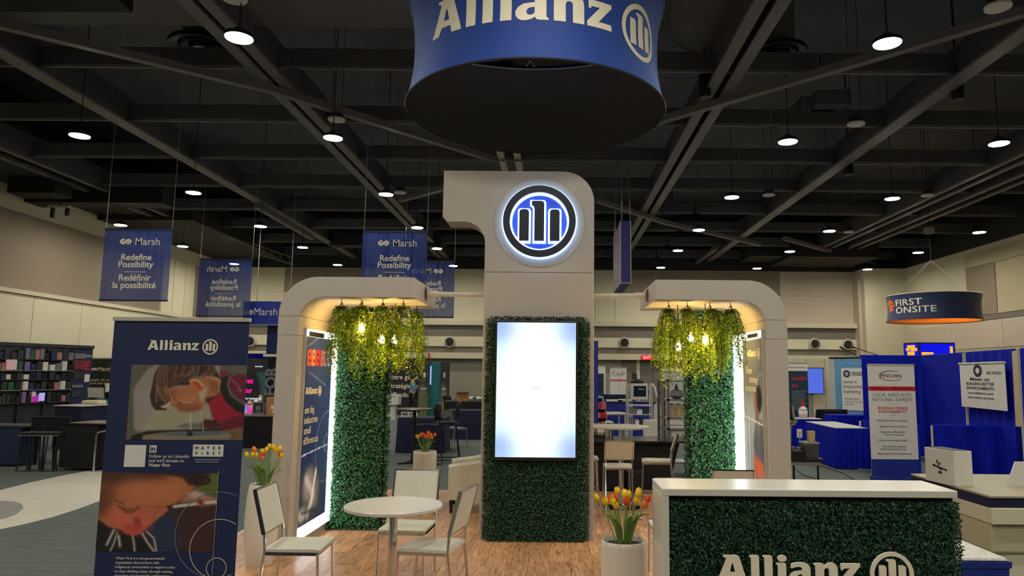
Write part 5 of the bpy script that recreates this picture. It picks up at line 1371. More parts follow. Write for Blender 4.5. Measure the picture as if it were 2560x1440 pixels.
# skirted tables
q = [az(2035, 1053, .77), az(2105, 1053, .77), az(2149, 1070, .77), az(2117, 1070, .77)]
cc = (az(2112, 1062, .77)); 
skirted_table('white topped table with pleated blue skirt left of the roll-up banner', ((q[0].x + q[2].x)/2, (q[0].y + q[2].y)/2, 0), 1.83, .62, math.atan2(q[3].y - q[0].y, q[3].x - q[0].x), .77)
a = az(2020, 1046, .76); skirted_table('far white topped table with blue skirt beyond the coffee table', (5.55, 16.9, 0), 1.25, .55, 0, .76)
a = az(2125, 1034, .9); skirted_table('low blue draped table in front of the light blue wall', (7.05, 16.55, 0), 1.5, .5, -.05, .86, top=M_bluecl)
p = az(2018, 1092); t = thing('drape_post', 'white upright drape post left of the blue skirted table', 'post', p); obj('tube', MB().tube([(0, 0, 0), (0, 0, .95)], .022, 8), M_lightsteel, t); obj('foot', MB().box(-.2, .2, -.2, .2, 0, .012), M_lightsteel, t)
# black stacking chairs by the blue wall
def black_chair(label, loc, rz, group=None, mat=None):
    t = thing('conference_chair', label, 'chair', loc, rz, group); m = mat or M_blackcl
    obj('seat', MB().box(-.22, .22, -.22, .22, .42, .48), m, t, bevel=.02); 
    obj('backrest', MB().add([(-.22, .2, .55), (.22, .2, .55), (.22, .29, .92), (-.22, .29, .92), (-.22, .24, .55), (.22, .24, .55), (.22, .33, .92), (-.22, .33, .92)], [(0,1,2,3), (7,6,5,4), (0,4,5,1), (1,5,6,2), (2,6,7,3), (3,7,4,0)]), m, t, bevel=.02)
    for s in (-1, 1):
        obj('leg', MB().tube([(s*.2, -.2, .42), (s*.21, -.24, 0)], .011, 6), M_chrome, t); obj('leg', MB().tube([(s*.21, .26, 0), (s*.2, .2, .45), (s*.2, .3, .88)], .011, 6), M_chrome, t)
    return t
for px, py, r_, l in ((2052, 1035, .3, 'left black conference chair by the light blue wall'), (2078, 1030, -.2, 'right black conference chair by the light blue wall'), (2068, 1040, .1, 'front black conference chair by the light blue wall')):
    p = ay(px, py, 18.2 if 'front' not in l else 17.5); black_chair(l, (p.x + (.12 if 'right' in l else -.12 if 'left' in l else 0), p.y, 0), PI + r_, 'black chairs by the light blue wall')
# dark roll-up with red heading and wall screen
p = ay(1994, 1000, 18.3)
M_dteal = pm('dark_teal_print', (20, 52, 76), .5, var=.05)
t = rollup('dark teal roll-up banner with red heading right of the arch', (p.x, p.y, 0), .56, 2.06, 0, M_dteal)
rect(I, -.28, .28, 1.86, 2.05, M_letter, t, 'head_card'); text('restorations', .07, copy_at(I, 0, 1.93), M_grey, t, bold=.01, width=.44)
for i, l in enumerate(('Leader', 'too')): text(l, .16, copy_at(I, -.14, 1.63 - .18*i), M_red, t, align='LEFT', bold=.02, width=(.40, .17)[i])
for i in range(10): text('experts in property risk and recovery', .032, copy_at(I, -.14, 1.34 - .05*i), M_letter, t, align='LEFT', width=.38 - (i % 3)*.03)
a, b = ay(2008, 985, 28), ay(2064, 985, 28); zt_ = ay(2036, 921, 28).z; zb_ = ay(2036, 984, 28).z
t = thing('monitor', 'plain blue wall screen right of the dark teal banner', 'screen', (a.x, 28.2, 0)); L = b.x - a.x
obj('housing', MB().box(-.03, L + .03, 0, .09, zb_ - .03, zt_ + .03), M_blackpl, t); rect(I, 0, L, zb_, zt_, em('pale_blue_screen', (96, 122, 240), .8), t, 'display', .004)
obj('stand', MB().box(L/2 - .05, L/2 + .05, .09, .16, 0, zt_), M_grey, t); obj('base', MB().box(L/2 - .4, L/2 + .4, -.1, .4, 0, .03), M_grey, t)
p0 = ay(2005, 1000, 28.6).x; p1 = ay(2086, 1000, 28.6).x
t = thing('partition', 'cream exhibition partition behind the plain blue screen', 'partition', ((p0+p1)/2, 28.8, 0)); w = (p1-p0)/2 + .5
for k in range(3): obj('panel', MB().box(-w + k*2*w/3 + .01, -w + (k+1)*2*w/3 - .01, 0, .06, .02, 2.42), M_cream, t)

# coffee table by the right arch
tz = .75
a = az(1985, 1156, tz); b = az(2049, 1156, tz); c_ = az(2049, 1150, tz)
t = thing('side_table', 'small dark side table with coffee things right of the arch', 'table', ((a.x + b.x)/2 - .25, a.y + .22, 0))
hw = (b.x - a.x)/2 + .25
obj('tabletop', MB().box(-hw, hw, -.25, .25, tz - .03, tz), pm('grey_laminate', (120, 116, 108), .4), t)
for sx, sy in ((-1, -1), (1, -1), (-1, 1), (.25, -1)): obj('leg', MB().tube([(sx*(hw-.03), sy*.22, 0), (sx*(hw-.03), sy*.22, tz - .03)], .013, 6), M_blackpl, t)
ty = a.y + .14
def on(px, py, y=ty): p = ay(px, py, y); return p
p = on(2025, 1150); t = thing('coffee_maker', 'black and grey coffee maker on the side table', 'coffee maker', (p.x, ty, tz))
obj('base', MB().box(-.10, .115, -.12, .12, 0, .045), M_blackpl, t, bevel=.008); obj('body', MB().box(-.085, .075, -.10, .12, .045, .20), pm('smoked_plastic', (72, 70, 68), .25), t, bevel=.012); obj('lid', MB().box(-.095, .085, -.11, .12, .20, .225), M_grey, t, bevel=.01)
p = on(2030, 1112); t = thing('paper_bag', 'small kraft paper bag standing on the coffee maker', 'bag', (p.x, ty, tz + .226)); obj('bag', MB().prism([[(-.035, 0), (.035, 0), (.042, .115), (-.042, .115)]], -.06, 0, I), pm('kraft_paper', (190, 164, 112), .8), t); obj('fold', MB().box(-.04, .04, -.002, .06, .112, .12), pm('kraft_paper', (190, 164, 112)), t)
p = on(2008, 1100); t = thing('sign_holder', 'small white card on a thin stand behind the coffee tray', 'sign', (p.x, ty + .12, tz)); obj('rod', MB().tube([(0, 0, 0), (0, 0, .3)], .006, 6), M_chrome, t); obj('card', MB().box(-.032, .032, -.003, .003, .26, .36), M_paper, t); obj('base', MB().lathe([(.04, 0), (.04, .01)], 16), M_chrome, t); text('THANK\nYOU', .02, copy_at(I, 0, .315), M_ink, t, lift=.004)
p = on(1994, 1150); t = thing('condiment_tray', 'black tray of coffee pods at the side table end', 'tray', (p.x - .03, ty, tz)); obj('tray', MB().box(-.11, .08, -.12, .10, 0, .13), M_blackpl, t, bevel=.006)
for k in range(5): obj('pod', MB().lathe([(.02, 0), (.026, .035)], 12, c=(-.08 + .035*k, -.05 + .03*(k % 3), .13)), M_grey if k % 2 else M_chrome, t)
p = on(1988, 1058); t = thing('cup_dispenser', 'chrome dispenser of tilted cup tubes beside the right arch', 'dispenser', (p.x - .02, ty + .1, tz))
obj('stand', MB().tube([(0, .02, 0), (0, .02, .55)], .012, 8), M_chrome, t); obj('bowl', MB().lathe([(.03, .40), (.07, .43), (.085, .47)], 20, cap1=False), M_chrome, t, smooth=True)
for k in range(4): obj('cup_tube', MB().tube([(-.05 + .03*k, 0, .45), (-.075 + .03*k, -.02, .68 - .015*k)], .018, 10), M_chrome if k % 2 else M_blackpl, t, smooth=True)
p = ay(2012, 1015, 12); t = thing('spray_bottle', 'small bottle with a red cap behind the side table', 'bottle', (p.x, 17.3, .76)); p = ay(2008, 1036, 16.95); t.location = (p.x, 16.95, .765)
obj('bottle', MB().lathe([(.09, 0), (.10, .03), (.10, .2), (.04, .26)], 16), pm('clear_plastic', (190, 170, 160), .2), t, smooth=True); obj('cap', MB().lathe([(.04, .25), (.03, .31), (.012, .40)], 12), M_red, t); obj('label_band', MB().lathe([(.102, .08), (.102, .17)], 16, cap0=False, cap1=False), M_paper, t)
# floor cables
for pts, l in (([(1985, 1170), (2010, 1190), (2040, 1197), (2070, 1205)], 'black cable curving on the grey carpet under the side table'), ([(2045, 1163), (2080, 1175), (2110, 1185), (2135, 1200)], 'black cable running over the carpet toward the counter')):
    ps = [az(x, y) for x, y in pts]; t = thing('floor_cable', l, 'cable', ps[0]); o_ = ps[0]
    obj('cord', MB().tube([p - o_ + Vector((0, 0, .008)) for p in ps], .008, 6), M_blackpl, t)

# white box with twig mark on the beige counter, blue tote, white stand piece
KY = 5.9; kz = .75
A = az(2400, 1239, kz); 
t = thing('display_counter', 'beige display counter with blue band right of the boxwood counter', 'counter', (5.0, A.y, 0)); kx = 1.3
obj('top', MB().box(-kx, kx, 0, 1.35, kz - .02, kz), pm('beige_top', (158, 150, 124), .5, var=.05), t, bevel=.004)
obj('blue_band', MB().box(-kx, kx, .02, 1.33, kz - .10, kz - .021), M_navycl, t)
obj('ledge', MB().box(-kx, kx, -.01, 1.33, kz - .235, kz - .102), M_cream, t, bevel=.006)
obj('body', MB().box(-kx + .01, kx, .03, 1.32, .27, kz - .236), M_tanl, t, bevel=.02)
obj('plinth', MB().box(-kx + .03, kx, .06, 1.3, 0, .268), M_cream, t)
b0_ = az(2315, 1200, kz); b1_ = az(2388, 1216, kz)
t, L = at('logo_box', 'white box with black twig mark on the beige counter', 'box', b0_.to_2d(), b1_.to_2d()); t.location.z = kz
hB = .315
obj('box', MB().box(0, L, 0, .19, 0, hB), M_lam, t, bevel=.003); obj('top_opening', MB().box(.02, L - .02, .015, .175, hB, hB + .004), M_dark, t)
M_ink2 = pm('black_ink', (16, 16, 18), .6); tw = MB(); f = .17
for (x0, z0, x1, z1, w_) in ((.30, .50, .75, .42, .014), (.45, .62, .50, .44, .012), (.50, .44, .58, .40, .012), (.42, .66, .46, .60, .02), (.28, .52, .36, .49, .018), (.52, .56, .55, .60, .016), (.47, .33, .58, .32, .02), (.68, .43, .76, .40, .012)):
    tw.bar((x0*L, -.003, z0*hB), (x1*L, -.003, z1*hB), w_, .002, up=(0, 1, 0))
obj('twig_mark', tw, M_ink2, t)
a = az(2512, 1215, kz); t = thing('white_easel', 'white slanted board standing at the counter end', 'board', (a.x, a.y, kz))
obj('board', MB().prism([[(0, 0), (.45, -.0), (.45, .22), (.115, .22), (.07, .11)]], -.02, 0, I), M_lam, t); obj('foot', MB().box(.1, .45, .02, .14, 0, .01), M_lam, t)
a = az(2412, 1394, .43); b = az(2498, 1392, .43)
t = thing('storage_tote', 'blue plastic tote covered by a white woven cloth behind the counter', 'tote', ((a.x+b.x)/2 - .14, a.y + .22, 0)); w = .29
obj('bin', MB().lathe([(.38, 0), (.405, .38)], 4, cap1=False, sx=1, sy=1), M_bluec, t); t.rotation_euler = (0, 0, PI/4)
obj('rim', MB().lathe([(.42, .375), (.425, .42), (.41, .42), (.40, .38)], 4, cap0=False, cap1=False), M_bluec, t)
obj('cloth', MB().lathe([(.40, .425), (.39, .44), (.001, .45)], 4, cap0=False, cap1=False), pm('woven_white_cloth', (206, 204, 196), .9, var=.25, scale=60, bump=.8, bscale=80), t)

# ---------------- middle right: behind the bar table
t = thing('draped_table', 'black draped table behind the bar stools', 'table', (1.28, 11.25, 0))
obj('tabletop', MB().box(-.72, .80, -.38, .45, .72, .75), pm('glossy_black_top', (40, 38, 38), .2), t); obj('cloth', MB().prism([[(-.6, .02), (.45, .02), (.62, .72), (-.7, .72)]], -.7, 0, front((0, -.3, 0))), M_blackcl, t); obj('cloth_fold', wavy(-.66, .5, -.31, .03, .71, .03, .3), M_blackcl, t, smooth=True)
p = az(1503, 1100, .75); t = thing('goods_basket', 'small crate of wrapped goods on the black table', 'crate', (p.x, 11.35, .75)); obj('crate', MB().box(-.10, .12, -.1, .1, 0, .05), M_blackpl, t)
for k in range(6): obj('wrapped_item', MB().lathe([(.02, .05), (.05, .1), (.045, .17), (.015, .22)], 7, c=(-.07 + .05*(k % 4), -.05 + .07*(k // 3), 0)), M_paper if k % 3 else M_grey, t)
p = az(1525, 1103, .75); t = thing('metal_canister', 'ribbed steel canister on the black table under bar table', 'canister', (p.x + .02, 11.3, .75))
obj('body', MB().lathe([(.075, 0), (.075, .16), (.085, .22), (.07, .24)], 18), M_chrome, t, smooth=False); obj('lid', MB().lathe([(.07, .24), (.06, .26), (.02, .27)], 18), M_lightsteel, t)
p = az(1586, 1233); t = thing('waste_bin', 'black square bin on the floor beside the bar table column', 'bin', (p.x, p.y, 0)); obj('bin', MB().box(-.10, .10, 0, .2, 0, .30), M_blackpl, t, bevel=.008); obj('lid', MB().box(-.105, .105, -.005, .205, .30, .325), M_dark, t)
# blue stand corner column and counter
p = ay(1491, 900, 15.0); t = thing('blue_column', 'narrow royal blue column beside the tower edge', 'column', (p.x - .12, 15.0, 0)); obj('panel', MB().box(-.5, .155, 0, .5, 0, ay(1491, 855, 15).z), M_bluec, t); obj('cap', MB().box(-.5, .16, -.005, .5, ay(1491, 855, 15).z, ay(1491, 855, 15).z + .02), M_navy, t)
a, b = ay(1497, 1005, 20), ay(1638, 1005, 20); zt_ = ay(1560, 1004, 20).z
t = thing('blue_counter', 'royal blue counter behind the bar table and white stool', 'counter', (a.x, 20, 0)); L = b.x - a.x
obj('body', MB().box(0, L, 0, .7, 0, zt_ - .03), M_bluec, t); obj('top', MB().box(-.03, L + .03, -.03, .73, zt_ - .03, zt_), M_navy, t); obj('end_post', MB().box(L*.54, L*.60, -.04, 0, 0, zt_ - .04), pm('lavender_trim', (150, 160, 214), .5), t)
for k, (u, w_, h_, m, l) in enumerate(((.27, .24, .035, M_paper, 'stack of white papers lying on the blue counter'), (.47, .2, .05, M_cream, 'small heap of samples on the blue counter'))):
    t = thing('paper_stack', l, 'papers', (a.x + L*u, 20.2, zt_), 0); obj('sheets', MB().box(-w_, w_, -.15, .15, 0, h_), m, t); obj('top_sheet', MB().box(-w_*.8, w_*.7, -.14, .1, h_, h_ + .01), M_paper, t)
t = thing('display_crate', 'navy display box on the blue counter', 'box', (a.x + L*.33, 20.5, zt_)); obj('box', MB().box(-.55, .55, -.02, .15, 0, .16), M_navycl, t); obj('lid', MB().box(-.56, .56, -.03, .16, .16, .18), M_navy, t)
# red goods on a small rack
a = ay(1499, 1060, 17.0); t = thing('goods_rack', 'small dark rack of red packages beside the tower', 'rack', (a.x, 17.0, 0))
obj('back', MB().box(-.13, .16, .1, .13, 0, 1.15), M_blackpl, t)
for k, z in enumerate((.25, .5, .72, .92)):
    obj('shelf', MB().box(-.13, .16, -.12, .1, z - .02, z), M_blackpl, t)
    for j in range(2): obj('package', MB().box(-.11 + .135*j, .015 + .135*j, -.11, .05, z, z + (.16 if k == 3 else .13)), M_red if (k + j) % 2 else pm('pink_print', (206, 110, 110), .5), t)
# white high chair at the blue counter
M_bluefr = pm('blue_white_frame', (150, 168, 220), .35)
p = ay(1532, 1030, 17.2); t = thing('bar_stool', 'white high chair standing at the royal blue counter', 'stool', (p.x, 17.2, 0), .25); 
obj('seat', MB().box(-.26, .26, -.24, .24, .78, .84), M_lam, t, bevel=.03)
for sx in (-1, 1):
    for sy in (-1, 1): obj('leg', MB().tube([(sx*.23, sy*.21, 0), (sx*.23, sy*.21, .78)], .016, 6), M_lightsteel, t)
obj('back_frame', MB().tube([(-.25, -.22, .84), (-.33, -.22, 1.22)], .02, 6).tube([(-.25, .22, .84), (-.33, .22, 1.22)], .02, 6).bar((-.33, -.22, 1.2), (-.33, .22, 1.2), .03, .05).bar((-.30, -.22, 1.05), (-.30, .22, 1.05), .02, .05), M_bluefr, t)
# instrument cart
p = ay(1600, 1000, 18.6); t = thing('instrument_cart', 'white wheeled instrument cart with small dark screen', 'cart', (p.x, 18.6, 0)); w = .31
for sx in (-1, 1):
    for yy in (0, .4): obj('upright', MB().tube([(sx*w, yy, .06), (sx*w, yy, 1.5)], .02, 8), M_lightsteel, t)
for z in (.12, .45, .72, .95): obj('shelf', MB().box(-w, w, -.02, .42, z - .02, z), M_lam, t)
obj('console', MB().box(-.24, .20, -.05, .3, 1.08, 1.5), M_lam, t, bevel=.02); rect(front((0, -.052, 0)), -.17, .15, 1.17, 1.44, pm('dark_blue_glass', (22, 32, 60), .15), t, 'screen', .002); text('READY', .05, front((.03, -.056, 1.34)), M_letter, t)
obj('cable_reel', MB().lathe([(.12, 0), (.14, .04), (.12, .1)], 18, c=(-.05, .15, 1.52)), M_blackpl, t); obj('clamp', MB().box(-.22, .1, .05, .25, 1.5, 1.56), M_blackpl, t); obj('gauge', MB().lathe([(.07, 0), (.07, .2), (.04, .25)], 12, c=(-.12, .2, 1.56)), M_dark, t)
for z, n_ in ((.72, 3), (.45, 4)):
    for k in range(n_): obj('supply_box', MB().box(-.25 + .5*k/n_, -.27 + .5*(k+1)/n_, .02, .3, z, z + (.12 if k % 2 else .16)), (M_grey, M_paper, M_dark)[k % 3], t)
obj('hose', MB().tube([(.3, 0, 1.5), (.38, -.02, 1.4), (.42, -.02, 1.2), (.5, -.02, 1.1)], .03, 8), M_lam, t, smooth=True); obj('side_tray', MB().prism([[(.33, .25), (.58, .25), (.56, .95), (.45, 1.05), (.36, .95)]], -.03, .0, I), M_lam, t)
for sx in (-1, 1):
    for yy in (0, .4): obj('caster', MB().tube([(sx*w - .02, yy, .04), (sx*w + .02, yy, .04)], .04, 10), M_blackpl, t)
# roll-ups and boards at the back
p = ay(1546, 1000, 23.5); t = rollup('white roll-up banner with scribbled dark heading and pink band', (p.x, p.y, 0), .54, 1.93, 0, M_paper)
t2_ = MB(); pts = [(-.22, 1.72), (-.18, 1.84), (-.12, 1.85), (-.16, 1.72), (-.08, 1.68), (-.03, 1.8), (.0, 1.7), (.06, 1.76), (.05, 1.66), (.1, 1.72), (.13, 1.86), (.16, 1.68), (.2, 1.8), (.24, 1.74)]
t2_.tube([(x, -.006, z) for x, z in pts], .007, 4); obj('script_heading', t2_, M_grey, t); rect(I, -.26, .26, 1.5, 1.57, pm('pink_print', (206, 110, 110)), t, 'pink_band')
for i in range(8): rect(I, -.02 + .04*(i % 2), .2, 1.35 - .07*i, 1.355 - .07*i, M_grey, t, 'text_line')
rect(I, -.003, .003, .4, 1.9, M_grey, t, 'fold_line')
p = ay(1503, 1000, 26); t = rollup('white banner with navy block at the blue column', (p.x, p.y, 0), .30, 2.0, 0, M_paper); rect(I, -.14, .09, .5, 1.75, M_navy, t, 'navy_block'); text('NOW', .06, copy_at(I, -.02, 1.62), M_letter, t)
for i in range(5): rect(I, -.1, .02, 1.5 - .09*i, 1.51 - .09*i, M_letter, t, 'text_line')
p = ay(1690, 1000, 25); t = rollup('pale grey banner with small standing figure behind the steel rack', (p.x, p.y, 0), .9, 1.95, 0, pm('pale_grey_print', (178, 178, 176), .6)); rect(I, -.4, .0, 1.8, 1.84, M_grey, t, 'text_line'); rect(I, -.38, -.2, 1.55, 1.585, M_ink, t, 'text_line'); rect(I, -.38, -.1, 1.48, 1.51, M_ink, t, 'text_line')
obj('figure_print', MB().prism([[(-.04, .95), (.06, .95), (.05, 1.2), (.09, 1.1), (.07, 1.32), (.03, 1.42), (.0, 1.42), (-.04, 1.3), (-.06, 1.12), (-.02, 1.2)]], 0, 0, I @ Matrix.Translation((0, 0, .004))), M_ink, t)
# steel rack with wrapped goods
p = az(1655, 1192); t = thing('steel_rack', 'grey steel rack with hanging plastic bags behind the right hedge', 'rack', (p.x, p.y, 0)); zt_ = ay(1660, 947, p.y).z; RW = .75
M_rack = pm('grey_rack_steel', (128, 124, 120), .4, metal=.4)
for xx in (0, .1, RW):
    for yy in (0, .45): obj('upright', MB().box(xx, xx + .045, yy, yy + .045, 0, zt_), M_rack, t)
for z in (.25, .82, 1.0, 1.32, zt_ - .02): obj('shelf', MB().box(.04, RW, 0, .48, z - .03, z), M_rack, t)
for k in range(5):
    obj('plastic_bag', MB().lathe([(.05, 0), (.065, .05), (.055, .22), (.02, .24)], 9, c=(.20 + .12*k, .15, 1.0), sy=.6), pm('clear_straw_bag', (196, 176, 132), .3), t, smooth=True)
obj('wrapped_bundle', MB().lathe([(.05, 0), (.14, .05), (.1, .14), (.02, .17)], 9, c=(.3, .2, 1.32)), M_grey, t); obj('white_case', MB().box(.18, .62, .05, .4, .55, .8), M_paper, t); text('VIO', .14, front((.4, .046, .62)), M_ink, t)
for k in range(7): obj('palm_leaf', MB().add([(.62, .1, .62), (.62 - .09*k*.5 + .03, .02, .86 - .03*k), (.62 - .09*k*.5, .02, .84 - .03*k)], [(0, 1, 2)]), M_tleaf, t)
# bright white stand beyond the rack
p = az(1648, 1165); t = thing('white_armchair', 'white box armchair seen between black table and steel rack', 'armchair', (p.x, p.y + .5, 0)); obj('back', MB().box(-.2, .13, .3, .4, .1, .82), M_lam, t, bevel=.02); obj('seat', MB().box(-.2, .13, -.2, .3, .1, .42), M_lam, t, bevel=.02); obj('leg', MB().box(-.18, -.14, -.18, -.14, 0, .1), M_blackpl, t); obj('leg', MB().box(.07, .11, -.18, -.14, 0, .1), M_blackpl, t)
# exit sign
p = ay(1617, 893, RY - .5); t = thing('exit_sign', 'lit red exit sign under the soffit above the grey doors', 'sign', (p.x, p.y, p.z - .12)); obj('case', MB().box(-.24, .24, -.05, .05, 0, .2), M_red, t); rect(front((0, -.051, 0)), -.22, .22, .015, .185, em('red_sign_light', (255, 20, 36), 1.5), t, 'face', .002); text('EXIT', .17, front((0, -.054, .045)), em('white_sign_light', (255, 190, 180), 1.2), t, bold=.02, lift=.003); obj('bracket', MB().box(-.02, .02, -.02, .02, .2, .3), M_grey, t)

# ---------------- middle left: between the left arch and the tower
def navy_table(label, a, b, d, h=.75, mat=None):
    t, L = at('draped_table', label, 'table', a, b); t2 = cloth_table(label, (0, 0, 0), L, d, 0, h, mat or M_navycl); rz = t.rotation_euler[2]
    t2.location = ((a[0]+b[0])/2 - math.sin(rz)*d/2, (a[1]+b[1])/2 + math.cos(rz)*d/2, 0); t2.rotation_euler = (0, 0, rz); bpy.data.objects.remove(t); return t2
a, b = az(992, 1132), az(1108, 1133); navy_table('navy draped table behind the black bar stools', a.to_2d(), b.to_2d(), .85)
a, b = az(1112, 1098), az(1230, 1099); navy_table('farther navy draped table running behind the tower', a.to_2d(), b.to_2d(), .8)
a, b = az(1110, 1062), az(1225, 1062); navy_table('distant dark draped table with papers and boxes', a.to_2d(), b.to_2d(), .8, .78, M_blackcl)
# letter stand
p = az(1012, 1047, .75); t = thing('card_sign', 'white tent card with dark letters on the navy table', 'sign', (-3.24, 16.2, .752), .3); obj('card', MB().prism([[(-.18, 0), (.18, 0), (.18, .11), (-.18, .11)]], -.01, 0, front((0, 0, 0))), M_paper, t); obj('strut', MB().box(-.02, .02, .01, .08, 0, .08), M_paper, t); text('MSI INC', .09, copy_at(I, 0, .03), M_ink, t, bold=.03, width=.31)
# black bar table and stools
p = az(1052, 1021, 1.05); t = thing('bar_table', 'tall black round bar table beside the black stools', 'table', (p.x - .12, p.y, 0)); obj('tabletop', MB().lathe([(.001, 1.02), (.36, 1.02), (.37, 1.03), (.37, 1.045), (.36, 1.05), (.001, 1.05)], 40, cap0=False, cap1=False), pm('dark_table_top', (86, 82, 76), .3), t, smooth=True); obj('column', MB().tube([(0, 0, .02), (0, 0, 1.02)], .035, 12), M_blackpl, t)
for k in range(4):
    a_ = k*PI/2 + .5; obj('foot', MB().bar((0, 0, .03), (.3*math.cos(a_), .3*math.sin(a_), .015), .05, .03), M_blackpl, t)
def black_stool(label, loc, rz):
    t = thing('bar_stool', label, 'stool', loc, rz, 'black stools at the black bar table'); m = M_blackpl
    obj('seat', MB().lathe([(.001, .70), (.2, .70), (.235, .715), (.24, .735), (.225, .75), (.001, .765)], 28, cap0=False, cap1=False, sx=1.0, sy=.95), M_blackcl, t, smooth=True)
    b = MB(); V = []; n = 12
    for zz, sc in ((.83, .7), (.93, .95), (1.05, 1.0), (1.12, .85), (1.16, .5)):
        for i in range(n+1):
            a_ = PI*(.25 + .5*i/n) ; a2 = PI/2 + (a_ - PI/2)*sc; V.append((math.cos(a2)*.26, math.sin(a2)*.24 + .06*(zz-.8), zz))
    obj('backrest', b.add(V, [(j*(n+1)+i, j*(n+1)+i+1, (j+1)*(n+1)+i+1, (j+1)*(n+1)+i) for j in range(4) for i in range(n)]), M_blackpl, t, smooth=True).modifiers.new('thick', 'SOLIDIFY').thickness = .018
    for s in (-1, 1):
        obj('sled_leg', MB().tube([(s*.19, .16, .74), (s*.19, .24, .95), (s*.19, .16, .72), (s*.23, .25, .03), (s*.23, .22, .012), (s*.23, -.22, .012), (s*.22, -.25, .03), (s*.18, -.17, .71)], .011, 6), m, t, smooth=True)
    obj('footrest', MB().tube([(-.215, -.235, .24), (.215, -.235, .24)], .011, 6), m, t); obj('cross_bar', MB().tube([(-.225, .2, .02), (.225, .2, .02)], .01, 6), m, t)
    return t
p = az(1066, 1160); black_stool('near black bar stool with rounded back by the navy table', (p.x, p.y, 0), -PI/2 + .45)
p = az(1117, 1148); black_stool('black bar stool with rounded back nearer the tower', (p.x, p.y, 0), -PI/2 + .1)
p = az(1135, 1118); t = chair('side_chair', 'grey plastic chair behind the black bar stools', (p.x, p.y, 0), 2.4, cover=M_grey, w=.46)
# far black chairs, cardboard boxes
for k, (px, l) in enumerate(((1128, 'far black chair beside cardboard box'), (1140, 'second far black chair beside cardboard box'))):
    p = az(px + 6, 1003 + 32); p = ay(px, 1000, 24.2 + .9*k); black_chair(l, (p.x + .56*k - .15, 25.75, 0), 2.4, 'far black chairs')
p = ay(1156, 1008, 24.7); t = thing('cardboard_box', 'open cardboard box on the far draped table', 'box', (p.x, 24.7, .78)); obj('box', MB().box(-.2, .2, -.15, .2, 0, .24), M_card, t); obj('flap', MB().add([(-.2, -.15, .24), (.2, -.15, .24), (.27, -.27, .30), (-.14, -.27, .30)], [(0, 1, 2, 3)]), M_card, t); obj('tape', MB().box(-.03, .03, -.152, -.15, 0, .24), pm('tape', (150, 110, 70)), t)
for k in range(9):
    px = 1150 + 6*k; p = ay(px, 1000, 26.5 + .3*(k % 3)); t = thing('place_setting', f'small {"dark" if k % 3 == 0 else "white"} item on the far tables, {ORD[k % 7]} of row' + (' again' if k >= 7 else ''), 'tableware', (p.x, p.y, .76), 0, 'small items on the far tables'); obj('item', MB().lathe([(.07, 0), (.09, .04), (.05, .09)], 10), M_dark if k % 3 == 0 else M_paper, t); obj('base', MB().lathe([(.1, 0), (.1, .01)], 10), M_paper, t)
for k, (pa, pb, yy) in enumerate(((1148, 1172, 26.6), (1174, 1206, 27.1))):
    a, b = ay(pa, 1000, yy), ay(pb, 1000, yy); t = thing('folding_table', f'far {"left" if k == 0 else "right"} folding table with blue front near back wall', 'table', ((a.x+b.x)/2, yy, 0)); w = (b.x-a.x)/2 + .15; obj('tabletop', MB().box(-w, w, -.3, .35, .73, .76), M_dark, t); obj('blue_front', MB().box(-w, w, -.28, -.26, .1, .73), M_bluecl, t)
    for s in (-1, 1): obj('leg', MB().box(s*(w-.06) - .02, s*(w-.06) + .02, -.2, .25, 0, .73), M_grey, t)
# white podium cut by the hedge
p = az(985, 1050); t = thing('podium', 'white podium half hidden by the left hedge panel', 'podium', (p.x - .1, p.y, 0)); obj('column', MB().box(-.25, .12, 0, .35, 0, .55), M_lam, t); obj('head', MB().box(-.35, .25, -.1, .45, .55, ay(985, 988, p.y).z), M_lam, t, bevel=.01); text('open', .1, front((.08, -.101, .85)), M_grey, t)
# black printed wall, teal kiosk towers
M_bwall = pm('black_marbled_print', (24, 23, 27), .5, var=.75, scale=2.2, stretch=(1, 1, 1))
a, b = ay(940, 1000, 29.5), ay(1043, 1000, 29.5); zt_ = ay(1000, 900, 29.5).z
t = thing('display_wall', 'black marbled display wall with white French words behind the person', 'display wall', (a.x, 29.5, 0)); L = b.x - a.x
obj('panel', MB().box(0, L, 0, .2, 0, zt_), M_bwall, t); obj('top_trim', MB().box(0, L, -.01, .21, zt_, zt_ + .04), M_blackpl, t)
for i, l in enumerate(('votre génie,', 'stratégies pour', 'difficultés.')): text(l, .27, copy_at(I, L*.28, ay(1000, 948, 29.5).z - .36*i), M_letter, t, align='LEFT', bold=.01)
M_grassp = None
def kiosk(pxa, pxb, label):
    a, b = ay(pxa, 1000, 29.0), ay(pxb, 1000, 29.0); zt_ = ay(1070, 905, 29.0).z
    t = thing('kiosk_tower', label, 'kiosk', (a.x, 29.0, 0)); L = b.x - a.x
    obj('body', MB().box(0, L, .01, .5, 0, zt_), M_dark, t)
    cv = Canvas(24, 80, (44, 46, 44)); cv.poly([(0, .5), (1, .45), (1, 1), (0, 1)], (70, 76, 66), 4); cv.poly([(.25, .4), (.6, .45), (.6, 1), (.3, 1)], (150, 148, 140), 3, .6)
    for k in range(26):
        x0 = random.random(); cv.line([(x0, 1), (x0 + random.uniform(-.12, .12), random.uniform(.5, .8))], .012, random.choice([(96, 122, 40), (140, 150, 60), (60, 84, 30)]), 0, .8)
    flatprint('front_print', cv, L, zt_, I, printmat('kiosk_print'), t, .0)
    rect(I, L*.4, L*.62, zt_ - .62, zt_ - .42, M_letter, t, 'logo_card', .004); text('discover', .13, copy_at(I, L*.5, zt_ - 1.1), M_letter, t, bold=.02, width=L*.6); rect(I, L*.22, L*.78, zt_ - 1.32, zt_ - 1.22, M_grey, t, 'text_line', .004)
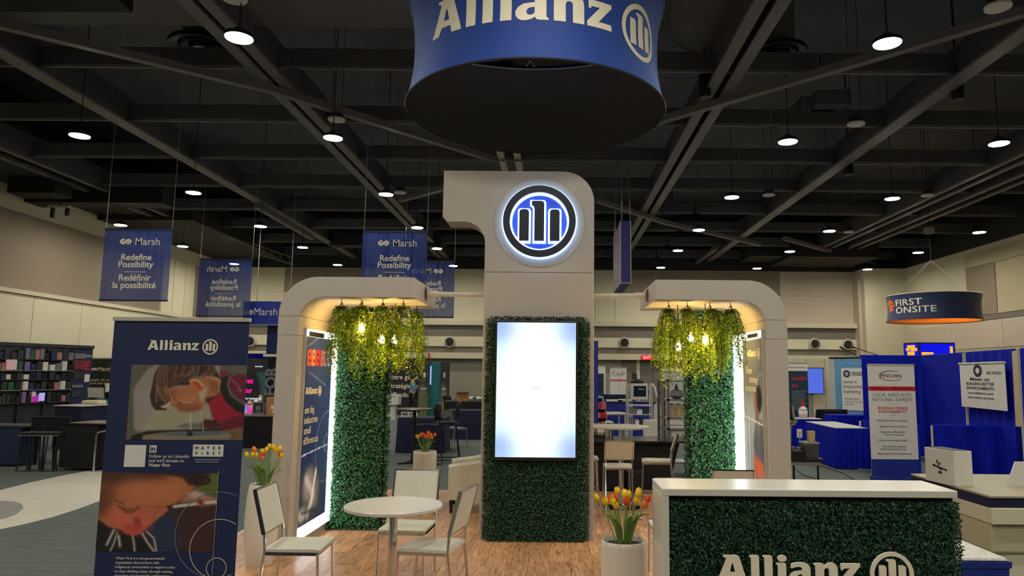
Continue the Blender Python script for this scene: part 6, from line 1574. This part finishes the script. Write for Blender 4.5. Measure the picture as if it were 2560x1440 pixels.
kiosk(1045, 1072, 'left dark kiosk tower with grass picture beside the teal panel'); kiosk(1100, 1118, 'right dark kiosk tower with grass picture beside the teal panel')
a, b = ay(1073, 1000, 29.1), ay(1099, 1000, 29.1); t = thing('teal_partition', 'teal panel between two grass printed kiosk towers', 'partition', (a.x, 29.15, 0)); L = b.x - a.x; zt_ = ay(1080, 906, 29).z
obj('panel', MB().box(0, L, 0, .2, 0, zt_*.52), M_teal, t); obj('panel', MB().box(0, L, 0, .2, zt_*.525, zt_), M_teal, t); obj('side_light', MB().box(.0, .05, -.02, 0, 1.25, 2.0), em('strip_screen', (150, 180, 255), 1.2), t)

# person walking past the black wall
def person(px, py_foot, Y, label):
    p = ay(px, 1000, Y); t = thing('person', label, 'person', (p.x, p.y, 0), -PI/2 + .35)
    def skin(name, pts, edges, rad, mat, parent, sub=2):
        me = bpy.data.meshes.new(name); me.from_pydata(pts, edges, []); o = bpy.data.objects.new(name, me); COL.objects.link(o); o.parent = parent
        s = o.modifiers.new('skin', 'SKIN'); 
        for v, r in zip(me.skin_vertices[0].data if me.skin_vertices else [], rad): v.radius = (r, r)
        if not me.skin_vertices:
            bm = bmesh.new(); bm.from_mesh(me); ly = bm.verts.layers.skin.verify()
            for v, r in zip(bm.verts, rad): v[ly].radius = (r, r); v[ly].use_root = (v.index == 0)
            bm.to_mesh(me); bm.free()
        else: me.skin_vertices[0].data[0].use_root = True
        m_ = o.modifiers.new('sub', 'SUBSURF'); m_.levels = m_.render_levels = sub
        me.materials.append(mat); me.polygons.foreach_set('use_smooth', [True]*len(me.polygons)); s.use_smooth_shade = True
        return o
    M_skin = pm('skin', (186, 130, 100), .5); M_hair = pm('dark_hair', (30, 24, 24), .6); M_shirt = pm('teal_print_shirt', (84, 132, 148), .8, var=.35, scale=14); M_trou = pm('black_trousers', (22, 22, 26), .8)
    pts = [(0, 0, .92), (0, .01, 1.12), (0, 0, 1.32), (0, -.01, 1.42), (0, -.03, 1.50), (0, -.05, 1.58), (-.17, 0, 1.33), (-.22, .02, 1.08), (-.22, -.08, .86), (.17, 0, 1.33), (.22, .03, 1.08), (.20, .0, .86), (-.09, 0, .88), (-.10, -.13, .48), (-.10, -.05, .07), (-.10, -.19, .04), (.09, 0, .88), (.10, .10, .48), (.10, .24, .09), (.10, .12, .04)]
    ed = [(0,1), (1,2), (2,3), (3,4), (4,5), (2,6), (6,7), (7,8), (2,9), (9,10), (10,11), (0,12), (12,13), (13,14), (14,15), (0,16), (16,17), (17,18), (18,19)]
    rad = [.13, .12, .13, .06, .085, .095, .06, .045, .035, .06, .045, .035, .095, .065, .045, .04, .095, .065, .045, .04]
    skin('body', pts, ed, rad, M_skin, t)
    skin('shirt', [(0, 0, .80), (0, .01, 1.1), (0, 0, 1.30), (0, -.005, 1.36), (-.17, 0, 1.32), (-.215, .02, 1.12), (-.222, -.03, .98), (.17, 0, 1.32), (.215, .03, 1.12), (.21, .015, .98)], [(0,1), (1,2), (2,3), (2,4), (4,5), (5,6), (2,7), (7,8), (8,9)], [.165, .145, .15, .07, .078, .06, .055, .078, .06, .055], M_shirt, t)
    skin('trousers', [(0, 0, .9), (-.09, 0, .84), (-.10, -.13, .48), (-.10, -.06, .12), (.09, 0, .84), (.10, .10, .48), (.10, .235, .13)], [(0,1), (1,2), (2,3), (0,4), (4,5), (5,6)], [.15, .11, .082, .07, .11, .082, .07], M_trou, t)
    obj('hair', MB().lathe([(.001, .115), (.07, .10), (.11, .05), (.118, -.02), (.10, -.10), (.08, -.12)], 18, c=(0, -.02, 1.60), cap0=False), M_hair, t, smooth=True)
    for s in (-1, 1): obj('shoe', MB().box(s*.10 - .045, s*.10 + .045, -.26 if s < 0 else .05, -.0 if s < 0 else .30, 0, .08), M_blackpl, t, bevel=.03)
    obj('face', MB().lathe([(.001, .07), (.06, .04), (.075, -.02), (.05, -.09), (.001, -.11)], 14, c=(0, -.075, 1.575), cap0=False, cap1=False), M_skin, t, smooth=True)
    for s in (-1, 1): obj('eye', MB().lathe([(.001, .01), (.012, 0), (.001, -.01)], 8, c=(s*.03, -.15, 1.59), cap0=False, cap1=False), M_hair, t)
    obj('nose', MB().bar((0, -.145, 1.585), (0, -.165, 1.555), .02, .02), M_skin, t); obj('mouth', MB().box(-.02, .02, -.147, -.14, 1.52, 1.527), M_red, t)
    for s, hp in ((-1, (-.22, -.08, .86)), (1, (.20, .0, .86))):
        for k in range(5):
            dx = -.03 + .015*k; L_ = (.06, .08, .085, .078, .06)[k]
            obj('finger', MB().tube([(hp[0] + dx*.5, hp[1] - .005*k, hp[2] - .02), (hp[0] + dx, hp[1] - .01, hp[2] - .05), (hp[0] + dx, hp[1] - .02, hp[2] - .05 - L_*.6)], .008, 5), M_skin, t)
    return t
person(1031, 1032, 28.2, 'person in patterned teal shirt and black trousers walking by the black wall')

# ---------------- far left stands
# cube sign and blue column
Yc = 21.5; a, b = ay(608, 780, Yc), ay(716, 780, Yc); zt_, zb_ = ay(655, 754, Yc).z, ay(655, 810, Yc).z
t = thing('hanging_cube_sign', 'bright blue hanging sign with white Marsh lettering left of the arch', 'hanging sign', ((a.x+b.x)/2, Yc, zb_)); w = (b.x-a.x)/2; H2 = zt_ - zb_
vs = []; n = 12
for z in (0, H2*.5, H2):
    f = 1 - .02*(1 - abs(2*z/H2 - 1)); vs += [(-w*f + 2*w*f*i/n, -.12*(1 - (2*i/n - 1)**2), z) for i in range(n+1)]
obj('front_fabric', MB().add(vs, [(j*(n+1)+i, j*(n+1)+i+1, (j+1)*(n+1)+i+1, (j+1)*(n+1)+i) for j in range(2) for i in range(n)]), pm('bright_blue_fabric', (18, 46, 150), .6), t, smooth=True)
obj('frame', MB().box(-w, w, .005, 1.4, 0, H2), M_bluec, t); obj('underside', MB().box(-w, w, -.02, 1.4, -.03, -.004), M_paper, t)
knot(front((-w + .05, -.13, .26)), .17, M_letter, t); text('Marsh', .31, front((-w + .36, -.13, .26)), M_letter, t, align='LEFT', width=.70)
for s in (-1, 1): obj('wire', MB().tube([(s*w*.8, .6, H2), (s*w*.8, .6, 9.65 - zb_)], .01, 4), M_grey, t)
a, b = ay(667, 850, 21.8), ay(740, 850, 21.8); t = thing('blue_column', 'dark navy column under the bright blue cube sign', 'column', (a.x, 21.8, 0)); zz = ay(680, 816, 21.8).z
obj('panel', MB().box(0, b.x - a.x, 0, .8, 0, zz), pm('deep_navy_panel', (16, 30, 92), .55), t); obj('top', MB().box(-.01, b.x - a.x + .01, -.01, .81, zz, zz + .03), M_navy, t)
# navy wall piece behind the roll-up
a, b = az(560, 1120), az(690, 1117)
t = thing('black_counter', 'black draped counter between the roll-up banner and the arch', 'counter', ((a.x + b.x)/2, a.y, 0)); w = (b.x - a.x)/2 + .2; zt_ = ay(650, 1038, a.y).z
obj('cloth', wavy(-w, w, 0, .01, zt_ - .03, .01, .5), M_blackcl, t, smooth=True); obj('body', MB().box(-w, w, .02, .65, 0, zt_ - .03), M_blackcl, t); obj('top', MB().box(-w, w, -.02, .67, zt_ - .03, zt_), pm('grey_counter_top', (120, 116, 108), .4), t)
CYy = a.y
# lit black panel with pink words and a face with glasses
Ys = CYy + 1.0; a, b = ay(600, 960, Ys), ay(664, 960, Ys); z1_, z0_ = ay(632, 930, Ys).z, ay(632, 1036, Ys).z
t = thing('lit_display', 'backlit black display with pink words and a face in glasses', 'display', (a.x, Ys, 0)); L = b.x - a.x
obj('panel', MB().box(0, L + .05, .01, .12, 0, ay(632, 896, Ys).z), M_dark, t)
cv = Canvas(64, 106, (16, 18, 22)); cv.poly([(.6, 0), (1, 0), (1, .7), (.8, .7)], (34, 62, 64), 3); cv.ell(.45, .5, .36, .5, (14, 14, 18), 3)
cv.ell(.55, .72, .22, .2, (196, 140, 120), 2); cv.ell(.42, .58, .35, .1, (18, 16, 18), 2); cv.ell(.42, .70, .12, .08, (20, 18, 22), 0, 1, hole=.7); cv.ell(.66, .70, .12, .08, (20, 18, 22), 0, 1, hole=.7); cv.ell(.66, .70, .08, .055, (200, 220, 240), 1, .8)
cv.poly([(0, .78), (.3, .74), (.45, .9), (.4, 1), (0, 1)], (150, 120, 210), 2); cv.poly([(0, .86), (.25, .8), (.3, 1), (0, 1)], (90, 190, 210), 2); cv.poly([(.4, .82), (.6, .84), (.5, 1), (.3, 1)], (236, 60, 170), 2); cv.ell(.82, .62, .05, .08, (206, 160, 120), 1)
flatprint('lit_picture', cv, L, z1_ - z0_, front((0, 0, z0_)), printmat('backlit_display', .4, .9), t, .0)
M_pinkl = em('pink_lit_letters', (255, 30, 150), 1.2); M_wl = em('white_lit_letters', (220, 240, 240), 1.0)
text('vibrant', .17, front((L*.02, 0, z1_ - .27)), M_pinkl, t, bold=.03, align='LEFT', width=L*.5); text('futur', .17, front((L*.05, 0, z1_ - .5)), M_pinkl, t, bold=.03, align='LEFT', width=L*.45); text('helping businesses', .07, front((L*.05, 0, z1_ - .66)), M_wl, t, bold=.02, align='LEFT', width=L*.8); text('insurance', .06, front((L*.7, 0, z1_ + .12)), M_wl, t, bold=.02, width=L*.3)
a2, b2 = ay(667, 960, Ys - .2), ay(694, 960, Ys - .2)
t = thing('vertical_banner', 'black banner with tall grey letters reading upward beside the arch', 'banner', (a2.x, Ys - .2, 0)); L = b2.x - a2.x; zt_ = ay(680, 892, Ys).z
obj('panel', MB().box(0, L, .0, .06, 0, zt_), M_blackcl, t); obj('top_bar', MB().box(-.12, L, -.02, .08, zt_, zt_ + .06), M_paper, t)
text('FOR', .36, front((L*.82, -.0, 1.15)) @ Matrix.Rotation(PI/2, 4, 'Z'), M_grey, t, bold=.035, align='LEFT', lift=.004)
# things on the black counter
zc = ay(650, 1038, CYy).z
p = ay(645, 1030, CYy + .2); t = thing('sign_holder', 'small framed card leaning on the black counter', 'sign', (p.x, CYy + .2, zc)); obj('frame', MB().box(-.13, .13, 0, .02, 0, .29), M_grey, t); rect(I, -.115, .115, .04, .27, M_dark, t, 'card'); rect(I, -.05, .05, .10, .2, M_grey, t, 'card_print', .005); text('SCAN ME', .03, copy_at(I, 0, .05), M_letter, t, lift=.006)
for k, (px, w_, h_, dy, l) in enumerate(((686, .16, .26, .1, 'upper cardboard box standing on the black counter by arch'), (690, .15, .13, -.1, 'lower small cardboard box with white label on the black counter'))):
    p = ay(px, 1000, CYy + .3 + dy); t = thing('cardboard_box', l, 'box', (p.x, CYy + .3 + dy, zc), .15); obj('box', MB().box(-w_, w_, -.1, .1, 0, h_ + (.14 if k == 0 else .0)), M_card, t); rect(front((0, -.101, 0)), -.05, .07, h_*.4, h_*.8, M_paper, t, 'label_sticker')
p = ay(668, 1030, CYy + .35); t = thing('plastic_stand', 'rounded grey plastic stand on the black counter', 'stand', (p.x, CYy + .4, zc)); obj('shell', MB().prism([arc(0, .0, .26, 0, 180, 16)], -.1, .0, I), M_grey, t); obj('base', MB().box(-.26, .26, -.02, .14, 0, .015), M_grey, t)
p = ay(640, 893, 22.5); t = thing('pipe_drape', 'short royal blue drape top behind the lit black display', 'drape', (ay(610, 893, 22.9).x, 22.9, 0)); L = ay(672, 893, 22.9).x - t.location.x; zt_ = ay(640, 885, 22.9).z; obj('cloth', wavy(0, L, 0, .02, zt_, .03, .3), M_bluecl, t, smooth=True); obj('rail', MB().tube([(0, .02, zt_), (L, .02, zt_)], .02, 6), M_bluec, t)

# far-left display wall of shelves and pictures
A = ay(-40, 1000, 18.4); B = ay(222, 1000, 21.2)
t, L = at('display_wall', 'long dark display wall of shelves and small pictures at far left', 'display wall', A.to_2d(), B.to_2d())
zA = 2.44; obj('panel', MB().box(0, L, 0, .15, 0, zA), pm('charcoal_panel', (42, 42, 52), .5, var=.3, scale=3), t); obj('top_bar', MB().box(0, L, -.05, .15, zA - .09, zA), M_dark, t)
rg = random.Random(4); palette = [M_blackpl, M_dark, M_grey, M_blackpl, M_navy, M_paper, M_dark, pm('rose_print', (176, 120, 116), .5), pm('green_print', (30, 96, 50), .5), M_blackcl, pm('violet_print', (120, 110, 150), .4)]
cols = [.04, .29, .53, .78]; 
for ci, u in enumerate(cols):
    x0 = L*u; x1 = L*(cols[ci+1] if ci < 3 else .995) - .04
    obj('divider', MB().box(x0 - .03, x0, -.06, 0, .3, 2.3), M_dark, t)
    for ri, (za, zb) in enumerate(((2.02, 2.30), (1.72, 1.98), (1.48, 1.68), (1.2, 1.42), (.86, 1.14))):
        if ci == 3: continue
        obj('shelf', MB().box(x0, x1, -.16, 0, za - .035, za - .01), M_grey if ri % 2 else M_dark, t)
        n_ = rg.choice((4, 5, 6)); 
        for k in range(n_):
            xa = x0 + (x1-x0)*(k + .08)/n_; xb = x0 + (x1-x0)*(k + .92)/n_
            m_ = rg.choice(palette); 
            if ci == 0 and ri == 1 and k < 3: m_ = palette[7]
            if ci == 0 and ri == 1 and k >= 3: m_ = palette[8]
            obj('product', MB().box(xa, xb, -.13, -.02, za - .01, za + (zb-za)*rg.uniform(.55, 1.0)), m_, t)
obj('lit_screen', MB().box(L*.13, L*.22, -.14, -.1, 1.72, 2.0), em('pink_screen', (236, 190, 190), .45), t)
for x0, x1, z0, z1, m_ in ((.44, .49, .88, 1.1, em('violet_screen', (190, 180, 255), .8)), (.38, .43, .86, 1.02, em('magenta_screen', (230, 60, 190), .5))): obj('lit_screen', MB().box(L*x0, L*x1, -.2, -.17, z0, z1), m_, t)
Me = front((0, -.002, 0)); rect(Me, L*.78, L - .02, .1, 2.3, M_navy, t, 'navy_panel'); text('E', .34, copy_at(Me, L*.95, 1.74), M_red, t, bold=.03, lift=.006)
for k, (z0, z1) in enumerate(((2.05, 2.2), (1.74, 2.0), (1.46, 1.66), (1.22, 1.30), (.95, 1.12))):
    rect(Me, L*.80, L*.915, z0, z1, (M_grey, pm('dark_red_print', (120, 40, 50), .5), M_dark, M_grey, M_dark)[k], t, 'picture', .008, .02)
rect(Me, L*.93, L*.985, 1.38, 1.6, M_paper, t, 'white_block', .006)
text('TREND', .1, copy_at(Me, L*.93, 2.1), M_letter, t, lift=.006)
# black wall with the knot emblem
a, b = ay(223, 950, 22.2), ay(300, 950, 22.2); zt_ = ay(255, 897, 22.2).z
t = thing('display_wall', 'black marbled display wall with white Marsh words left of roll-up banner', 'display wall', (a.x, 22.2, 0)); L = b.x - a.x
obj('panel', MB().box(0, L, 0, .2, 0, zt_), M_bwall, t); obj('top_trim', MB().box(0, L, -.01, .21, zt_, zt_ + .04), M_lightsteel, t)
knot(front((.04, 0, zt_ - .37)), .1, M_letter, t); text('Marsh', .17, front((.24, 0, zt_ - .37)), M_letter, t, align='LEFT', bold=.01); text('people, risk, and\ngrow your possible', .1, front((.02, 0, zt_ - .68)), M_letter, t, align='LEFT', bold=.004)
# booth furniture at far left
p = az(198, 1165); p = ay(200, 1100, 16.3)
t = thing('draped_counter', 'blue draped counter with pale top at far left stand', 'counter', (p.x - .05, 16.3, 0), -.25); zt_ = .95
obj('cloth', wavy(-.36, .36, -.3, .02, zt_ - .02, .008, .4), M_navycl, t, smooth=True); obj('body', MB().box(-.35, .35, -.29, .5, 0, zt_ - .02), M_navycl, t); obj('top', MB().box(-.38, .38, -.33, .55, zt_ - .02, zt_), M_lam, t); obj('tray', MB().box(-.22, .25, .2, .45, zt_, zt_ + .09), M_cream, t, bevel=.03)
p = az(205, 1178); t = thing('lounge_chair', 'boxy black lounge chair with chrome frame beside the roll-up banner', 'armchair', (p.x, p.y + .35, 0), -.12)
obj('shell', MB().box(-.44, .30, -.35, .40, .04, .78), M_blackcl, t, bevel=.05, seg=3); obj('armrest', MB().box(-.40, .46, -.36, .42, .78, .815), pm('black_leather', (26, 25, 25), .3), t, bevel=.015); obj('side_panel', MB().box(.30, .46, -.30, .40, .10, .76), M_blackcl, t, bevel=.02)
obj('frame', MB().tube([(.30, -.40, 0), (.30, -.40, .64), (.34, -.40, .68), (.50, -.38, .70), (.52, .35, .70), (.52, .35, 0)], .018, 8), M_chrome, t, smooth=True); obj('frame', MB().tube([(-.43, -.37, 0), (-.43, -.37, .1)], .015, 6), M_chrome, t)
p = az(100, 1168); t = thing('bar_table', 'dark high table with stools under it at far left stand', 'table', (p.x + .12, p.y + .55, 0)); zt_ = ay(100, 1066, p.y + .4).z
obj('tabletop', MB().box(-.55, .62, -.25, .35, zt_ - .04, zt_), pm('dark_wood_top', (70, 60, 50), .35), t); obj('trim', MB().box(-.56, .63, -.26, -.25, zt_ - .035, zt_ - .005), M_tanl, t)
for xx in (-.5, .55):
    for yy in (-.2, .3): obj('leg', MB().box(xx, xx + .04, yy, yy + .04, 0, zt_ - .04), M_blackpl, t)
for k, (px, l) in enumerate(((75, 'left black stool under the far left high table'), (103, 'middle black stool under the far left high table'), (130, 'right black stool under the far left high table'))):
    p = az(px, 1176); t = thing('bar_stool', l, 'stool', (p.x + .04*(k-1), p.y, 0), 0, 'black stools at far left'); obj('seat', MB().box(-.11, .11, -.15, .15, .60, .66), M_blackcl, t, bevel=.02); obj('backrest', MB().box(-.11, .11, .12, .16, .66, .92), M_blackcl, t, bevel=.015); obj('edge_trim', MB().box(-.112, .112, -.155, -.15, .60, .615), M_chrome, t)
    for sx in (-1, 1):
        for sy in (-1, 1): obj('leg', MB().tube([(sx*.08, sy*.12, .6), (sx*.09, sy*.15, 0)], .012, 6), M_blackpl, t)
a, b = az(5, 1166), az(52, 1160); t = thing('navy_counter', 'plain navy counter block at the frame edge far left', 'counter', ((a.x+b.x)/2, a.y, 0)); zt_ = ay(30, 1068, a.y).z
obj('front_panel', MB().box(-.24, .24, 0, .5, .03, zt_), pm('petrol_navy', (24, 44, 84), .5), t); obj('top', MB().box(-.7, .5, -.05, .55, zt_, zt_ + .03), M_dark, t); obj('side_panel', MB().box(-.7, -.25, .02, .5, .02, zt_), M_tan, t)
p = ay(253, 1000, 17.6); t = chair('bar_stool', 'white backed high chair right of the blue draped counter', (p.x + .02, 17.6, 0), PI, 'stool', .85, 1.30, .40, .38, True)
p = ay(258, 960, 18.2); t = thing('white_cup', 'tall white paper cup above the high chair', 'cup', (p.x, 18.4, ay(258, 977, 18.4).z)); obj('cup', MB().lathe([(.05, 0), (.075, .18)], 16, cap1=False), M_paper, t, smooth=True); obj('rim', MB().lathe([(.078, .175), (.078, .185)], 16, cap0=False, cap1=False), M_paper, t)
t = thing('tall_counter', 'white edged high counter carrying the paper cup', 'counter', (p.x + .12, 18.5, 0)); zz = ay(258, 977, 18.4).z; obj('top', MB().box(-.25, .6, -.2, .3, zz - .03, zz), M_lam, t); obj('body', MB().box(-.2, .55, -.15, .28, 0, zz - .03), M_blackcl, t)
a = ay(250, 1050, 17.0); t = thing('upholstered_bench', 'royal blue upholstered block seat behind the blue draped counter', 'seat', (a.x + .2, 17.4, 0)); obj('back', MB().box(-.32, .4, .1, .2, .02, .98), M_bluecl, t, bevel=.02); obj('seat', MB().box(-.32, .4, -.3, .1, .02, .45), M_bluecl, t, bevel=.02)
a = ay(232, 1012, 17.3); t = thing('green_jacket', 'green garment lying beside the blue draped counter', 'clothing', (a.x - .1, 17.75, .9)); obj('garment', MB().lathe([(.02, .16), (.12, .12), (.2, .04), (.22, -.06)], 14), pm('green_cloth', (16, 92, 62), .9), t, smooth=True); obj('support', MB().box(-.15, .15, -.05, .1, -.9, -.06), M_blackcl, t)
